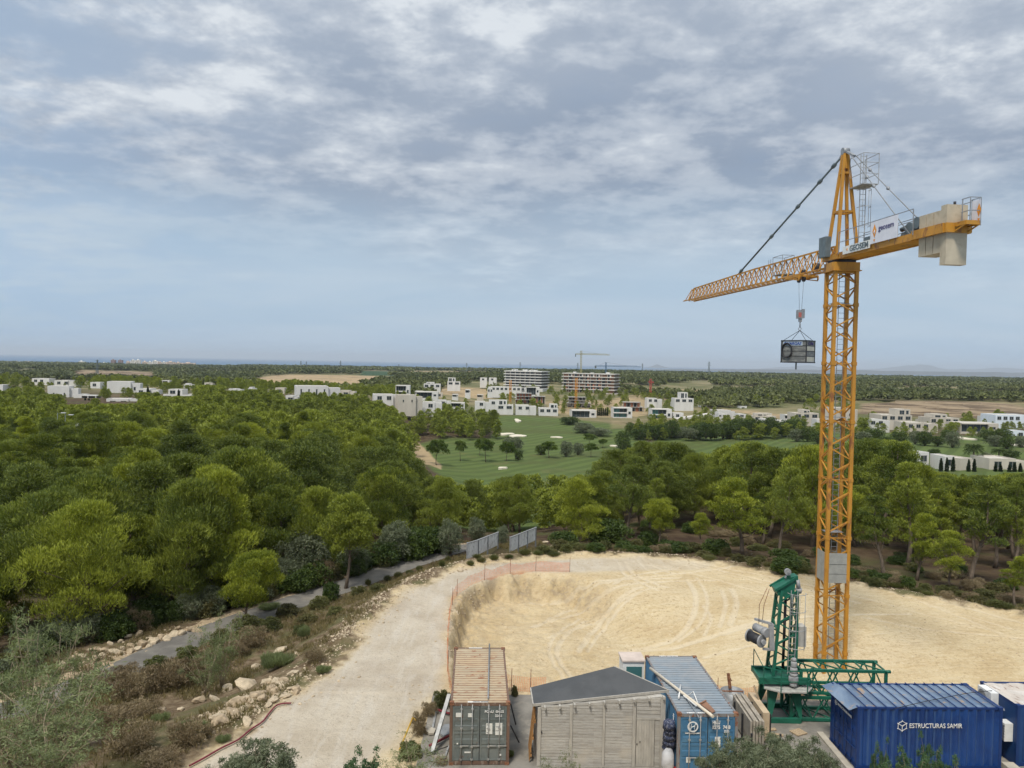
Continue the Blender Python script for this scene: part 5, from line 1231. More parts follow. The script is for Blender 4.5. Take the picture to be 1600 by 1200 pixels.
def container(loc, rz, label, mats, H=2.59, L=6.06, pitch=.28, doors=True, flap=False, name='shipping_container', roofpitch=None, end_at_far=True, door_cols=None):
    r = empty(name, loc, label, 'shipping container', 'shipping containers in the yard', rz); body, roofm, frm = mats; W = 2.44; p = .12
    f = MB()
    for x in (0, W - p):
        for y in (0, L - p): f.box(x, x + p, y, y + p, .118, H - .118)
        f.box(x + .02, x + p - .02, p, L - p, 0.02, .16); f.box(x + .02, x + p - .02, p, L - p, H - .10, H - .02)
    for y in (0, L - p): f.box(p, W - p, y + .01, y + p - .01, .02, .17); f.box(p, W - p, y + .01, y + p - .01, H - .15, H - .02)
    f.build('frame', frm, r)
    k = MB()
    for x in (-.01, W - .17):
        for y in (-.01, L - .17):
            for z in (0, H - .118): k = MB(); k.box(x, x + .18, y, y + .18, z, z + .118); k.build('corner_casting', M['rust'] if mats is not c3 and mats is not c4 else frm, r)
    for s in (0, 1):
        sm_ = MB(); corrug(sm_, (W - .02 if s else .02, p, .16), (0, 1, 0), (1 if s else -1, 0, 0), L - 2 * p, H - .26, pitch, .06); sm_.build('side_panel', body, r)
    rm = MB()
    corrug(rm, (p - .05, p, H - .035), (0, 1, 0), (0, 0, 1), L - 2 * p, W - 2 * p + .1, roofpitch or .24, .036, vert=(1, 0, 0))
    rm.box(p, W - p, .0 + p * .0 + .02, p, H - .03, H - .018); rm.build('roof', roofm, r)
    e = MB(); corrug(e, (p, L - .03, .17), (1, 0, 0), (0, 1, 0), W - 2 * p, H - .32, pitch, .04); e.build('end_panel', body, r)
    if doors:
        for s in (0, 1):
            x0 = p + .01 if s == 0 else W / 2 + .015; x1 = W / 2 - .015 if s == 0 else W - p - .01
            d = MB(); d.box(x0, x1, .030, .06, .19, H - .17)
            hz = (H - .36) / 4
            for q in range(4): d.box(x0, x1, .012, .0299, .19 + q * hz - (0 if q == 0 else .03), .19 + q * hz + .05)
            d.box(x0, x1, .012, .0299, H - .23, H - .17); d.box(x0, x0 + .07, .010, .0295, .19, H - .17); d.box(x1 - .07, x1, .010, .0295, .19, H - .17)
            for q in range(1, 3): d.hexa([(x0 + .08, .012, .19 + q * hz + .12), (x1 - .08, .012, .19 + q * hz + .12), (x1 - .08, .0295, .19 + q * hz + .08), (x0 + .08, .0295, .19 + q * hz + .08)], [(x0 + .08, .012, .19 + q * hz + hz * .55), (x1 - .08, .012, .19 + q * hz + hz * .55), (x1 - .08, .0295, .19 + q * hz + hz * .62), (x0 + .08, .0295, .19 + q * hz + hz * .62)])
            do = d.build('door', body, r, fixn=True)
            for xb in ((x0 + x1) / 2 - .02 - .17 + (0.28 if s == 0 else 0) * 0, (x0 + x1) / 2 + .25):
                b = MB(); b.tube([(xb, -.03, .10), (xb, -.03, H - .08)], .018, 6)
                for zb in (.22, .75, 1.5, H - .3): b.box(xb - .045, xb + .045, -.045, .011, zb, zb + .06)
                b.box(xb - .02, xb + .30, -.052, -.036, .80, .84); b.build('locking_bar', M['steel'] if mats is not c3 else frm, do)
        g = MB(); g.box(W / 2 - .014, W / 2 + .014, -.0, .045, .19, H - .17); g.build('door_gasket', M['black'], r)
    return r
FR = (math.pi / 2, 0, 0)
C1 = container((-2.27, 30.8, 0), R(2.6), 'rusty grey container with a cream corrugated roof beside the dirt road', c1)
# text and plates on the first container's doors
def plate(mb_mat, x0, x1, z0, z1, y, parent, name='placard', t_=.006):
    b = MB(); b.box(x0, x1, y - t_, y, z0, z1); return b.build(name, mb_mat, parent)
for x0, x1, z0, z1 in ((.25, .50, 1.98, 2.16), (.74, .90, 1.98, 2.14), (.62, .88, .50, .56), (1.48, 1.74, 1.28, 1.72), (1.86, 2.14, 1.24, 1.74), (2.02, 2.12, .38, .46), (.30, .36, .86, .92)):
    plate(M['label'], x0, x1, z0, z1, .0095, C1)
for k in range(5): plate(M['greysteel'], 1.50 + (k % 2) * .38, 1.60 + (k % 2) * .42, 1.33 + k * .08, 1.355 + k * .08, .0030, C1, 'placard_print', .004)
text('PONU', .13, (1.60, .004, 2.20), FR, M['white'], C1, bold=.004); text('004332', .13, (2.03, .004, 2.20), FR, M['white'], C1, bold=.004, width=.33); text('22G1', .13, (1.99, .004, 2.03), FR, M['white'], C1, bold=.004)
plate(M['white'], .62, 1.72, .0, .0, 0, C1) if False else None
mb = MB(); mb.box(.72, 1.55, .03, .115, 2.573, 2.580); mb.build('roof_plate', M['white'], C1); text('PONU 004332', .085, (1.25, .072, 2.584), (0, 0, 0), M['greysteel'], C1, bold=.004, width=.62)
mb = MB(); mb.box(.70, 1.35, 5.95, 6.02, 2.573, 2.580); mb.build('roof_plate', M['white'], C1)
mb = MB(); mb.tube([(1.55, .3, 2.63), (1.70, 6.35, 2.64)], .03, 6); tag(mb.build('steel_pole', M['greysteel'], None), 'long grey steel pole lying along the rusty container roof', 'pole'); bpy.data.objects[mb and 'steel_pole'].matrix_world = Matrix.Translation((-2.27, 30.8, 0)) @ Matrix.Rotation(R(2.6), 4, 'Z')

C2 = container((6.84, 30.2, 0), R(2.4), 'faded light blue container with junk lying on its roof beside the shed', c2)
def ring(parent, cx, cz, R1, R2, y, mat, name='logo', dep=.006, a0=0, a1=360, n=40):
    b = MB(); vs = []; 
    for i in range(n + 1):
        a = R(a0 + (a1 - a0) * i / n)
        for rr in (R1, R2):
            for yy2 in (y, y - dep): vs.append((cx + rr * math.cos(a), yy2, cz + rr * math.sin(a)))
    fs = []
    for i in range(n): o = i * 4; q = o + 4; fs += [(o + 1, q + 1, q + 3, o + 3), (o, o + 2, q + 2, q), (o + 2, o + 3, q + 3, q + 2), (o, q, q + 1, o + 1)]
    b.add(vs, fs); return b.build(name, mat, parent)
ring(C2, .60, 2.08, .215, .165, -.058, M['white'])
lg = MB()
for x in (.52, .66): lg.bar((x, -.06, 1.97), (x + .03, -.06, 2.19), .045, .008)
lg.bar((.52, -.06, 2.05), (.69, -.06, 2.12), .045, .008); lg.bar((.45, -.06, 1.99), (.53, -.06, 1.98), .045, .008); lg.bar((.68, -.06, 2.19), (.77, -.06, 2.18), .045, .008); lg.build('logo', M['white'], C2)
text('www.hanjin.com', .085, (.62, .003, 1.795), FR, M['white'], C2, bold=.004, width=.62)
text('HJCU', .19, (1.56, .003, 2.21), FR, M['white'], C2, bold=.007, width=.30); text('8275', .19, (1.56, .003, 2.02), FR, M['white'], C2, bold=.007, width=.32); text('74 8', .19, (1.98, .003, 2.02), FR, M['white'], C2, bold=.007, width=.30); text('2210', .13, (1.98, .003, 1.86), FR, M['white'], C2, bold=.004, width=.2)
plate(M['label'], 1.52, 1.74, 1.20, 1.64, .0095, C2); plate(M['label'], .38, .55, .60, .82, .0095, C2)
for k in range(3): plate(M['greysteel'], 1.55, 1.64 + .04 * (k % 2), 1.30 + k * .12, 1.325 + k * .12, .003, C2, 'placard_print', .004)
text('HJCU 8275748', .085, (.88, .075, 2.584), (0, 0, 0), M['white'], C2, bold=.006, width=1.0); text('HJCU 8275748', .1, (1.1, 5.98, 2.584), (0, 0, 0), M['white'], C2, bold=.006, width=.9)
text('HJCU 827574', .16, (-.03, .55, 1.9), (math.pi / 2, math.pi / 2, -math.pi / 2), M['white'], C2, bold=.007, width=.85)

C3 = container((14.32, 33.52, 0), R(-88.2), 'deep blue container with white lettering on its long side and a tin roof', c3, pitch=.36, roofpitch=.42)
# its lettering faces the camera: local +X side
SR = (math.pi / 2, 0, math.pi / 2)
text('ESTRUCTURAS SAMIR', .27, (2.44 + .006, 3.26, 1.82), SR, M['white'], C3, bold=.0, width=2.2)
def cube_logo(cx, cy, cz, s, plane, parent):
    b = MB(); pts = [(math.cos(R(90 + 60 * k)) * s, math.sin(R(90 + 60 * k)) * s) for k in range(6)]; T = (lambda u, v: (cx + .0, cy + u, cz + v)) if plane == 'x' else (lambda u, v: (cx + u, cy, cz + v))
    up = (1, 0, 0) if plane == 'x' else (0, 1, 0)
    for k in range(6): b.bar(T(*pts[k]), T(*pts[(k + 1) % 6]), .02, .012, up=up)
    for k in (1, 3, 5): b.bar(T(0, 0), T(*pts[k]), .024, .012, up=up)
    for k in range(6): b.bar(T(pts[k][0] * .9, pts[k][1] * .9), T(pts[k][0] * 1.18, pts[k][1] * 1.18), .028, .013, up=up)
    b.bar(T(0, -.02), T(s * .45, s * .2), .02, .012, up=up); return b.build('logo', M['white'], parent)
cube_logo(2.45, 1.86, 1.82, .20, 'x', C3); cube_logo(.62, -.055, 1.98, .10, 'y', C3)
text('ESTRUCTURAS SAMIR', .13, (1.42, -.056, 1.98), FR, M['white'], C3, bold=.003, width=1.25)
fl = MB(); fl.hexa([(-.02, -.42, 2.43), (2.40, -.34, 2.43), (2.40, .12, 2.60), (-.02, .12, 2.60)], [(-.02, -.42, 2.44), (2.40, -.34, 2.44), (2.40, .12, 2.612), (-.02, .12, 2.612)]); fl.build('roof_flap', c3[1], C3)
seam = MB()
for k in range(14): seam.box(-.01, 2.42, .35 + k * .42, .375 + k * .42, 2.570, 2.605)
seam.build('roof_seam', c3[2], C3)
cb = MB(); cb.tube([at_z(1398, 1107, 2.66), at_z(1450, 1095, 2.64), at_z(1512, 1083, 2.66), at_z(1550, 1079, 2.64)], .014, 5); tag(cb.build('cable', M['black']), 'thin dark cable lying across the blue tin roof', 'cable')
C4 = container((21.16, 33.98, 0), R(-88.2), 'blue site cabin with chalky roof cut by the right edge', c4, pitch=.5, doors=False, name='site_cabin', roofpitch=1.2)
e = MB(); e.box(.12, 2.32, .01, .04, .17, 2.44); e.build('end_wall', c4[0], C4)
ring(C4, 0, 0, .10, .06, 0, M['white'], name='logo').matrix_local = Matrix.Translation((2.47, .38, 2.10)) @ Matrix.Rotation(math.pi / 2, 4, 'Z')
text('ESTRUCTURAS SAMIR', .10, (1.15, .002, 2.02), FR, M['white'], C4, bold=.002, width=.95)
mb = MB(); mb.box(1.22, 1.66, -.36, 0, 1.00, 1.75)
lv = MB()
for k in range(6): lv.box(1.215, 1.665, -.385, -.361, 1.06 + k * .115, 1.10 + k * .115)
a_ = empty('ventilation_unit', (0, 0, 0), 'white louvred box fixed low on the end wall of the site cabin', 'ventilation unit'); mb.build('housing', M['white'], a_); lv.build('louvre', M['greysteel'], a_)
a_.matrix_world = Matrix.Translation((21.16, 33.98, 0)) @ Matrix.Rotation(R(-88.2), 4, 'Z') @ Matrix.Translation((.55, -.002, -.05))
a_ = empty('air_conditioner', (0, 0, 0), 'white air conditioner hung high between the blue container and the site cabin', 'air conditioner')
mb = MB(); mb.box(0, .9, -.34, 0, 0, .62); mb.build('housing', M['white'], a_); fb = MB(); fb.tube([(.33, -.345, .31), (.33, -.365, .31)], .25, 24); fb.build('fan_grille', M['greysteel'], a_)
a_.matrix_world = Matrix.Translation((21.16, 33.98, 0)) @ Matrix.Rotation(R(-88.2), 4, 'Z') @ Matrix.Translation((.35, -.003, 1.95))

# ------------------------------------------------------------------ timber shed
m, t = new_mat('shed_planks'); oc = t.n('ShaderNodeTexCoord').outputs['Object']; sx = t.n('ShaderNodeSeparateXYZ', {0: oc})
row = t.math('FLOOR', t.math('DIVIDE', sx.outputs[2], 0.118)); bay = t.math('FLOOR', t.math('DIVIDE', sx.outputs[0], 1.15))
wn = t.n('ShaderNodeTexWhiteNoise', {'Vector': t.n('ShaderNodeCombineXYZ', {0: row, 1: bay, 2: 0.0}).outputs[0]}, noise_dimensions='3D')
c = t.mix(wn.outputs[0], (0.350, 0.335, 0.305), (0.465, 0.448, 0.412)); c = t.mix(t.math('MULTIPLY', t.ramp(t.noise(t.scale(oc, (1.2, 1, 14)), 2.0, 8, 0.7), .4, .68), .6), c, (0.215, 0.185, 0.145))
c = t.mix(t.math('MULTIPLY', t.ramp(t.noise(oc, 0.9, 6, 0.6), .5, .7), .5), c, (0.46, 0.41, 0.33))
bs = t.n('ShaderNodeBsdfPrincipled', {'Base Color': c, 'Roughness': .85}); t.n('ShaderNodeOutputMaterial', {0: bs}); M['shed'] = m
m, t = new_mat('roof_felt'); oc = t.n('ShaderNodeTexCoord').outputs['Object']
c = t.mix(t.ramp(t.noise(oc, 1.0, 6, 0.6), .35, .65), (0.060, 0.064, 0.068), (0.078, 0.082, 0.086)); c = t.mix(t.math('MULTIPLY', t.ramp(t.noise(oc, 60, 3, 0.8), .5, .7), .5), c, (0.12, 0.12, 0.12))
bs = t.n('ShaderNodeBsdfPrincipled', {'Base Color': c, 'Roughness': .9}); t.n('ShaderNodeOutputMaterial', {0: bs}); M['felt'] = m
M['shedtrim'] = simple('grey_shed_trim', (0.40, 0.375, 0.33), .85, .15, 5, stretch=(1, 1, .3))
S = empty('timber_shed', (1.3, 30.9, 0), 'weathered grey timber shed with sloping felt roof between two containers', 'shed')
fw = 5.2; hl, hr = 2.42, 2.98                      # front wall width, eave heights left and right
w = MB()
def wall_bay(x0, x1, z0=0.06):
    n = 24
    for k in range(n):
        za, zb_ = z0 + k * .118, z0 + (k + 1) * .118; zt = hl + (hr - hl) * (x0 + x1) / 2 / fw
        if za > zt - .02: break
        zb_ = min(zb_, zt)
        w.hexa([(x0, -.020, za), (x1, -.020, za), (x1, .03, za), (x0, .03, za)], [(x0, -.004, zb_), (x1, -.004, zb_), (x1, .03, zb_), (x0, .03, zb_)])
for x0, x1 in ((.14, 1.30), (1.42, 2.64), (2.74, 3.86)): wall_bay(x0, x1)
for k in range(5): za = 2.08 + k * .155; w.hexa([(4.02, -.022, za), (4.98, -.022, za), (4.98, .03, za), (4.02, .03, za)], [(4.02, -.004, za + .155), (4.98, -.004, za + .155), (4.98, .03, za + .155), (4.02, .03, za + .155)])
w.box(4.78, 4.98, -.02, .03, .06, 2.0)
w.hexa([(0.02, .031, .02), (fw - .02, .031, .02), (4.6, 2.6, .02), (-.1, 1.6, .02)], [(0.02, .031, hl - .03), (fw - .02, .031, hr - .03), (3.6, 1.9, 3.1), (-.08, 1.5, hl - .05)])
w.build('wall', M['shed'], S)
tr = MB()
for x, wd in ((0.0, .14), (1.30, .12), (2.64, .10), (3.86, .13), (4.98, .20)): zt = hl + (hr - hl) * x / fw; tr.box(x, x + wd, -.06, -.035, 0.02, zt)
tr.box(4.0, 4.98, -.045, -.0225, 2.0, 2.075); tr.box(0, fw + .18, -.04, -.0225, 0, .05)
tr.build('trim', M['shedtrim'], S)
d = MB()
for k in range(7): d.box(4.02 + k * .106, 4.02 + k * .106 + .100, -.035, -.0225, .07, 1.99)
do = d.build('door', M['shedtrim'], S)
h = MB(); h.box(4.04, 4.07, -.06, -.035, .95, 1.03); h.box(4.16, 4.19, -.06, -.035, 1.05, 1.12); h.build('handle', M['black'], do)
h = MB(); h.box(.16, .19, -.06, -.035, 1.36, 1.46); h.build('latch', M['black'], S)
def W2(px, py, z): p = at_z(px, py, z); return (p[0] - 1.3, p[1] - 30.9, z)
cn = [W2(833, 1100, 2.52), W2(1045, 1078, 3.12), W2(960, 1041, 3.42), W2(829, 1074, 2.60)]
rf = MB(); rf.hexa([(x, y, z - .05) for x, y, z in cn], cn); rf.build('roof', M['felt'], S, fixn=True)
e = MB()
for a, b in ((0, 1), (1, 2), (3, 0)): 
    pa, pb = Vector(cn[a]), Vector(cn[b]); e.bar(pa + Vector((0, 0, -.045)), pb + Vector((0, 0, -.045)), .05, .10)
e.build('eave_board', M['shedtrim'], S)
for k in range(9): rt = MB(); x = .25 + k * .6; z = hl + (hr - hl) * x / fw; rt.box(x, x + .07, -.20, .0, z - .06, z + .05); rt.build('rafter_end', M['shedtrim'], S)

# booth behind the shed
B = empty('site_booth', at_y(973.5, 1040, 36.2) * np.array([1, 1, 0]) , 'small white booth with a pinkish roof and dark window behind the shed roof', 'booth', rz=R(2))
M['pinkroof'] = simple('pinkish_roof', (0.56, 0.47, 0.41), .8, .1, 2)
mb = MB(); mb.box(0, 1.02, 0, 1.0, 0, 2.28); mb.build('wall', M['white'], B); mb = MB(); mb.box(-.05, 1.06, -.06, 1.06, 2.283, 2.36); mb.build('roof', M['pinkroof'], B)
mb = MB(); mb.box(.16, .90, -.03, -.004, 1.1, 2.05); o = mb.build('window', M['tglass'], B)

# ------------------------------------------------------------------ junk on and by the containers
def loose(name, label, cat, mat, fn, group=None):
    b = MB(); fn(b); return tag(b.build(name, mat), label, cat, group)
M['pvc'] = simple('cream_pipe', (0.62, 0.55, 0.44), .5, .08, 3)
loose('plastic_pipe', 'long cream pipe lying diagonally on the light blue container', 'pipe', M['pvc'], lambda b: b.tube([at_z(1016, 1044, 2.68), at_z(1114, 1119.5, 2.68)], .062, 10))
loose('pipe_offcut', 'short white pipe offcut on the light blue container', 'pipe', M['white'], lambda b: b.tube([at_z(1063.5, 1070, 2.65), at_z(1060.5, 1090.5, 2.65)], .035, 8))
loose('steel_rod', 'thin bluish rod hanging over the door edge of the light blue container', 'rod', M['greysteel'], lambda b: b.tube([at_z(1072, 1090, 2.66), at_z(1093, 1122, 2.62)], .018, 6))
loose('board', 'brown broken board under the cream pipe', 'board', M['timber'], lambda b: b.hexa([at_z(1094, 1100, 2.60), at_z(1104, 1096, 2.60), at_z(1118, 1111, 2.60), at_z(1113, 1114, 2.60)], [at_z(1094, 1100, 2.64), at_z(1104, 1096, 2.64), at_z(1118, 1111, 2.64), at_z(1113, 1114, 2.64)]))
loose('batten', 'small brown batten beside the broken board', 'batten', M['timber'], lambda b: b.bar(at_z(1094, 1099.5, 2.68), at_z(1103, 1094.5, 2.68), .05))
loose('bent_bracket', 'bent white metal bracket on the light blue container', 'bracket', M['white'], lambda b: (b.tube([at_z(1075, 1087, 2.62), at_z(1083.5, 1080.5, 2.80), at_z(1090, 1098, 2.64)], .022, 6)))
loose('angle_bar', 'white angle bar next to the cream pipe', 'bar', M['white'], lambda b: b.bar(at_z(1068, 1087, 2.66), at_z(1088, 1103, 2.66), .04))
# left of the rusty container
loose('steel_beam', 'long galvanised beam leaning by the rusty container', 'beam', M['steel'], lambda b: b.bar(at_z(675, 1176, .12), at_y(702, 1085, 33.5), .16, .09))
loose('metal_frame', 'grey metal frame lying flat left of the rusty container', 'frame', M['steel'], lambda b: [b.bar(at_z(*p, .05), at_z(*q, .05), .09, .06) for p, q in (((676, 1138), (681, 1113)), ((681, 1113), (702, 1112)), ((676, 1138), (680, 1140)))])
loose('window_frame', 'pale metal frame lying at the yard corner by the rusty container', 'frame', M['steel'], lambda b: [b.bar(at_z(*p, .05), at_z(*q, .05), .07, .05) for p, q in (((672, 1188), (693, 1191)), ((693, 1191), (701, 1166)))])
loose('slate_slab', 'dark blue grey slab leaning against the rusty container', 'slab', M['greysteel'], lambda b: b.prism([tuple(at_z(px, py, .1)[:2]) for px, py in ((689, 1140), (694, 1133), (703, 1132), (703, 1147), (693, 1151), (688, 1147))], .06, .14))
loose('broken_slab', 'pale broken slab lying in the weeds left of the metal frame', 'slab', M['kerb'], lambda b: b.prism([tuple(at_z(px, py, .1)[:2]) for px, py in ((662, 1140), (669, 1134), (681, 1140), (678, 1146), (671, 1147))], .05, .13))
M['redpipe'] = simple('dark_red_paint', (0.20, 0.03, 0.04), .6, .2, 4)
loose('red_pipe', 'dark red pipe nearest the camera left of the rusty container', 'pipe', M['redpipe'], lambda b: b.tube([at_z(671, 1165, .14), at_z(703, 1149, .16)], .055, 8))
loose('red_pipe', 'dark red pipe behind the metal frame', 'pipe', M['redpipe'], lambda b: b.tube([at_z(680, 1108, .12), at_z(703, 1115, .14)], .055, 8))
loose('rebar', 'thin dark bar crossing the lower red pipe', 'bar', M['black'], lambda b: b.tube([at_z(664, 1179, .1), at_z(700, 1166, .3)], .02, 5))
loose('handrail', 'yellow tube standing in the weeds left of the container yard', 'rail', simple('yellow_tube', (0.55, 0.33, 0.03), .5, .1, 3), lambda b: (b.tube([at_z(624, 1172, .1), at_y(645, 1121, 33.4)], .035, 8), b.tube([at_y(645, 1121, 33.4), at_y(650, 1126, 33.2)], .03, 6)))
for k, (a, b_) in enumerate((((798, 1100), (806, 1132)), ((798, 1134), (811, 1160)))):
    loose('steel_prop', ('upper' if k == 0 else 'lower') + ' dark strut leaning on the right side of the rusty container', 'strut', M['black'], lambda b: b.tube([at_y(*a, 32.2 - k), at_y(*b_, 32.4 - k)], .03, 6))
def pallet(b):
    o = np.array([1.02, 31.25, 0]); 
    for k in range(6): b.bar(o + np.array([-.02 - k * .0, .25 * k - .1, .08]), o + np.array([.20, .25 * k - .1 + .15, 2.15]), .10, .03)
    for z in (.3, 1.0, 1.7): b.bar(o + np.array([.02 + z * .1, -.15, z]), o + np.array([.02 + z * .1, 1.3, z]), .05, .09)
M['pallet'] = simple('orange_wood', (0.33, 0.17, 0.06), .8, .25, 4)
loose('wooden_pallet', 'orange brown slatted pallet leaning on the left wall of the shed', 'pallet', M['pallet'], pallet)
def cloth_heap(b, base, cols):
    q = np.random.default_rng(3); n = 12
    for k in range(5):
        z = base[2] + k * .22; rr = .26 + .05 * q.random()
        b.tube([(base[0] + q.normal() * .03, base[1], z), (base[0] + q.normal() * .04, base[1], z + .28)], [rr, rr * .8], 9)
M['tarp'] = simple('dark_blue_tarp', (0.035, 0.045, 0.09), .7, .5, 9, col2=(.25, .26, .3), thr=(.55, .6)); M['tarp2'] = simple('grey_sacking', (0.42, 0.42, 0.43), .8, .2, 4)
loose('tarpaulin', 'crumpled dark blue tarpaulin wedged between shed and light blue container', 'tarpaulin', M['tarp'], lambda b: cloth_heap(b, (6.62, 30.55, .95), 0))
loose('sack', 'pale grey sack hanging below the dark tarpaulin', 'sack', M['tarp2'], lambda b: b.tube([(6.48, 30.3, .12), (6.50, 30.3, .45), (6.52, 30.35, .9), (6.58, 30.42, 1.15)], [.13, .26, .24, .08], 12))
loose('red_bucket', 'red plastic tub on the ground by the grey sack', 'tub', simple('red_plastic', (.45, .03, .02), .5, .1, 3), lambda b: b.tube([(6.72, 30.25, 0), (6.72, 30.25, .35)], [.12, .16], 14))
# concrete skip behind the light blue container
T_ = empty('concrete_skip', at_y(1143, 1122, 35.6) * np.array([1, 1, 0]), 'round dark concrete skip with a rusty lever behind the light blue container', 'concrete skip')
mb = MB(); n = 28
def ringwall(b, r0, r1, z0, z1, th):
    v = []
    for r_, z in ((r0, z0), (r1, z1), (r1 - th, z1), (r0 - th, z0 + .05)): v += [(r_ * math.cos(2 * math.pi * i / n), r_ * math.sin(2 * math.pi * i / n), z) for i in range(n)]
    b.add(v, [(k * n + i, k * n + (i + 1) % n, (k + 1) * n + (i + 1) % n, (k + 1) * n + i) for k in range(3) for i in range(n)] + [tuple(3 * n + i for i in range(n))], sm=True)
ringwall(mb, .42, .54, .35, 1.25, .03); mb.tube([(0, 0, 0), (0, 0, .36)], [.5, .3], 12); mb.build('drum', M['greysteel'], T_)
mb = MB(); mb.bar((-.54, 0, 1.22), (.54, 0, 1.22), .05); mb.bar((0, .35, 1.2), (-.05, .55, 1.85), .13, .08); mb.bar((-.05, .5, 1.8), (.1, .5, 1.5), .05); mb.build('lever', M['rust'], T_)
# formwork panels standing between black posts
M['ply'] = simple('form_ply', (0.36, 0.32, 0.26), .8, .2, 2, col2=(.25, .22, .18), thr=(.5, .65)); M['plyw'] = simple('tan_ply', (0.50, 0.39, 0.26), .8, .15, 2)
P_ = empty('formwork_stack', (10.35, 32.3, 0), 'pale plywood formwork panels standing between black posts left of the green crane section', 'formwork')
mb = MB()
for k in range(5): mb.box(.12 + k * .13, .21 + k * .13, .2, 2.9, .12, 1.25 + .05 * (k % 2))
mb.build('panel', M['ply'], P_); mb = MB(); mb.box(.86, 1.15, .8, 2.9, .12, 1.36); mb.build('plywood_sheet', M['plyw'], P_)
mb = MB()
for x in (.0, .78, 1.22):
    for y in (-.3, 1.0, 2.2): mb.box(x, x + .07, y, y + .07, 0, 1.2 if y > 0 else .95)
mb.box(-.05, 1.35, -.3, -.2, .05, .15); mb.box(-.05, 1.35, 1.0, 1.08, .05, .11); mb.build('post', M['black'], P_)
loose('leaning_board', 'narrow grey board leaning beside the formwork panels', 'board', M['wood'], lambda b: b.bar(at_y(1199, 1130, 34.2), at_y(1178, 1071, 34.6), .13, .04))
for k, (p, q, w_) in enumerate((((1203, 1146), (1224, 1149), .16), ((1201, 1140), (1212, 1139), .2), ((1240, 1146), (1255, 1142), .5), ((1206, 1149), (1218, 1153), .1))):
    loose('scrap_board', ['pale board on the concrete nearest the olive bush', 'small board by the green base frame', 'square pale sheet in front of the green base frame', 'thin lath on the concrete by the olive bush'][k], 'board', M['wood'], lambda b: b.bar(at_z(*p, .04), at_z(*q, .04), w_, .04))

# ------------------------------------------------------------------ green crane head and mast sections standing in the yard
M['green'] = simple('green_paint', (0.012, 0.115, 0.072), .5, .2, 3, col2=(.05, .10, .07), thr=(.6, .75))
M['ggrey'] = simple('machine_grey', (0.30, 0.30, 0.30), .5, .15, 4)
K = empty('crane_head', (12.9, 35.9, 0), 'green crane head with winch drum and ladder standing on a splayed base', 'crane section')
KX = lambda px, py, Y: tuple(at_y(px, py, Y) - np.array([12.9, 35.9, 0]))
b = MB()        # base: square frame and four tapering legs
for x in (-.72, .72):
    b.bar((x, -.8, .12), (x, .8, .12), .14, .2)
for y in (-.8, .8): b.bar((-.72, y, .12), (.72, y, .12), .14, .22)
for x in (-1, 1):
    for y in (-1, 1):
        b.hexa([(x * .72 - .06, y * .8 - .06, .2), (x * .72 + .06, y * .8 - .06, .2), (x * .72 + .06, y * .8 + .06, .2), (x * .72 - .06, y * .8 + .06, .2)],
               [(x * .50 - .26, y * .52 - .1, 1.55), (x * .50 + .26, y * .52 - .1, 1.55), (x * .50 + .26, y * .52 + .1, 1.55), (x * .50 - .26, y * .52 + .1, 1.55)])
b.box(-.66, -.58, -.86, -.72, -.0, .1); b.box(.58, .72, -.86, -.72, 0, .1); b.build('base', M['green'], K, fixn=True)
b = MB()        # turntable frame
b.bar((-1.25, -.75, 1.95), (1.15, -.75, 1.95), .12, .30); b.bar((-1.18, .55, 1.98), (1.15, .55, 1.98), .12, .26); b.bar((-1.2, -.75, 1.96), (-1.12, .55, 1.96), .08, .2)
b.box(-1.1, 0.9, -.60, .48, 1.93, 1.97); b.tube([(0, 0, 1.56), (0, 0, 1.85)], .62, 20); b.build('turntable', M['green'], K)
b = MB()        # hexagonal walkway
hexp = [(-1.05, -.85), (-.40, -1.30), (.80, -1.30), (1.25, -.75), (.9, -.3), (-.9, -.3)]
b.prism(hexp, 1.60, 1.66); b.build('walkway', simple('grating', (.42, .41, .37), .7, .2, 5), K)
b = MB()
for (x0, y0), (x1, y1) in zip(hexp[:3], hexp[1:4]):
    b.bar((x0, y0, 2.62), (x1, y1, 2.62), .035); b.bar((x0, y0, 2.12), (x1, y1, 2.12), .03)
for x, y in hexp[:4]: b.bar((x, y, 1.6), (x, y, 2.64), .035)
b.bar((-1.1, .5, 2.05), (-1.1, .5, 2.95), .035); b.bar((-1.1, .5, 2.95), (-1.1, -.9, 2.64), .03); b.build('handrail', M['green'], K)
b = MB()        # lattice mast, leaning a little, narrower at the top
def cp(x, y, s): k = 1 - .30 * s; return Vector((x * .52 * k + .04 + .18 * s, y * .45 * k, 2.05 + 3.95 * s))
cs = [(-1, -1), (1, -1), (1, 1), (-1, 1)]
for x, y in cs: b.bar(cp(x, y, 0), cp(x, y, 1), .125, .125)
for i in range(4):
    a, c_ = cs[i], cs[(i + 1) % 4]
    for k in range(8): s0, s1 = k / 8, (k + 1) / 8; (b.bar(cp(*a, s0), cp(*c_, s1), .06) if k % 2 else b.bar(cp(*c_, s0), cp(*a, s1), .06))
b.build('mast', M['green'], K)
b = MB()        # sloping head box
z0 = 5.90
b.hexa([(-.30, -.30, z0 - .12), (.44, -.30, z0 - .30), (.44, .30, z0 - .30), (-.30, .30, z0 - .12)], [(-.42, -.32, z0 + .16), (.50, -.32, z0 + .66), (.50, .32, z0 + .66), (-.42, .32, z0 + .16)])
b.bar((-.48, -.36, z0 + .12), (.48, -.36, z0 + .72), .07, .10); b.bar((-.48, .36, z0 + .12), (.48, .36, z0 + .72), .07, .10); b.hexa([(.30, -.25, z0 + .5), (.66, -.25, z0 + .35), (.66, .25, z0 + .35), (.30, .25, z0 + .5)], [(.32, -.25, z0 + .74), (.62, -.25, z0 + .80), (.62, .25, z0 + .80), (.32, .25, z0 + .74)])
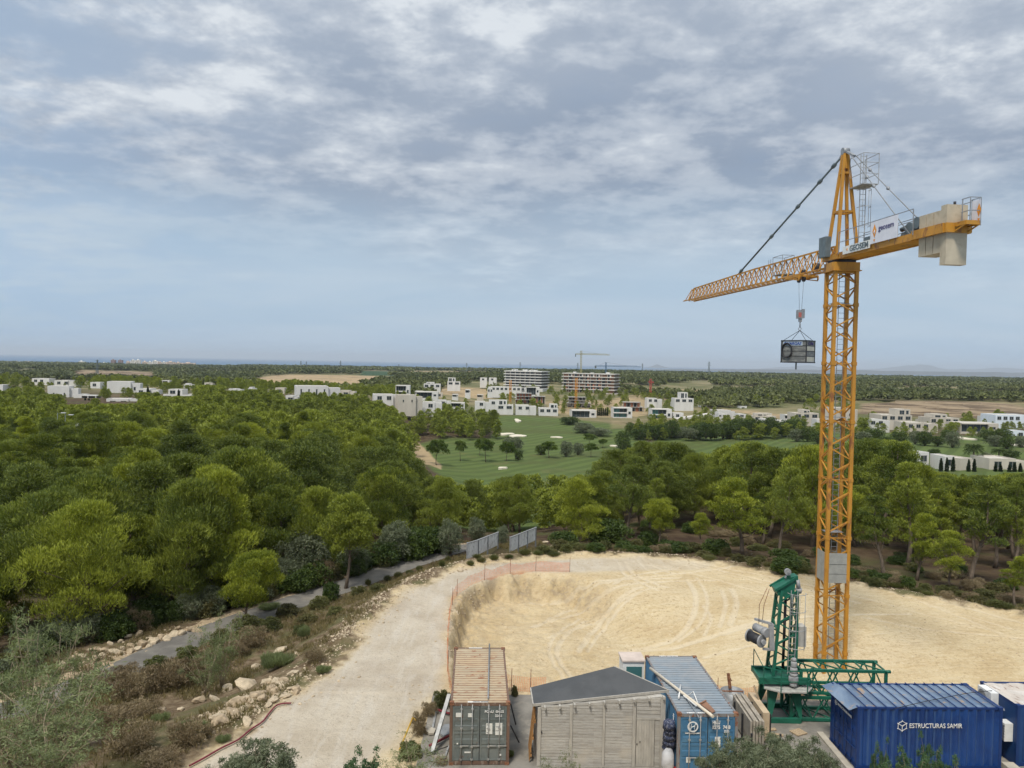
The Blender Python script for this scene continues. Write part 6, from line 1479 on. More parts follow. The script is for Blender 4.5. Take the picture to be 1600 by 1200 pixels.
b.build('head', M['green'], K, fixn=True)
b = MB(); b.tube([(.22, -.07, z0 + .92), (.22, .07, z0 + .92)], .15, 20); b.tube([(.22, -.12, z0 + .92), (.22, .12, z0 + .92)], .05, 8); b.bar((.10, 0, z0 + .62), (.30, 0, z0 + 1.0), .06); b.build('pulley', M['ggrey'], K)
b = MB(); b.tube([(.62, -.2, z0 + .6), (.68, -.2, z0 + .22)], .10, 12); b.tube([(.68, -.2, z0 + .20), (.70, -.2, z0 - .02)], [.16, .12], 14); b.build('motor', M['ggrey'], K)
b = MB()        # winch hanging on the left
wd = np.array([-1.18, -.35, 3.95])
b.tube([wd + [-.05, .35, .22], wd + [.25, -.35, .22]], .19, 16); b.tube([wd + [.18, -.2, .22], wd + [.28, -.42, .20]], .22, 16)
b.tube([wd + [.02, -.30, -.20], wd + [.06, -.36, -.20]], .30, 20); b.tube([wd + [-.30, .35, -.18], wd + [-.34, .40, -.18]], .30, 20)
b.bar(wd + [.45, -.35, .62], wd + [.52, -.35, -.58], .14, .22); b.bar(wd + [.1, -.35, -.55], wd + [.62, -.35, -.58], .1, .1); b.bar(wd + [-.1, .3, .62], wd + [.48, -.35, .62], .10, .10); b.tube([wd + [.06, -.38, -.2], wd + [.10, -.52, -.2]], .12, 12)
wo = b.build('winch', M['ggrey'], K); b = MB(); b.tube([wd + [-.30, .33, -.18], wd + [.02, -.31, -.20]], .24, 18); b.build('rope_drum', M['black'], K)
b = MB(); b.tube([wd + [.0, 0, .5], wd + [-.0, 0, 1.4], wd + [.35, 0, 2.2]], .014, 5); b.tube([wd + [.15, 0, .5], wd + [.22, 0, 1.4], wd + [.45, 0, 2.15]], .014, 5); b.build('hose', M['rust'], K)
b = MB()        # slewing motor, stacked grey drums
mx, my = .32, -.85
for z, h, r_ in ((1.75, .18, .17), (1.94, .28, .22), (2.22, .14, .18), (2.36, .26, .17), (2.62, .28, .14), (2.91, .14, .11)): b.tube([(mx, my, z), (mx, my, z + h * .2), (mx, my, z + h * .8), (mx, my, z + h)], [r_ * .85, r_, r_, r_ * .8], 18)
b.build('slewing_motor', M['ggrey'], K)
b = MB(); b.box(.78, 1.15, -.1, .45, 3.30, 4.25); b.build('electrical_box', simple('pale_box', (.47, .44, .39), .6, .08, 3), K)
b = MB(); b.bar((.60, -.1, 2.2), (.60, -.1, 4.3), .12, .12); b.bar((.70, .2, 2.2), (.70, .2, 4.1), .09, .09); b.build('support_post', M['green'], K)
b = MB()        # ladder and hoops
for x in (.12, .42): b.bar((x, -.62, 2.2), (x + .1, -.55, 6.1), .03)
for k in range(14): z = 2.3 + k * .27; b.bar((.12 + .025 * k / 14 * 3, -.61, z), (.42 + .025 * k / 14 * 3, -.61, z), .022)
for z in (3.5, 4.35, 5.2, 6.0): b.tube([(.1 + .35 + .42 * math.cos(R(a)) * 1.0, -.60 + .42 * math.sin(R(a)), z) for a in range(-180, 1, 20)], .016, 5, cap=False)
for a in (-135, -90, -45, 0): b.tube([(.45 + .42 * math.cos(R(a)), -.60 + .42 * math.sin(R(a)), 3.4 if a > -90 else 4.9), (.45 + .42 * math.cos(R(a)), -.60 + .42 * math.sin(R(a)), 6.0)], .012, 5)
b.build('ladder', M['steel'], K)
b = MB(); b.tube([(.16, .1, 2.2), (.20, .1, 5.7)], .07, 8); b.build('cable_bundle', M['black'], K)
def lattice_box(b, x0, x1, y0, y1, z0, z1, n, cw=.11, dw=.055, posts=True, m=0):
    for y in (y0, y1):
        for z in (z0, z1): b.bar((x0, y, z), (x1, y, z), cw, cw, m)
    for k in range(n):
        a, c_, mid = x0 + (x1 - x0) * k / n, x0 + (x1 - x0) * (k + 1) / n, x0 + (x1 - x0) * (k + .5) / n
        for y in (y0, y1): b.bar((a, y, z0), (mid, y, z1), dw, dw, m); b.bar((mid, y, z1), (c_, y, z0), dw, dw, m)
        for z in (z0, z1): b.bar((a, y0, z), (a, y1, z), dw * 1.2, dw, m); b.bar((a, y1, z), (c_, y0, z), dw, dw, m)
    for z in (z0, z1): b.bar((x1, y0, z), (x1, y1, z), dw * 1.2, dw, m)
    for y in (y0, y1): b.bar((x1, y, z0), (x1, y, z1), cw, cw, m); b.bar((x0, y, z0), (x0, y, z1), cw, cw, m)
b = MB(); lattice_box(b, 13.70, 17.65, 35.4, 36.6, 1.30, 2.36, 4, .12); b.tube([(17.65, 35.4, 2.36), (17.85, 35.4, 2.36)], .075, 10); b.tube([(17.65, 36.6, 2.36), (17.8, 36.6, 2.36)], .07, 10)
tag(b.build('mast_section', M['green']), 'green lattice mast section lying on top of the other behind the blue container', 'crane section', 'green mast sections lying in the yard')
b = MB(); lattice_box(b, 13.25, 17.3, 35.3, 36.55, .10, 1.12, 4, .13)
tag(b.build('mast_section', M['green']), 'green lattice mast section lying lowest on the concrete behind the blue container', 'crane section', 'green mast sections lying in the yard')

# ------------------------------------------------------------------ orange safety net and its posts
m, t = new_mat('orange_net'); uvp = t.n('ShaderNodeTexCoord').outputs['Object']
sx = t.n('ShaderNodeSeparateXYZ', {0: t.n('ShaderNodeAttribute', attribute_name='net', attribute_type='GEOMETRY').outputs['Vector']})
gx = t.math('PINGPONG', sx.outputs[0], 0.045); gz = t.math('PINGPONG', sx.outputs[1], 0.03)
solid = t.math('MAXIMUM', t.math('LESS_THAN', gx, 0.0062), t.math('LESS_THAN', gz, 0.0048))
d1 = t.n('ShaderNodeBsdfPrincipled', {'Base Color': (0.80, 0.17, 0.04), 'Roughness': .6}); d2 = t.n('ShaderNodeBsdfTranslucent', {'Color': (0.85, 0.22, 0.06)})
dd = t.n('ShaderNodeMixShader', {0: .4, 1: d1, 2: d2}); tp = t.n('ShaderNodeBsdfTransparent'); mx = t.n('ShaderNodeMixShader', {0: solid, 1: tp, 2: dd}); t.n('ShaderNodeOutputMaterial', {0: mx}); M['net'] = m
def net_fence(label, line, h=1.0, posts=(), sag=.12, seed=0, group=None):
    q = np.random.default_rng(seed); L = [np.array(p[:2]) for p in line]; D = []
    for a, c_ in zip(L[:-1], L[1:]):
        k = max(1, int(np.linalg.norm(c_ - a) / .25)); D += [a + (c_ - a) * i / k for i in range(k)]
    D.append(L[-1]); D = np.array(D); s = np.concatenate([[0], np.cumsum(np.linalg.norm(np.diff(D, axis=0), axis=1))]); g = ground_z(D[:, 0], D[:, 1]); n = len(D); rows = 6; V = []; A_ = []
    hh = h * (.9 - sag * np.abs(np.sin(s / 2.6 * math.pi)) + .08 * (fbm(s * .8, s * 0 + seed, 3) - .5))
    for k in range(rows):
        f = k / (rows - 1); off = (fbm(s * 1.5 + k, s * 0 + seed + k * .7, 3) - .5) * .22 * math.sin(f * 2.6 + .2)
        V.append(np.stack([D[:, 0] + off, D[:, 1] + off, g + .01 + f * hh], 1)); A_.append(np.stack([s, np.full(n, f * h), s * 0, s * 0], 1))
    V = np.concatenate(V); I = np.arange(n * rows).reshape(rows, n); Qd = np.stack([I[:-1, :-1], I[:-1, 1:], I[1:, 1:], I[1:, :-1]], -1).reshape(-1, 4)
    r = empty('safety_net', (0, 0, 0), label, 'safety net', group); link_mesh('net', np_mesh('net', V, quads=Qd, attrs={'net': np.concatenate(A_)}, mats=[M['net']], smooth=True), None, r)
    for p in posts:
        i = np.argmin(np.linalg.norm(D - np.array(p[:2]), axis=1)); b = MB(); b.tube([(D[i, 0], D[i, 1], g[i] - .1), (D[i, 0] + .02, D[i, 1], g[i] + h + .22)], .018, 5); b.build('post', M['rust'], r)
    return r
netl = [at_z(px, py, 0) for px, py in ((704, 1086), (700, 1060), (699, 1030), (700, 995), (703, 962), (708, 940), (715, 929), (735, 915), (760, 905), (797, 896.5), (837, 893), (890, 893.5))]
net_fence('faded orange net curving along the top of the cut', netl, .95, [at_z(*p, 0) for p in ((701, 1050), (706, 945), (715, 930), (760, 906), (797, 897), (837, 893), (890, 893.5))], seed=1, group='orange safety nets')
net_fence('bright orange net between the rusty container and the shed', [(-.1, 38.0), (.6, 37.95), (1.2, 37.9), (2.0, 37.9)], .95, [(.1, 38), (1.1, 37.9)], seed=5, group='orange safety nets')
net_fence('crumpled orange net behind the formwork and the green base', [(10.2, 37.7), (11.6, 37.8), (13, 37.75), (15, 37.8), (17.3, 37.8)], .75, [(10.4, 37.7), (13, 37.8)], .3, 9, 'orange safety nets')

# ------------------------------------------------------------------ boundary panels by the path
M['panel'] = simple('panel_concrete', (0.78, 0.77, 0.73), .85, .12, 1.5, col2=(.36, .33, .28), thr=(.5, .7))
def hoarding(pts, label):
    """posts given by (px, py base, py top) and distance from the path height"""
    P = []
    for px, pb, pt, Y in pts: a = at_y(px, pb, Y); P.append((a, (pb - pt) * Y / F))
    r = empty('boundary_fence', P[0][0], label, 'fence', 'panel fences at the path'); o = P[0][0]
    for (a, ha), (c_, hc) in zip(P[:-1], P[1:]):
        b = MB(); a0, c0 = a - o, c_ - o; t_ = np.array([0, .05, 0]); up = lambda v, h: v + np.array([0, 0, h])
        b.hexa([up(a0 - t_, -.25), up(c0 - t_, -.25), up(c0 + t_, -.25), up(a0 + t_, -.25)], [up(a0 - t_, ha), up(c0 - t_, hc), up(c0 + t_, hc), up(a0 + t_, ha)]); b.build('panel', M['panel'], r)
        b = MB(); b.bar(up(a0, ha + .03), up(c0, hc + .03), .14, .06); b.build('top_rail', M['steel'], r)
    for a, ha in P: b = MB(); a0 = a - o; b.box(a0[0] - .07, a0[0] + .07, a0[1] - .13, a0[1] + .09, a0[2] - .9, a0[2] + ha + .08); b.build('post', M['greysteel'], r)
hoarding([(730, 869, 849, 66), (747, 862, 844, 69), (762, 855, 838, 72), (778, 848, 832, 75)], 'row of pale wall panels on steel posts, nearer the dirt road')
hoarding([(797, 858, 840, 70), (810, 852, 835, 73), (824, 846, 829.5, 76), (837, 840, 824.5, 79)], 'row of pale wall panels on steel posts, beyond the path gap')
# ------------------------------------------------------------------ the yellow tower crane
M['yellow'] = simple('crane_yellow', (0.46, 0.215, 0.026), .5, .16, 1.2, col2=(0.24, 0.095, 0.03), thr=(.54, .66), stretch=(1, 1, .4))
M['ballast'] = simple('ballast_concrete', (0.47, 0.40, 0.29), .85, .12, 1.2, col2=(.38, .31, .22), thr=(.5, .72))
M['mesh'] = simple('grey_guard_sheet', (0.30, 0.30, 0.275), .8, .1, 3)
M['banner'] = simple('banner_cloth', (0.68, 0.68, 0.72), .7, .05, 2); M['navy'] = simple('navy_print', (0.05, 0.04, 0.14), .7, .05, 3); M['orange'] = simple('orange_print', (0.75, 0.30, 0.04), .7, .05, 3)
M['cab'] = simple('cabinet_grey', (0.12, 0.15, 0.16), .5, .15, 3)
CX, CY_ , BZ = 18.66, 44.0, -2.1
CR = empty('tower_crane', (CX, CY_, BZ), 'tall yellow lattice tower crane carrying beige counterweights in the sand pit', 'tower crane')
TOPZ = 24.05       # top of the mast above the pit floor
s_ = .60; cs = [(-s_, -s_), (s_, -s_), (s_, s_), (-s_, s_)]
b = MB(); 
for x, y in cs: b.box(x - .095, x + .095, y - .095, y + .095, 0, TOPZ)
ndiag = 29; dz = TOPZ / ndiag
for i in range(4):
    (x0, y0), (x1, y1) = cs[i], cs[(i + 1) % 4]
    for k in range(ndiag):
        a, c_ = ((x0, y0), (x1, y1)) if (k + i) % 2 else ((x1, y1), (x0, y0)); b.bar((*a, k * dz + .08), (*c_, (k + 1) * dz - .08), .07, .07)
for z in (5.6, 8.9, 12.2, 15.5, 18.8, 22.1, .3, 23.9):
    for i in range(4): b.bar((*cs[i], z), (*cs[(i + 1) % 4], z), .05, .05)
for z in np.arange(2.3, TOPZ, 3.3):
    for x, y in cs: b.box(x - .12, x + .12, y - .12, y + .12, z - .10, z + .10)
b.build('mast', M['yellow'], CR)
b = MB()
for x in (.0, .34): b.bar((x, .30, .3), (x, .30, TOPZ), .03)
for k in range(int(TOPZ / .30)): b.bar((0, .30, .4 + k * .30), (.34, .30, .4 + k * .30), .022)
for z in (9.1, 15.7, 22.2): b.box(-.5, .5, -.1, .5, z, z + .03)
b.build('ladder', M['greysteel'], CR)
b = MB(); b.tube([(-.25, .0, 0), (-.25, .05, 8.6)], .045, 6); b.build('cable_conduit', M['greysteel'], CR)
for n_, (x0, x1, y) in (('f', (-.50, .50, -.70)),):
    b = MB(); b.box(x0, x1, y, y + .02, 6.35, 8.05); b.bar((x0, y - .01, 6.9), (x1, y - .01, 6.9), .03); b.bar((x0, y - .01, 7.45), (x1, y - .01, 7.45), .03); b.build('guard_panel', M['mesh'], CR)
b = MB(); b.box(-.70, -.68, -.50, .50, 6.35, 8.05); b.build('guard_panel', M['mesh'], CR); b = MB(); b.box(.68, .70, -.50, .50, 6.35, 8.05); b.build('guard_panel', M['mesh'], CR)
b = MB(); b.prism([(-1.3, -1.3), (1.3, -1.3), (1.3, 1.3), (-1.3, 1.3)], -.35, .12); b.build('footing', M['conc'], CR)
# collar and slewing ring
b = MB(); b.prism([(-.72, -.72), (.72, -.72), (.80, -.5), (.80, .5), (.72, .72), (-.72, .72), (-.80, .5), (-.80, -.5)], TOPZ, TOPZ + .44); b.prism([(-.8, -.8), (.8, -.8), (.8, .8), (-.8, .8)], TOPZ - .05, TOPZ - .002); b.build('collar', M['yellow'], CR)
b = MB(); b.tube([(0, 0, TOPZ + .44), (0, 0, TOPZ + .60)], .74, 32); b.build('slewing_ring', M['black'], CR)
# upper works turned about the mast
TU = math.atan2(2.8, 25.0) * 1.0
dj = Vector((-math.sin(TU), math.cos(TU), 0)); dr = Vector((math.cos(TU), math.sin(TU), 0))
def J(s, l, z): return dj * s + dr * l + Vector((0, 0, z))
Z0 = TOPZ + .60
b = MB(); b.hexa([J(-.85, -.72, Z0), J(-.85, .72, Z0), J(.85, .72, Z0), J(.85, -.72, Z0)], [J(-.85, -.72, Z0 + .28), J(-.85, .72, Z0 + .28), J(.85, .72, Z0 + .28), J(.85, -.72, Z0 + .28)]); b.build('turntable', M['yellow'], CR, fixn=True)
ZD = Z0 + .30; PK = 6.15 - .05 + Z0     # peak
b = MB(); tops = {}
for x, y in ((-.62, -.55), (.62, -.55), (.62, .55), (-.62, .55)):
    b.bar(J(y, x, ZD - .05), J(y * .12, x * .14, PK), .17, .15)
for f in (.42, .80):
    for (x0, y0), (x1, y1) in (((-.62, -.55), (.62, -.55)), ((.62, -.55), (.62, .55)), ((.62, .55), (-.62, .55)), ((-.62, .55), (-.62, -.55))):
        k = 1 - f * .87; b.bar(J(y0 * k, x0 * k, ZD + (PK - ZD) * f), J(y1 * k, x1 * k, ZD + (PK - ZD) * f), .12, .12)
b.hexa([J(-.16, -.2, PK - .9), J(-.16, .2, PK - .9), J(.16, .2, PK - .9), J(.16, -.2, PK - .9)], [J(-.12, -.16, PK), J(-.12, .16, PK), J(.12, .16, PK), J(.12, -.16, PK)])
b.build('tower_head', M['yellow'], CR, fixn=True)
b = MB(); b.tube([J(0, -.18, PK + .08), J(0, .18, PK + .08)], .20, 18); b.bar(J(.0, 0, PK + .15), J(.45, 0, PK - .22), .22, .12); b.bar(J(.0, 0, PK + .12), J(-.95, .0, PK - .42), .18, .1); b.build('head_pulley', M['greysteel'], CR)
b = MB(); b.hexa([J(.0, -1.02, ZD - .1), J(.0, -.70, ZD - .1), J(.75, -.70, ZD - .1), J(.75, -1.02, ZD - .1)], [J(.0, -1.02, ZD + 1.05), J(.0, -.70, ZD + 1.05), J(.75, -.70, ZD + 1.05), J(.75, -1.02, ZD + 1.05)]); b.build('electrical_cabinet', M['cab'], CR, fixn=True)
# jib: triangular lattice, two lower chords and one upper
JL = 25.4; b = MB(); jb, jt, jw = ZD - .62, ZD + .62, .48
nb = 30
def jz(s): return jt - .25 * max(0, (s - 12) / 14)
b.bar(J(.75, -jw, jb), J(JL + .3, -jw, jb), .085); b.bar(J(.75, jw, jb), J(JL + .3, jw, jb), .085)
for k in range(nb - 1): s0, s1 = .8 + k * (JL - .9) / nb, .8 + (k + 1) * (JL - .9) / nb; b.bar(J(s0, 0, jz(s0)), J(s1, 0, jz(s1)), .09)
b.bar(J(JL - 1.0, 0, jz(JL)), J(JL + .25, 0, jb), .07)
for k in range(nb):
    s0, sm, s1 = .8 + k * (JL - .9) / nb, .8 + (k + .5) * (JL - .9) / nb, .8 + (k + 1) * (JL - .9) / nb
    for l in (-jw, jw):
        b.bar(J(s0, l, jb), J(sm, 0, jz(sm)), .045); b.bar(J(sm, 0, jz(sm)), J(s1, l, jb), .045)
    b.bar(J(s0, -jw, jb), J(s0, jw, jb), .04); b.bar(J(s0, -jw, jb), J(s1, jw, jb), .04)
for l in (-jw, jw): b.bar(J(.75, l, jb), J(.78, 0, jt), .10); 
b.bar(J(.70, 0, jt), J(.70, 0, jb), .1); b.build('jib', M['yellow'], CR)
b = MB()
for s in (9.2, 9.5, 2.1, 2.35): b.bar(J(s, 0, jt), J(s, 0, jt + .35), .03)
b.bar(J(6.6, -.4, jt + .3), J(8.0, -.4, jt + .3), .03); b.bar(J(6.6, .4, jt + .3), J(8.0, .4, jt + .3), .03)
for s in (6.6, 8.0): b.bar(J(s, -.4, jt + .3), J(s, .4, jt + .3), .03); b.bar(J(s, -.4, jt + .3), J(s, -.4, jb + .4), .03); b.bar(J(s, .4, jt + .3), J(s, .4, jb + .4), .03)
b.hexa([J(6.6, -.45, jb + .3), J(6.6, .45, jb + .3), J(8, .45, jb + .3), J(8, -.45, jb + .3)], [J(6.6, -.45, jb + .34), J(6.6, .45, jb + .34), J(8, .45, jb + .34), J(8, -.45, jb + .34)])
b.build('jib_basket', M['greysteel'], CR, fixn=True)
b = MB(); b.tube([J(.9, .0, jb - .02), J(6.5, 0, jb - .12), J(JL, 0, jb - .05)], .012, 4); b.build('trolley_rope', M['greysteel'], CR)
b = MB(); b.tube([J(2.9, -.16, jb + .28), J(2.9, .16, jb + .28)], .27, 18); b.tube([J(4.5, -.12, jb + .20), J(4.5, .12, jb + .20)], .16, 14); b.build('trolley_winch', M['black'], CR)
TS = 4.75
b = MB()
for l in (-.62, .62): b.bar(J(TS - .9, l, jb - .12), J(TS + .9, l, jb - .12), .08, .14); b.bar(J(TS - .9, l, jb - .12), J(TS - .9, l, jb - .36), .08); b.bar(J(TS + .9, l, jb - .12), J(TS - .9, l, jb - .4), .06)
for s in (-.9, 0, .9): b.bar(J(TS + s, -.62, jb - .12), J(TS + s, .62, jb - .12), .08, .1)
b.build('trolley', M['yellow'], CR)
b = MB(); b.tube([J(TS - .32, -.06, jb - .25), J(TS - .32, .06, jb - .25)], .17, 14); b.tube([J(TS + .32, -.06, jb - .25), J(TS + .32, .06, jb - .25)], .17, 14); b.build('sheave', M['black'], CR)
HB = at_y(1250.5, 491, CY_ + TS)[2] - BZ
b = MB()
for s, l in ((-.32, -.2), (.32, .2)): b.tube([J(TS + s, 0, jb - .3), J(TS + s * .45, 0, HB + .2)], .011, 4)
b.build('hoist_rope', M['greysteel'], CR)
HP = J(TS, 0, 0); ho = lambda x, y, z: HP + Vector((x, y, HB + z))
b = MB(); b.box(*sum(((HP.x + a, HP.x + c_) for a, c_ in ((-.22, .10),)), ()), HP.y - .12, HP.y - .04, HB - .28, HB + .26); b.box(HP.x + .10, HP.x + .24, HP.y - .12, HP.y + .10, HB - .25, HB + .32); b.box(HP.x - .22, HP.x + .1, HP.y + .04, HP.y + .12, HB - .28, HB + .26)
b.box(HP.x - .09, HP.x + .09, HP.y - .08, HP.y + .08, HB - .48, HB - .28); b.tube([ho(0, 0, -.48), ho(0, 0, -.82)], .04, 8); b.tube([ho(.08 * math.cos(a), 0, -.92 + .1 * math.sin(a)) for a in np.linspace(0, 6.28, 15)], .022, 6, cap=False)
hk = b.build('hook_block', M['greysteel'], CR); b = MB(); b.box(HP.x - .15, HP.x + .03, HP.y - .13, HP.y - .121, HB - .20, HB + .1); b.build('warning_plate', simple('faded_red', (.42, .12, .10), .7, .1, 4), hk)
# front tie bar
b = MB(); p0, p1 = J(.35, 0, PK - .12), J(14.6, 0, jz(14.6) + .05)
b.tube([p0, p1], .062, 8)
for f in (.06, .17, .36, .62, .97): c_ = p0.lerp(p1, f); d_ = (p1 - p0).normalized(); b.tube([c_ - d_ * .28, c_ - d_ * .12, c_ + d_ * .12, c_ + d_ * .28], [.06, .12, .12, .06], 8)
b.build('front_tie_bar', M['cab'], CR)
# counter jib
b = MB(); cjw = .62; zt = ZD + .02; ES = -10.35
for l in (-cjw, cjw):
    b.bar(J(.2, l, zt - .16), J(-11.2 if False else -7.3, l, zt - .16), .14, .34); b.bar(J(-7.3, l, zt - .10), J(-9.55, l, zt - .10), .14, .42); b.bar(J(-9.55, l * .5 + .13, zt + .02), J(ES, l * .5 + .13, zt + .02), .10, .18)
for k in range(14): s = -.9 - k * .5; b.bar(J(s, -cjw, zt - .18), J(s, cjw, zt - .18), .07, .12)
b.bar(J(-9.62, -cjw, zt - .10), J(-9.62, cjw, zt - .10), .14, .42); b.bar(J(ES, -.2, zt + .02), J(ES, .44, zt + .02), .1, .18)
b.hexa([J(-.8, -cjw, zt - .30), J(-.8, cjw, zt - .30), J(-7.3, cjw, zt - .30), J(-7.3, -cjw, zt - .30)], [J(-.8, -cjw, zt - .26), J(-.8, cjw, zt - .26), J(-7.3, cjw, zt - .26), J(-7.3, -cjw, zt - .26)])
b.hexa([J(-9.7, .0, zt + .06), J(-9.7, .44, zt + .06), J(ES, .44, zt + .06), J(ES, -.2, zt + .06)], [J(-9.7, -.2, zt + .09), J(-9.7, .44, zt + .09), J(ES, .44, zt + .09), J(ES, -.2, zt + .09)])
for l in (-.2, .44): b.bar(J(-9.6, l, zt - .28), J(ES, l, zt - .05), .05)
b.build('counter_jib', M['yellow'], CR, fixn=True)
b = MB(); rl = .74
def rail(s0, s1, l, ss): 
    for z in (.55, 1.12): b.bar(J(s0, l, zt + z), J(s1, l, zt + z), .032)
    for s in ss: b.bar(J(s, l, zt - .1), J(s, l, zt + 1.12), .035)
rail(-.9, -7.5, -rl, (-.9, -2.5, -4.0, -5.6, -7.5)); rail(-.9, -7.5, rl, (-.9, -2.5, -4.0, -5.6, -7.5)); rail(-9.8, ES, .0, (-9.85, ES)); rail(-9.7, ES, .50, (-9.8, ES))
for z in (.55, 1.12): b.bar(J(ES, .0, zt + z), J(ES, .50, zt + z), .032)
rail(-7.5, -9.7, rl + .0, ()); b.build('handrail', M['greysteel'], CR)
def block(s0, s1, w_, za, zb_, name='counterweight'):
    b = MB(); b.hexa([J(s0, -w_, za), J(s0, w_, za), J(s1, w_, za), J(s1, -w_, za)], [J(s0, -w_, zb_), J(s0, w_, zb_), J(s1, w_, zb_), J(s1, -w_, zb_)]); return b.build(name, M['ballast'], CR, fixn=True)
for k in range(3): block(-7.55 - k * .53, -7.55 - k * .53 - .48, .46, zt - 1.14, zt + .77)
block(-9.14, -9.54, .50, zt - 1.72, zt + .95)
b = MB(); 
for k in range(4): b.bar(J(-7.8 - k * .52, -.5, zt + .05), J(-7.8 - k * .52, .5, zt + .05), .06)
b.tube([J(-9.34, .0, zt + .95), J(-9.34, .0, zt + 1.12)], .06, 8); b.build('hanging_pin', M['black'], CR)
for l in (-.5, .5):
    b = MB(); p0, p1 = J(-.9, l * .3, PK - .42), J(-6.9 if l < 0 else -7.2, l, zt + .05); b.tube([p0, p1], .028, 6)
    for f in (.30, .42) if l < 0 else (.18, .45): c_ = p0.lerp(p1, f if f > .2 else .2); d_ = (p1 - p0).normalized(); b.tube([c_ - d_ * .16, c_, c_ + d_ * .16], [.03, .10, .03], 8)
    b.build('rear_tie_bar', M['greysteel'], CR)
b = MB(); b.tube([J(-6.5, -.3, zt + .35), J(-6.5, .3, zt + .35)], .33, 18); b.hexa([J(-6.9, -.45, zt - .1), J(-6.9, .45, zt - .1), J(-6.0, .45, zt - .1), J(-6.0, -.45, zt - .1)], [J(-6.8, -.4, zt + .25), J(-6.8, .4, zt + .25), J(-6.1, .4, zt + .25), J(-6.1, -.4, zt + .25)]); b.tube([J(-5.8, -.2, zt + .45), J(-6.2, -.2, zt + .5)], .12, 10)
b.tube([J(-7.15, -.35, zt + .55), J(-7.15, .35, zt + .55)], .28, 16); b.build('hoist_winch', M['cab'], CR)
b = MB(); b.hexa([J(-3.0, -.5, zt), J(-3.0, -.2, zt), J(-3.5, -.2, zt), J(-3.5, -.5, zt)], [J(-3.0, -.5, zt + .5), J(-3.0, -.2, zt + .5), J(-3.5, -.2, zt + .5), J(-3.5, -.5, zt + .5)]); b.build('control_box', M['cab'], CR, fixn=True)
# signs on the side facing the camera's left
ang = TU - math.pi / 2       # text baseline runs towards the counterweights
def sideframe(o, s, z, l): o.location = J(s, l, z); o.rotation_euler = (math.pi / 2, 0, ang)
def panel(s0, s1, za, zb_, l, mat, name):
    b = MB(); b.hexa([J(s0, l, za), J(s0, l + .02, za), J(s1, l + .02, za), J(s1, l, za)], [J(s0, l, zb_), J(s0, l + .02, zb_), J(s1, l + .02, zb_), J(s1, l, zb_)]); return b.build(name, mat, CR, fixn=True)
panel(-1.45, -4.05, zt - .20, zt + .22, -.80, M['label'], 'name_board')
o = text('GEOSEM', .42, (0, 0, 0), (0, 0, 0), M['cab'], CR, bold=.008, width=1.75); sideframe(o, -3.05, zt + .01, -.812)
o = text('4', .22, (0, 0, 0), (0, 0, 0), M['orange'], CR, bold=.004); sideframe(o, -1.9, zt + .01, -.812)
panel(-4.05, -6.35, zt - .02, zt + 1.08, -.78, M['banner'], 'banner')
o = text('geosem', .40, (0, 0, 0), (0, 0, 0), M['navy'], CR, bold=.0, width=1.28); sideframe(o, -5.42, zt + .68, -.79)
o = text('estructuras y obras', .1, (0, 0, 0), (0, 0, 0), M['orange'], CR, width=1.3); o2 = o; sideframe(o, -5.42, zt + .42, -.79)
bpy.data.objects.remove(o2)
def diamond(s, z, h_, l, mat=None):
    b = MB(); b.add([J(s, l, z - h_), J(s - h_ * .48, l, z), J(s, l, z + h_), J(s + h_ * .48, l, z)], [(0, 1, 2, 3)]); b.add([J(s + .09, l, z - h_ - .06), J(s - .09, l, z - h_ - .06), J(s, l, z - h_ - .2)], [(0, 1, 2)]); return b.build('logo', M['orange'], CR)
diamond(-4.42, zt + .60, .36, -.792)
o = text('4', .26, (0, 0, 0), (0, 0, 0), M['banner'], CR, bold=.006); sideframe(o, -4.42, zt + .55, -.80)

panel(-9.85, ES, zt + .10, zt + 1.05, .46, M['banner'], 'banner'); diamond(-10.3, zt + .58, .30, .445)
# cathead ladder, cage and little platform, on the rear face
b = MB(); lx = .62
for l in (lx - .17, lx + .17): b.bar(J(-.85, l, ZD), J(-.85, l, PK - .3), .035)
for k in range(18): b.bar(J(-.85, lx - .17, ZD + .3 + k * .3), J(-.85, lx + .17, ZD + .3 + k * .3), .022)
b.build('head_ladder', M['steel'], CR)
b = MB()
for z in (ZD + 1.5, ZD + 2.55, ZD + 3.5):
    pts = [J(-.85 - .62 * math.sin(R(a)), lx + .34 * math.cos(R(a)), z) for a in range(0, 181, 20)]; b.tube(pts, .017, 5, cap=False)
for a in (45, 90, 135): b.tube([J(-.85 - .62 * math.sin(R(a)), lx + .34 * math.cos(R(a)), ZD + 1.5), J(-.85 - .62 * math.sin(R(a)), lx + .34 * math.cos(R(a)), ZD + 3.5)], .014, 5)
b.build('ladder_cage', M['steel'], CR)
b = MB(); zp = ZD + 3.75; cor = [J(-.25, lx - .45, zp), J(-.25, lx + .45, zp), J(-1.6, lx + .45, zp), J(-1.6, lx - .45, zp)]
b.hexa([c_ - Vector((0, 0, .05)) for c_ in cor], cor)
for z in (.55, 1.15, 1.65):
    for i in range(1, 4): b.bar(cor[i] + Vector((0, 0, z)), cor[(i + 1) % 4] + Vector((0, 0, z)), .026)
for c_ in cor: b.bar(c_, c_ + Vector((0, 0, 1.65)), .03)
b.build('head_platform', M['steel'], CR, fixn=True)

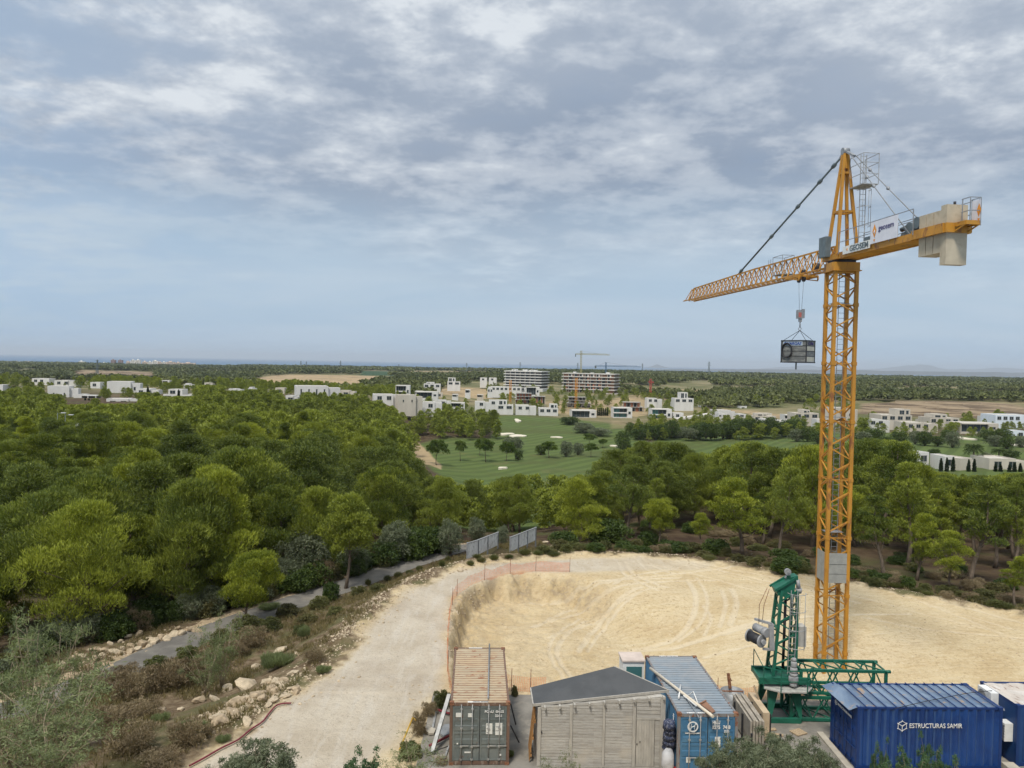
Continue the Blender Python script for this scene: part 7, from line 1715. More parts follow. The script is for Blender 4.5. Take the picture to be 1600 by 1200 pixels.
# ------------------------------------------------------------------ hanging material skip
hookw = Vector((CX, CY_, BZ)) + HP + Vector((0, 0, HB - 1.02))
bz = at_y(1249, 567, CY_ + TS)[2]; bt = at_y(1249, 532, CY_ + TS)[2]; bh = bt - bz
SK = empty('material_skip', (hookw.x - .08, hookw.y, bz), 'grey panelled box with a coiled hose hanging from the crane hook', 'skip', rz=R(-44))
A_, B_ = .80, .62
M['skip'] = simple('skip_grey', (0.135, 0.140, 0.135), .6, .25, 1.5, col2=(.24, .24, .22), thr=(.5, .65), stretch=(1, 1, 4)); M['skipl'] = simple('skip_light', (0.42, 0.41, 0.34), .6, .1, 2)
b = MB(); b.box(-A_, A_, -B_, B_, .06, bh - .06); b.build('box', M['skip'], SK)
b = MB(); b.box(-A_ - .05, A_ + .05, -B_ - .05, B_ + .05, 0, .055); b.box(-A_ - .04, A_ + .04, -B_ - .04, B_ + .04, bh - .055, bh)
for x in (-A_ - .03, A_ - .03):
    for y in (-B_ - .03, B_ - .03): b.box(x, x + .06, y, y + .06, .0551, bh - .0551)
for z in (.40, .72, 1.05):
    if z < bh - .2: b.box(-A_, A_, -B_ - .015, -B_ - .001, z, z + .025); b.box(A_ + .001, A_ + .015, -B_, B_, z, z + .025)
b.build('frame', M['black'], SK)
b = MB(); b.box(A_ + .002, A_ + .012, -B_ + .06, B_ - .08, .07, .38); b.box(A_ + .002, A_ + .012, -B_ + .06, B_ - .08, .76, 1.03); b.build('light_panel', M['skipl'], SK)
b = MB(); b.box(-A_ + .1, A_ - .25, -B_ - .014, -B_ - .002, bh - .36, bh - .08); b.build('name_strip', simple('pale_strip', (.36, .42, .46), .7, .1, 4), SK)
text('C.VARGAS', .24, (-.10, -B_ - .016, bh - .22), FR, simple('blue_paint', (.02, .06, .25), .6, .1, 3), SK, bold=.008, width=1.15, shear=.2)
text('CVM', .26, (A_ + .016, 0, bh - .22), SR, M['navy'], SK, bold=.005, width=.7)
b = MB()
for k in range(4): b.tube([(-.42 + (.36 + .02 * k) * math.cos(a) * .82, -B_ - .05 - .02 * k, .78 + (.40 + .015 * k) * math.sin(a)) for a in np.linspace(0, 6.28, 29)], .028, 6, cap=False)
b.build('hose_coil', M['black'], SK)
b = MB()
top = Vector((.08 * math.cos(R(44)), .08 * math.sin(R(44)), hookw.z - bz)); top = Vector((.0577, .0555, hookw.z - bz))
for x in (-A_ + .1, A_ - .1):
    for y in (-B_ + .08, B_ - .08): b.tube([top, (x, y, bh)], .016, 5)
b.build('sling', M['black'], SK); b = MB(); b.tube([(-.1, 0, 0), (-.1, 0, -.42)], .05, 8); b.build('drain_pipe', M['cab'], SK)

# ------------------------------------------------------------------ far cranes and pylons
def far_crane(px, pt, pb, d, label, col, jibs, name='far_tower_crane', w_=1.5):
    a = at_y(px, pb, d); Hh = (pb - pt) * d / F; r = empty(name, a, label, 'tower crane', 'cranes on the far building sites')
    b = MB(); s = w_ / 2; cc = [(-s, -s), (s, -s), (s, s), (-s, s)]; n = int(Hh / 2.2)
    for x, y in cc: b.bar((x, y, -6), (x, y, Hh), .32)
    for i in range(4):
        for k in range(n): p, q = (cc[i], cc[(i + 1) % 4]) if k % 2 else (cc[(i + 1) % 4], cc[i]); b.bar((*p, Hh * k / n), (*q, Hh * (k + 1) / n), .22)
    b.build('mast', col, r)
    if jibs:
        l, rr, zj = jibs; x0, x1 = (l - px) * d / F, (rr - px) * d / F; zj = (pb - zj) * d / F; b = MB()
        b.bar((x0, 0, zj), (x1, 0, zj), .45); b.bar((x0 * (1 if abs(x0) > abs(x1) else .9), 0, zj + 1.3), (x1 * .9, 0, zj + 1.3), .3); n = 30
        for k in range(n): xa, xb = x0 + (x1 - x0) * k / n, x0 + (x1 - x0) * (k + 1) / n; b.bar((xa, 0, zj), ((xa + xb) / 2, 0, zj + 1.3), .16); b.bar(((xa + xb) / 2, 0, zj + 1.3), (xb, 0, zj), .16)
        b.build('jib', col, r); b = MB(); b.bar((0, 0, Hh), (x1 * .6, 0, zj + 1.3), .16); b.bar((0, 0, Hh), (x0 * .6, 0, zj + 1.3), .16); b.build('tie_rope', M['greysteel'], r)
        xs = x0 if abs(x0) < abs(x1) else x1; b = MB(); b.box(min(xs, xs * .85), max(xs, xs * .85), -.8, .8, zj - 2.6, zj + .6); b.build('counterweight', M['cab'], r)
    return r
yl = simple('far_yellow', (.30, .27, .12), .6, .1, 1); bl = simple('far_blue', (.06, .14, .24), .6, .1, 1); og = simple('far_orange', (.62, .26, .03), .6, .1, 1); rd_ = simple('far_red', (.42, .08, .06), .6, .1, 1)
far_crane(907.5, 548, 584, 900, 'pale yellow crane with hook rope standing behind the brownish apartment block', yl, (898, 952, 554))
far_crane(946.5, 566, 585, 930, 'blue crane with very long arm just above the brownish apartment block', bl, (929, 1001, 572.5))
far_crane(797, 594, 627, 650, 'bare orange mast in front of the white apartment block', og, None, 'far_crane_mast')
far_crane(899.5, 591, 639, 640, 'bare orange mast in front of the brownish apartment block', og, None, 'far_crane_mast')
far_crane(1016, 592, 623, 780, 'mast with red top on the bare earth slope', rd_, (1012, 1021, 598), 'far_crane_mast')
def pylon(px, pt, pb, d, label):
    a = at_y(px, pb, d); Hh = (pb - pt) * d / F; r = empty('power_pylon', a, label, 'pylon', 'pylons along the horizon'); k = max(1.0, d / 1400.0); b = MB(); s = Hh * .09
    for x in (-1, 1):
        for y in (-1, 1): b.bar((x * s, y * s, -12), (x * s * .15, y * s * .15, Hh), .38 * k)
    for i in range(7):
        f0, f1 = i / 7, (i + 1) / 7; w0, w1 = s * (1 - .85 * f0), s * (1 - .85 * f1); b.bar((-w0, -w0, Hh * f0), (w1, -w1, Hh * f1), .22 * k); b.bar((w0, -w0, Hh * f0), (-w1, -w1, Hh * f1), .22 * k)
    b.build('tower', M['cab'], r); b = MB()
    for f, wd in ((.72, .16), (.84, .13), (.95, .10)): b.bar((-Hh * wd, 0, Hh * f), (Hh * wd, 0, Hh * f), .35 * k); 
    b.build('cross_arm', M['cab'], r)
for px, pt, pb, d, lb in [(152, 562, 592, 900, 'green lattice mast among the left houses, tallest at the far left'), (470, 564, 577, 2800, 'small pylon, first of two close together above the sandy field'), (478.5, 565, 577, 2800, 'small pylon, second of two close together above the sandy field'), (532, 563.5, 580, 2600, 'pylon above the right end of the sandy field'),
  (623, 569, 580, 2900, 'faint pylon above the dark groves'), (729, 567, 582, 2700, 'pylon halfway between dark groves and the left hotel'), (812.5, 566, 581, 2600, 'pylon rising behind the white apartment block'), (902.5, 567, 582, 2600, 'pylon just left of the pale yellow crane mast'), (1003.5, 568, 582, 2500, 'pylon at the tip of the blue crane arm'), (1107.5, 565, 585, 2000, 'tall pylon on the wooded ridge right of the cone hill'), (2.5, 581, 596, 1100, 'stub of a lattice mast at the left edge')]: pylon(px, pt, pb, d, lb)
# ------------------------------------------------------------------ rocks and rubble
M['rock'] = simple('limestone', (0.40, 0.310, 0.205), .9, .28, 1.6, col2=(.30, .235, .16), thr=(.5, .66), bump=.03); M['rockp'] = simple('pale_limestone', (0.47, 0.385, 0.270), .9, .25, 1.8, col2=(.42, .33, .22), thr=(.52, .68), bump=.03)
def rock_mesh(seed, sub=2):
    bm = bmesh.new(); bmesh.ops.create_icosphere(bm, subdivisions=sub, radius=1.0); q = np.random.default_rng(seed)
    pl = [(Vector(q.normal(size=3)).normalized(), .48 + .34 * q.random()) for _ in range(15)]
    for v in bm.verts:
        for n, d in pl:
            k = v.co.dot(n) - d
            if k > 0: v.co -= n * k * .92
        v.co += Vector(q.normal(size=3)) * .025
    me = bpy.data.meshes.new('boulder'); bm.to_mesh(me); bm.free(); return me
RK = []
for i in range(7):
    me = rock_mesh(i); me.materials.append(M['rock' if i % 2 else 'rockp']); RK.append(me)
q = np.random.default_rng(33)
def boulder(px, py, s, label, group, tall=.8):
    b = hit(px, py); o = bpy.data.objects.new('boulder', RK[q.integers(7)]); COL.objects.link(o); o.location = b + np.array([0, 0, s * .25]); w_ = s
    o.scale = (w_ * (.8 + .5 * q.random()), w_ * (.7 + .4 * q.random()), w_ * tall * (.6 + .4 * q.random())); o.rotation_euler = (q.normal() * .25, q.normal() * .25, q.random() * 6.28)
    tag(o, label, 'rock', group)
big = [(386, 1076, .62, 'largest pale flat faced rock on top of the heap beside the dirt road'), (371, 1103, .52, 'upright pale rock low in the heap beside the dirt road'), (400, 1046, .42, 'long rock perched at the top end of the heap by the green tuft'), (418, 1072, .45, 'greyish rock behind the largest one in the heap'), (432, 1070, .45, 'rounded pale rock at the road end of the heap'),
       (346, 1132, .50, 'tall pale rock at the foot of the heap above the red hose'), (388, 1095, .40, 'flat pale rock in the middle of the heap'), (405, 1092, .48, 'stout rock in the middle of the heap by the road'), (317, 1087, .30, 'pointed white rock standing on the ridge left of the heap'), (312, 1098, .38, 'low wide rock at the left end of the heap'),
       (355, 1080, .40, 'dark mossy rock half under the brown brush'), (420, 1104, .26, 'small block nearest the dirt road in the heap'), (335, 1095, .34, 'rounded rock between the left end and the middle of the heap'), (254, 1113, .26, 'white rock alone in the brush, second from the left'), (228, 1118, .24, 'white rock alone in the brush, leftmost'), (283, 1110, .24, 'small rock beside the green tuft in the brush'), (440, 1020, .62, 'pale boulder sunk in the brush above the heap'), (466, 1024, .3, 'small grey rock right of the sunken boulder'), (463, 1080, .26, 'small rock where the heap thins out'), (446, 1090, .26, 'small block at the road edge of the heap')]
for px, py, s, lb in big: boulder(px, py, s * 1.1, lb, 'rocks beside the dirt road')
hn = ['blocky', 'flat', 'cracked', 'smooth', 'angular', 'rounded']
for k in range(34):
    f = q.random(); px = 335 + 125 * f + q.normal() * 8; py = 1128 - 62 * f + q.normal() * 9; boulder(px, py, .20 + .26 * q.random(), hn[k % 6] + ' rock filling the heap beside the dirt road, ' + ('lower part' if f < .33 else 'middle part' if f < .66 else 'upper part'), 'rocks beside the dirt road')
wall_r = [(308, 988, .55), (297, 986, .6), (284, 992, .6), (270, 994, .55), (262, 1000, .6), (249, 1001, .5), (240, 1004, .65), (233, 1012, .45), (222, 1011, .65), (214, 1017, .5), (205, 1013, .5), (204, 1020, .5), (190, 1023, .45), (180, 1023, .7), (166, 1020, .45), (160, 1026, .4), (150, 1016, .4), (140, 1018, .42), (148, 1032, .45), (128, 1028, .5), (120, 1024, .35), (108, 1035, .6), (98, 1040, .4), (92, 1046, .5), (200, 996, .5), (216, 994, .45), (188, 1004, .4), (172, 1008, .4), (232, 1000, .4), (276, 985, .4)]
wl = ['broad flat topped', 'blocky', 'small rounded', 'grey stained', 'pale angular', 'low slab like']
for k, (px, py, s) in enumerate(wall_r): boulder(px, py, s * .75, wl[k % 6] + ' rock in the loose stone wall, ' + ('end nearest the leaning pine' if px > 250 else 'middle stretch above the gravel strip' if px > 170 else 'far left end behind the feathery shrubs'), 'rocks of the loose wall beyond the path')
for px, py, s, lb in [(868, 854, .7, 'pale heap boulder beyond the wall panels'), (850, 850, .5, 'small rock on the sand mound beyond the panels'), (720, 893, .35, 'rock on the rim near the first net posts')]: boulder(px, py, s, lb, None)
def rubble(name, pts, label, mat, tall=.7):
    """many small stones in one mesh"""
    base = rock_mesh(77, 1); n = len(base.vertices); V0 = np.zeros(n * 3); base.vertices.foreach_get('co', V0); V0 = V0.reshape(-1, 3); F0 = np.array([p.vertices[:] for p in base.polygons])
    P = np.array(pts); N = len(P); a = q.random(N) * 6.28; s = P[:, 3]; c, sn = np.cos(a), np.sin(a); sc = s[:, None] * (0.7 + .6 * q.random((N, 3))) * np.array([1, 1, tall])
    W = V0[None] * sc[:, None]; X_ = W[:, :, 0] * c[:, None] - W[:, :, 1] * sn[:, None]; Y_ = W[:, :, 0] * sn[:, None] + W[:, :, 1] * c[:, None]
    V = np.stack([X_ + P[:, 0][:, None], Y_ + P[:, 1][:, None], W[:, :, 2] + P[:, 2][:, None]], -1).reshape(-1, 3)
    Fa = (F0[None] + (np.arange(N) * n)[:, None, None]).reshape(-1, 3)
    return tag(link_mesh(name, np_mesh(name, V, tris=Fa, mats=[mat]), None), label, 'rubble', kind='stuff')
def near_line(line_px, n, spread, smin, smax, z0=0.0):
    L = [at_z(a, b, z0) for a, b in line_px]; out = []
    seg = np.array([np.linalg.norm(L[i + 1] - L[i]) for i in range(len(L) - 1)]); cum = np.concatenate([[0], np.cumsum(seg)])
    for s in q.random(n) * cum[-1]:
        i = min(np.searchsorted(cum, s) - 1, len(seg) - 1); i = max(i, 0); f = (s - cum[i]) / seg[i]; p = L[i] * (1 - f) + L[i + 1] * f; p = p + np.array([*(q.normal(size=2) * spread), 0]); out.append([p[0], p[1], 0, smin * (smax / smin) ** (q.random() ** 2.2)])
    return out
pp = near_line([(470, 1075), (500, 1040), (545, 985), (600, 935), (660, 900), (720, 885), (790, 874)], 1500, .9, .025, .14) + near_line([(520, 1010), (560, 960), (610, 915), (660, 893)], 700, .8, .03, .16) + near_line([(350, 1125), (400, 1095), (450, 1075)], 700, .8, .03, .14) + near_line([(330, 1120), (385, 1085), (440, 1065)], 300, .7, .06, .2) + near_line([(800, 868), (1000, 866), (1180, 885), (1340, 912), (1600, 962)], 900, .5, .03, .12)
pp += near_line([(703, 1010), (708, 960), (725, 925), (780, 903)], 300, .35, .03, .12) + near_line([(860, 850), (900, 852), (960, 856)], 120, .6, .05, .2) + near_line([(110, 1040), (200, 1015), (300, 985)], 350, .9, .05, .2, -3.0) + near_line([(150, 1052), (230, 1022), (300, 1000)], 250, .5, .04, .12, -3.0) + near_line([(640, 1080), (680, 1100), (660, 1150)], 80, .6, .03, .1)
P = np.array(pp); P = P[seg_dist(P[:, 0], P[:, 1], PATHC) > PATHW + .1]; P[:, 2] = ground_z(P[:, 0], P[:, 1]) + P[:, 3] * .15
rubble('rubble', P, 'loose pale stones scattered along the road verge and sand rim', M['rockp'])
pit = np.stack([q.uniform(-3, 30, 3200), q.uniform(39, 64, 3200)], 1); pit = pit[(sdist(pit[:, 0], pit[:, 1], SITE) > 1)]
P = np.concatenate([pit, ground_z(pit[:, 0], pit[:, 1])[:, None], (0.015 + .07 * q.random(len(pit)) ** 4)[:, None]], 1); rubble('pit_stones', P, 'small stones lying on the sand of the pit', M['rock'])

# ------------------------------------------------------------------ red hose
hl_ = [at_z(px, py, 0) for px, py in ((296, 1200), (318, 1188), (345, 1172), (372, 1158), (392, 1142), (410, 1130), (420, 1118), (431, 1106), (443, 1102), (455, 1101))]
hz2 = []
for p in smooth_line(hl_, 5): g = float(ground_z(np.array([p[0]]), np.array([p[1]]))[0]); hz2.append((p[0], p[1], g + .10))
mb = MB(); mb.tube(hz2, .038, 8); tag(mb.build('hose', simple('red_hose', (.17, .02, .035), .5, .15, 6)), 'dark red hose snaking along the stony verge of the dirt road', 'hose')

# ------------------------------------------------------------------ low plants
def bush(key, name, px, py, h_px, w_px, label, cat, grp, h0, w0, y=None, zoff=0, lift=0):
    b = hit(px, py) if y is None else at_y(px, py, y); sh = h_px * b[1] / F / h0; sw = w_px * b[1] / F / w0
    return put(key, name, b[0], b[1], b[2] - .08 + zoff, (sw, sw, sh), q.random() * 6.28, label, cat, grp)
SPEC = {'dry_bush': (2.4, 3.6, 'brown dry bush', 'bush'), 'scrub_bush': (2.4, 3.6, 'olive green scrubby bush', 'bush'), 'dark_bush': (2.6, 4.4, 'dark green dense bush', 'bush'), 'broom_bush': (1.6, 2.2, 'spiky broom bush', 'bush'), 'green_tuft': (1.3, 2.1, 'grey green feathery tuft', 'bush'), 'rust_bush': (2.4, 4.0, 'rust red bush', 'bush'), 'grey_tree': (7, 7.6, 'grey green tall shrub', 'shrub')}
def B_(key, px, py, h, w_, where, grp=None): h0, w0, nm, cat = SPEC[key]; return bush(key, key, px, py, h, w_, nm + ' ' + where, cat, grp, h0, w0)
# the brown brush between path and dirt road
for px, py, h, w_, wh in [(150, 1085, 40, 90, 'left of the others below the asphalt path'), (205, 1092, 48, 90, 'second from the left below the asphalt path'), (255, 1078, 48, 85, 'with bare twigs in the middle of the brush'), (300, 1072, 50, 80, 'above the pointed white rock'), (330, 1050, 40, 54, 'tangled around the feathery sapling'), (230, 1122, 34, 70, 'just behind the two white rocks'), (170, 1140, 40, 90, 'in the lower left brush by the green branches'), (110, 1165, 40, 100, 'lowest at the left under the feathery shrubs'),
                        (210, 1175, 45, 100, 'nearest the camera left of the red hose'), (290, 1165, 42, 80, 'right by the red hose'), (250, 1200, 30, 90, 'at the bottom edge beside the hose end'), (395, 1010, 32, 60, 'above the green tuft uphill of the heap'), (490, 1035, 24, 46, 'at the road verge right of the sunken boulder'), (370, 1025, 30, 50, 'between the sapling and the green tuft'), (318, 1150, 22, 36, 'on the slope just above the hose'), (60, 1195, 44, 110, 'in the bottom left corner')]:
    B_('dry_bush', px, py, h, w_, wh, 'dry brush on the slope')
for px, py, h, w_, wh in [(298, 1150, 34, 62, 'at the foot of the rock heap'), (432, 1045, 36, 64, 'uphill of the rock heap'), (250, 1128, 20, 36, 'by the small rocks left of the heap'), (475, 1000, 34, 26, 'upright by the stony verge'), (505, 1052, 18, 30, 'at the dirt road edge'), (348, 1158, 16, 30, 'touching the red hose'), (388, 935, 18, 40, 'beside the path at the foot of the bright round pine'), (420, 952, 14, 44, 'on the path edge right of the bright round pine')]:
    B_('green_tuft', px, py, h, w_, wh, 'feathery tufts on the slope')
for px, py, h, w_, wh in [(385, 990, 30, 56, 'below the bright round pine'), (420, 985, 22, 50, 'on the slope above the green tuft'), (450, 962, 20, 50, 'beside the path in the middle of the slope'), (480, 975, 18, 46, 'among the pale stones of the slope'), (500, 950, 20, 44, 'below the curved trunk pine, downhill'), (525, 962, 16, 40, 'near the stony verge'), (560, 932, 18, 36, 'right of the curved trunk pine'), (590, 925, 16, 34, 'at the top of the stony verge'), (470, 990, 16, 36, 'in the middle of the stony slope'), (345, 1010, 30, 44, 'just off the path behind the sapling')]:
    B_('scrub_bush', px, py, h, w_, wh, 'green scrub on the slope')
for k, (px, py, h, w_) in enumerate([(575, 915, 20, 14), (605, 908, 18, 16), (622, 903, 18, 20), (640, 898, 14, 20), (655, 893, 18, 16), (690, 885, 20, 14), (700, 880, 22, 14), (735, 884, 16, 18), (752, 878, 14, 22), (772, 875, 16, 22), (795, 872, 12, 20), (820, 867, 16, 28), (840, 866, 12, 24), (865, 868, 12, 30), (745, 872, 12, 20)]):
    B_('broom_bush', px, py, h, w_, ['on the rim nearest the curved pine', 'on the rim between path and dirt road', 'beside the wall panels above the sand rim'][0 if px < 610 else 1 if px < 715 else 2], 'broom along the rim')
B_('dark_bush', 515, 938, 28, 34, 'at the path edge left of the curved trunk pine'); B_('dark_bush', 950, 846, 34, 78, 'behind the sand rim left of the round bright pine'); B_('dark_bush', 1120, 866, 24, 50, 'behind the rim below the feathery pine'); B_('dark_bush', 1225, 893, 22, 60, 'behind the rim right of the forked pine'); B_('dark_bush', 1010, 852, 22, 40, 'tucked under the round bright pine'); B_('dark_bush', 880, 850, 20, 50, 'under the small ball shaped pine')
B_('rust_bush', 950, 818, 20, 26, 'among the trees above the sand rim')
B_('grey_tree', 470, 912, 90, 90, 'beside the path left of the curved trunk pine'); B_('grey_tree', 615, 878, 68, 66, 'at the far path edge before the wall panels'); B_('grey_tree', 703, 868, 60, 46, 'directly left of the wall panels'); B_('grey_tree', 430, 925, 60, 60, 'low behind the bright round pine'); B_('grey_tree', 745, 846, 40, 36, 'behind the first wall panels'); B_('grey_tree', 785, 852, 34, 24, 'seen in the gap between the panel rows')
LB = ['behind the left half of the sand rim', 'behind the middle of the sand rim', 'behind the rim right of the crane mast', 'at the far right end of the rim']
for k in range(70):
    px = 850 + k * 11.2 + q.normal() * 4; rim = np.interp(px, [850, 950, 1060, 1180, 1300, 1420, 1500, 1600], [866, 864, 870, 886, 905, 927, 941, 958]); py = rim - 2 - abs(q.normal()) * 6
    key = ['scrub_bush', 'broom_bush', 'scrub_bush', 'dark_bush', 'dry_bush'][q.integers(5)]; B_(key, px, py, 9 + 9 * q.random(), 24 + 16 * q.random(), LB[min(3, int((px - 850) / 190))], 'low bushes behind the rim')
for k in range(70):      # undergrowth at the wood edge beyond the path
    px = -40 + k * 10.5 + q.normal() * 5; py = np.interp(px, [-40, 100, 185, 318, 350, 540, 690], [1095, 1010, 998, 966, 958, 903, 862]) - abs(q.normal()) * 8
    key = ['dark_bush', 'scrub_bush', 'grey_tree', 'dark_bush', 'dry_bush'][q.integers(5)]; B_(key, px, py, (26 if key != 'grey_tree' else 40) + 16 * q.random(), 46 + 20 * q.random(), 'at the shady wood edge ' + ('behind the feathery shrubs' if px < 90 else 'behind the loose stone wall' if px < 230 else 'near the leaning pine' if px < 330 else 'behind the bright round pine' if px < 430 else 'left of the curved trunk pine' if px < 545 else 'right of the curved trunk pine' if px < 640 else 'near the wall panels'), 'undergrowth at the wood edge')
for px, py, h, w_, key, wh in [(690, 1106, 30, 40, 'scrub_bush', 'sprawling at the road corner behind the steel beam'), (655, 1150, 40, 34, 'dry_bush', 'in the weeds beside the yellow tube'), (670, 1120, 26, 34, 'dry_bush', 'between dirt road and steel beam'), (640, 1185, 30, 50, 'scrub_bush', 'by the foot of the yellow tube'), (798, 1185, 22, 12, 'green_tuft', 'growing at the right corner of the rusty container'), (804, 1090, 22, 14, 'scrub_bush', 'growing by the orange net right of the rusty container'), (690, 1195, 14, 30, 'dry_bush', 'at the front corner of the yard')]: B_(key, px, py, h, w_, wh)

for k in range(46):
    px = 1000 + 600 * (k + q.random()) / 46; rim = np.interp(px, [1000, 1180, 1300, 1420, 1600], [866, 886, 905, 927, 958]); py = rim - 10 - 38 * q.random()
    key = ['scrub_bush', 'dry_bush', 'dark_bush', 'dry_bush'][q.integers(4)]; B_(key, px, py, 8 + 9 * q.random(), 26 + 26 * q.random(), 'in the shade among the pine trunks, ' + ('left of the feathery pine' if px < 1120 else 'left of the crane mast' if px < 1275 else 'right of the crane mast' if px < 1430 else 'by the right edge'), 'undergrowth in the shaded wood')
B_('dry_bush', 195, 1062, 26, 60, 'overhanging the near end of the path'); B_('scrub_bush', 245, 1046, 22, 50, 'overhanging the path above the bare twigs'); B_('scrub_bush', 292, 1030, 22, 46, 'overhanging the path left of the sapling'); B_('broom_bush', 455, 958, 16, 34, 'at the path edge in the middle of the slope')
# feathery saplings and leafy bushes close to the camera
def sapling(seed, h, spread, n, mat, L=.22, W=.03, dens=60, cr=.28):
    g = np.random.default_rng(seed); tr = MB(); C = []; Rd = []
    for k in range(n):
        a = k * 2.4 + g.normal() * .3; e = spread * (.4 + .6 * g.random()); hh = h * (.6 + .4 * g.random()); pts = [(0, 0, 0)]
        for s in (.25, .5, .75, 1.0): pts.append((math.cos(a) * e * s ** 1.4 + g.normal() * .04 * h * .3, math.sin(a) * e * s ** 1.4 + g.normal() * .04 * h * .3, hh * s))
        tr.tube(pts, [.030, .024, .018, .012, .006], 5)
        for s in np.linspace(.40, 1.02, 9):
            p = np.array([np.interp(s, [0, .25, .5, .75, 1], [q_[i] for q_ in pts]) for i in range(3)]); o = g.normal(size=3) * .24 * (1.2 - .3 * s); o[2] *= .6; C.append(p + o); Rd.append(cr * (.7 + .6 * g.random()))
            tr.tube([p, p + o], [.008, .004], 4)
    C = np.array(C); Rd = np.array(Rd); return [leaves(C, Rd, np.full(len(C), dens), L, W, g, up=.1, jit=.8, shell=.1, flat=.7)], tr
for i in range(3): pr_, tr_ = sapling(500 + i, 3.0, 1.4, 8, None, L=.13, W=.022, dens=48, cr=.28); proto('wattle%d' % i, pr_, tr_, M['wattle'], bark='twig', crown='foliage')
pr_, tr_ = sapling(520, 2.4, 1.2, 16, None, L=.13, W=.030, dens=150, cr=.30); proto('olive_near', pr_, tr_, M['olive'], bark='twig', crown='foliage')
pr_, tr_ = sapling(521, 2.4, 1.1, 10, None, L=.12, W=.045, dens=75, cr=.22); proto('leafy_near', pr_, tr_, leaf_mat('blue_green_leaves', (.05, .10, .05), (.12, .20, .09), .1, .3), bark='twig', crown='foliage')
def N(key, name, px, pbase_y, ptop, w_px, Y, label, cat='shrub', h0=3.0, w0=2.7, grp=None, rz=None):
    a = at_y(px, pbase_y, Y); g = float(ground_z(np.array([a[0]]), np.array([a[1]]))[0]); top = at_y(px, ptop, Y)[2]; s = (top - g) / h0; sw = w_px * Y / F / w0
    return put(key, name, a[0], a[1], g - .05, (sw, sw, s), q.random() * 6.28 if rz is None else rz, label, cat, grp)
gs = 'feathery shrubs at the lower left'
N('wattle0', 'feathery_shrub', 60, 1100, 955, 130, 30.5, 'tallest feathery shrub with bare forked stems at the left edge', grp=gs, rz=.4); N('wattle1', 'feathery_shrub', 5, 1100, 990, 110, 31, 'feathery shrub cut by the left edge behind the tallest', grp=gs); N('wattle2', 'feathery_shrub', 115, 1100, 985, 80, 31.5, 'slim feathery shrub right of the tallest one', grp=gs)
N('wattle1', 'feathery_shrub', 95, 1150, 1045, 200, 27, 'wide low feathery shrub spilling over the brown brush', grp=gs, rz=2); N('wattle0', 'feathery_shrub', 25, 1160, 1065, 170, 26, 'dense feathery shrub low at the left edge', grp=gs, rz=3); N('wattle2', 'feathery_shrub', 70, 1190, 1120, 170, 24, 'feathery shrub nearest the bottom left corner', grp=gs)
N('wattle2', 'feathery_shrub', 347, 1060, 957, 80, 42, 'pale feathery sapling rising before the asphalt path', rz=1.0); N('wattle1', 'feathery_shrub', 322, 1065, 1000, 70, 41, 'low feathery shrub at the foot of the pale sapling')
N('olive_near', 'olive_bush', 405, 1200, 1158, 120, 19, 'small leafy olive bush at the bottom edge over the dirt road', 'bush', 2.7, 2.6); N('olive_near', 'olive_bush', 375, 1200, 1172, 80, 19.5, 'low olive branch left of the small leafy bush', 'bush', 2.7, 2.6)
N('leafy_near', 'leafy_bush', 562, 1200, 1163, 66, 20, 'thin dark leaved branch at the bottom edge beside the yellow tube', 'bush', 2.5, 2.5); N('wattle1', 'feathery_shrub', 650, 1200, 1158, 110, 22, 'bright green feathery bush before the rusty container')
for px, tp, w_, Y, lb in [(1150, 1152, 90, 20, 'left part of the big olive thicket before the light blue container'), (1195, 1143, 100, 21, 'middle bush of the big olive thicket'), (1250, 1147, 90, 20, 'right bush of the big olive thicket by the yard'), (1125, 1172, 80, 18, 'low front bush of the big olive thicket'), (1215, 1165, 120, 18, 'front middle bush of the big olive thicket'), (1285, 1172, 70, 19, 'low right end of the big olive thicket')]: N('olive_near', 'olive_bush', px, 1200, tp, w_, Y, lb, 'bush', 2.7, 2.6, 'olive thicket at the bottom')
for px, tp, w_, Y, lb in [(1452, 1139, 42, 21, 'blue green leafy bush, tallest, before the lettered container'), (1420, 1158, 60, 20, 'blue green leafy bush left of the tallest one'), (1372, 1146, 30, 21, 'slim leafy shoot before the left end of the deep blue container'), (1480, 1168, 50, 20, 'low leafy bush right of the tallest blue green one'), (1395, 1176, 70, 19, 'low leafy bush at the bottom edge before the deep blue container')]: N('leafy_near', 'leafy_bush', px, 1200, tp, w_, Y, lb, 'bush', 2.5, 2.5, 'leafy bushes before the blue container')
N('wattle2', 'feathery_shrub', 865, 1200, 1180, 50, 22, 'small sparse weed before the shed, left'); N('wattle0', 'feathery_shrub', 893, 1200, 1172, 30, 22, 'small sparse weed before the shed, right')

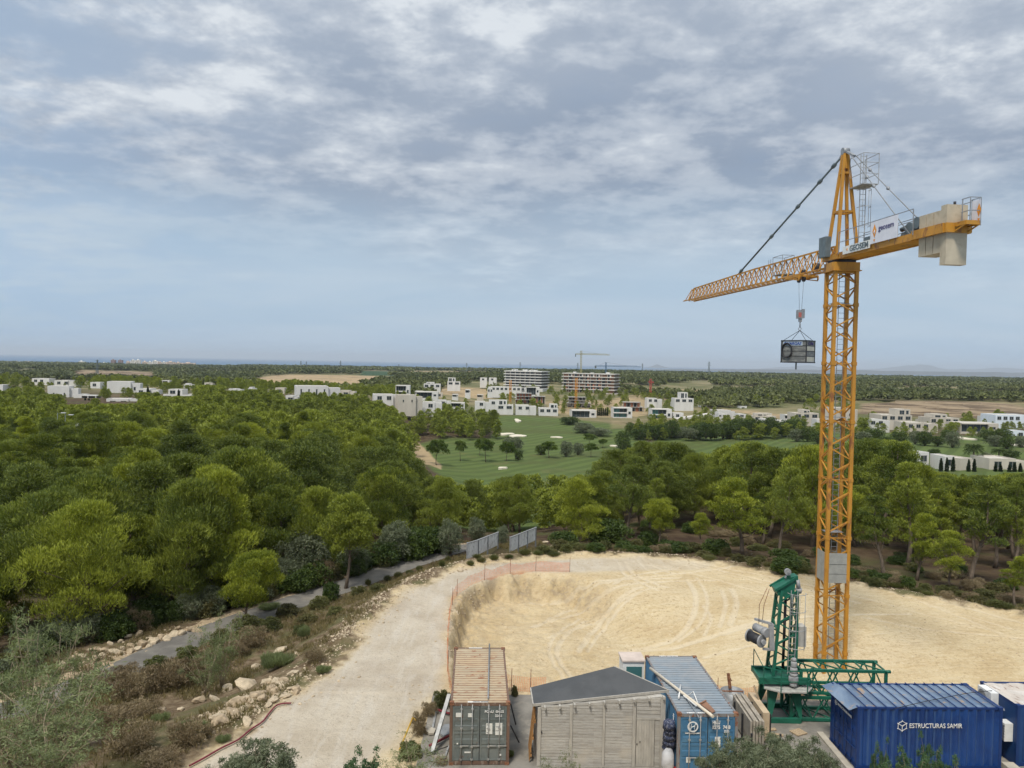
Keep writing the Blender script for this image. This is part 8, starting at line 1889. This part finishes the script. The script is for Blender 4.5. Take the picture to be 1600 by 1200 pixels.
# dry grass on the open slopes (nobody could count it)
n = 26000; gx = q.uniform(-34, 4, n); gy = q.uniform(27, 84, n); sdv = sdist(gx, gy, SITE); pdv = seg_dist(gx, gy, PATHC); keep = (sdv < -.4) & (pdv > 1.75) & (np.abs(gx / gy) < .8) & (fbm(gx / 3, gy / 3, 3) > .44); gx, gy = gx[keep], gy[keep]
n2 = 9000; hx = q.uniform(-4, 48, n2); hy = q.uniform(50, 92, n2); sv = sdist(hx, hy, SITE); k2 = (sv < -.3) & (sv > -7) & (fbm(hx / 3, hy / 3, 3) > .42); gx = np.concatenate([gx, hx[k2]]); gy = np.concatenate([gy, hy[k2]])
gz_ = ground_z(gx, gy); C = np.stack([gx, gy, gz_ + .10], 1); Vg, Tg = leaves(C, .10 + .16 * q.random(len(C)), np.full(len(C), 9), .30, .028, q, up=1.4, jit=.45, shell=.2, tint=(.5, .25), low=-.1)
tag(link_mesh('grass', np_mesh('grass', Vg.reshape(-1, 3), quads=np.arange(Vg.shape[0] * 4).reshape(-1, 4), attrs={'tint': Tg}, mats=[leaf_mat('dry_grass', (.12, .105, .045), (.30, .24, .12), 0, .3)]), None), 'dry grass and weeds covering the slopes around the sand platform', 'grass', kind='stuff')

# a few street lamps and a round sign in the left wood
def lamp(px, pt, Y, label):
    a = at_y(px, pt, Y); g = float(ground_z(np.array([a[0]]), np.array([Y]))[0]); r = empty('street_lamp', (a[0], Y, g), label, 'street lamp', 'lamps in the left wood'); b = MB(); b.tube([(0, 0, 0), (0, 0, a[2] - g)], .05, 6); b.bar((0, 0, a[2] - g - .1), (1.3, 0, a[2] - g), .06); b.build('pole', M['cab'], r); b = MB(); b.box(.7, 1.6, -.15, .15, a[2] - g - .04, a[2] - g + .08); b.build('lamp_head', M['white'], r)
lamp(90, 645, 150, 'pale street lamp head above the trees, left of the other'); lamp(102, 648, 150, 'pale street lamp head above the trees, right of the other')
a = at_y(121, 664, 150); r = empty('round_sign', a, 'round white road sign among the pines at left', 'road sign'); b = MB(); b.tube([(0, -.03, 0), (0, .03, 0)], .42, 16); b.build('sign_plate', M['white'], r); b = MB(); b.tube([(0, .06, -4), (0, .06, .3)], .05, 6); b.build('post', M['steel'], r)

# ------------------------------------------------------------------ air
hb = MB(); hb.box(-60000, 60000, -2500, 60500, -86.5, 330); hz = hb.build('haze', None or M['white']); hz.data.materials.clear()
m = bpy.data.materials.new('haze_air'); m.use_nodes = True; t = NT(m.node_tree)
vp = t.n('ShaderNodeVolumePrincipled', {'Color': (0.80, 0.89, 1.0), 'Density': 4.6e-5, 'Anisotropy': 0.0}); o_ = t.n('ShaderNodeOutputMaterial'); t.t.links.new(vp.outputs[0], o_.inputs['Volume'])
hz.data.materials.append(m); tag(hz, 'thin blue haze over the distant land and sea', None, kind='stuff'); hz.display_type = 'WIRE'
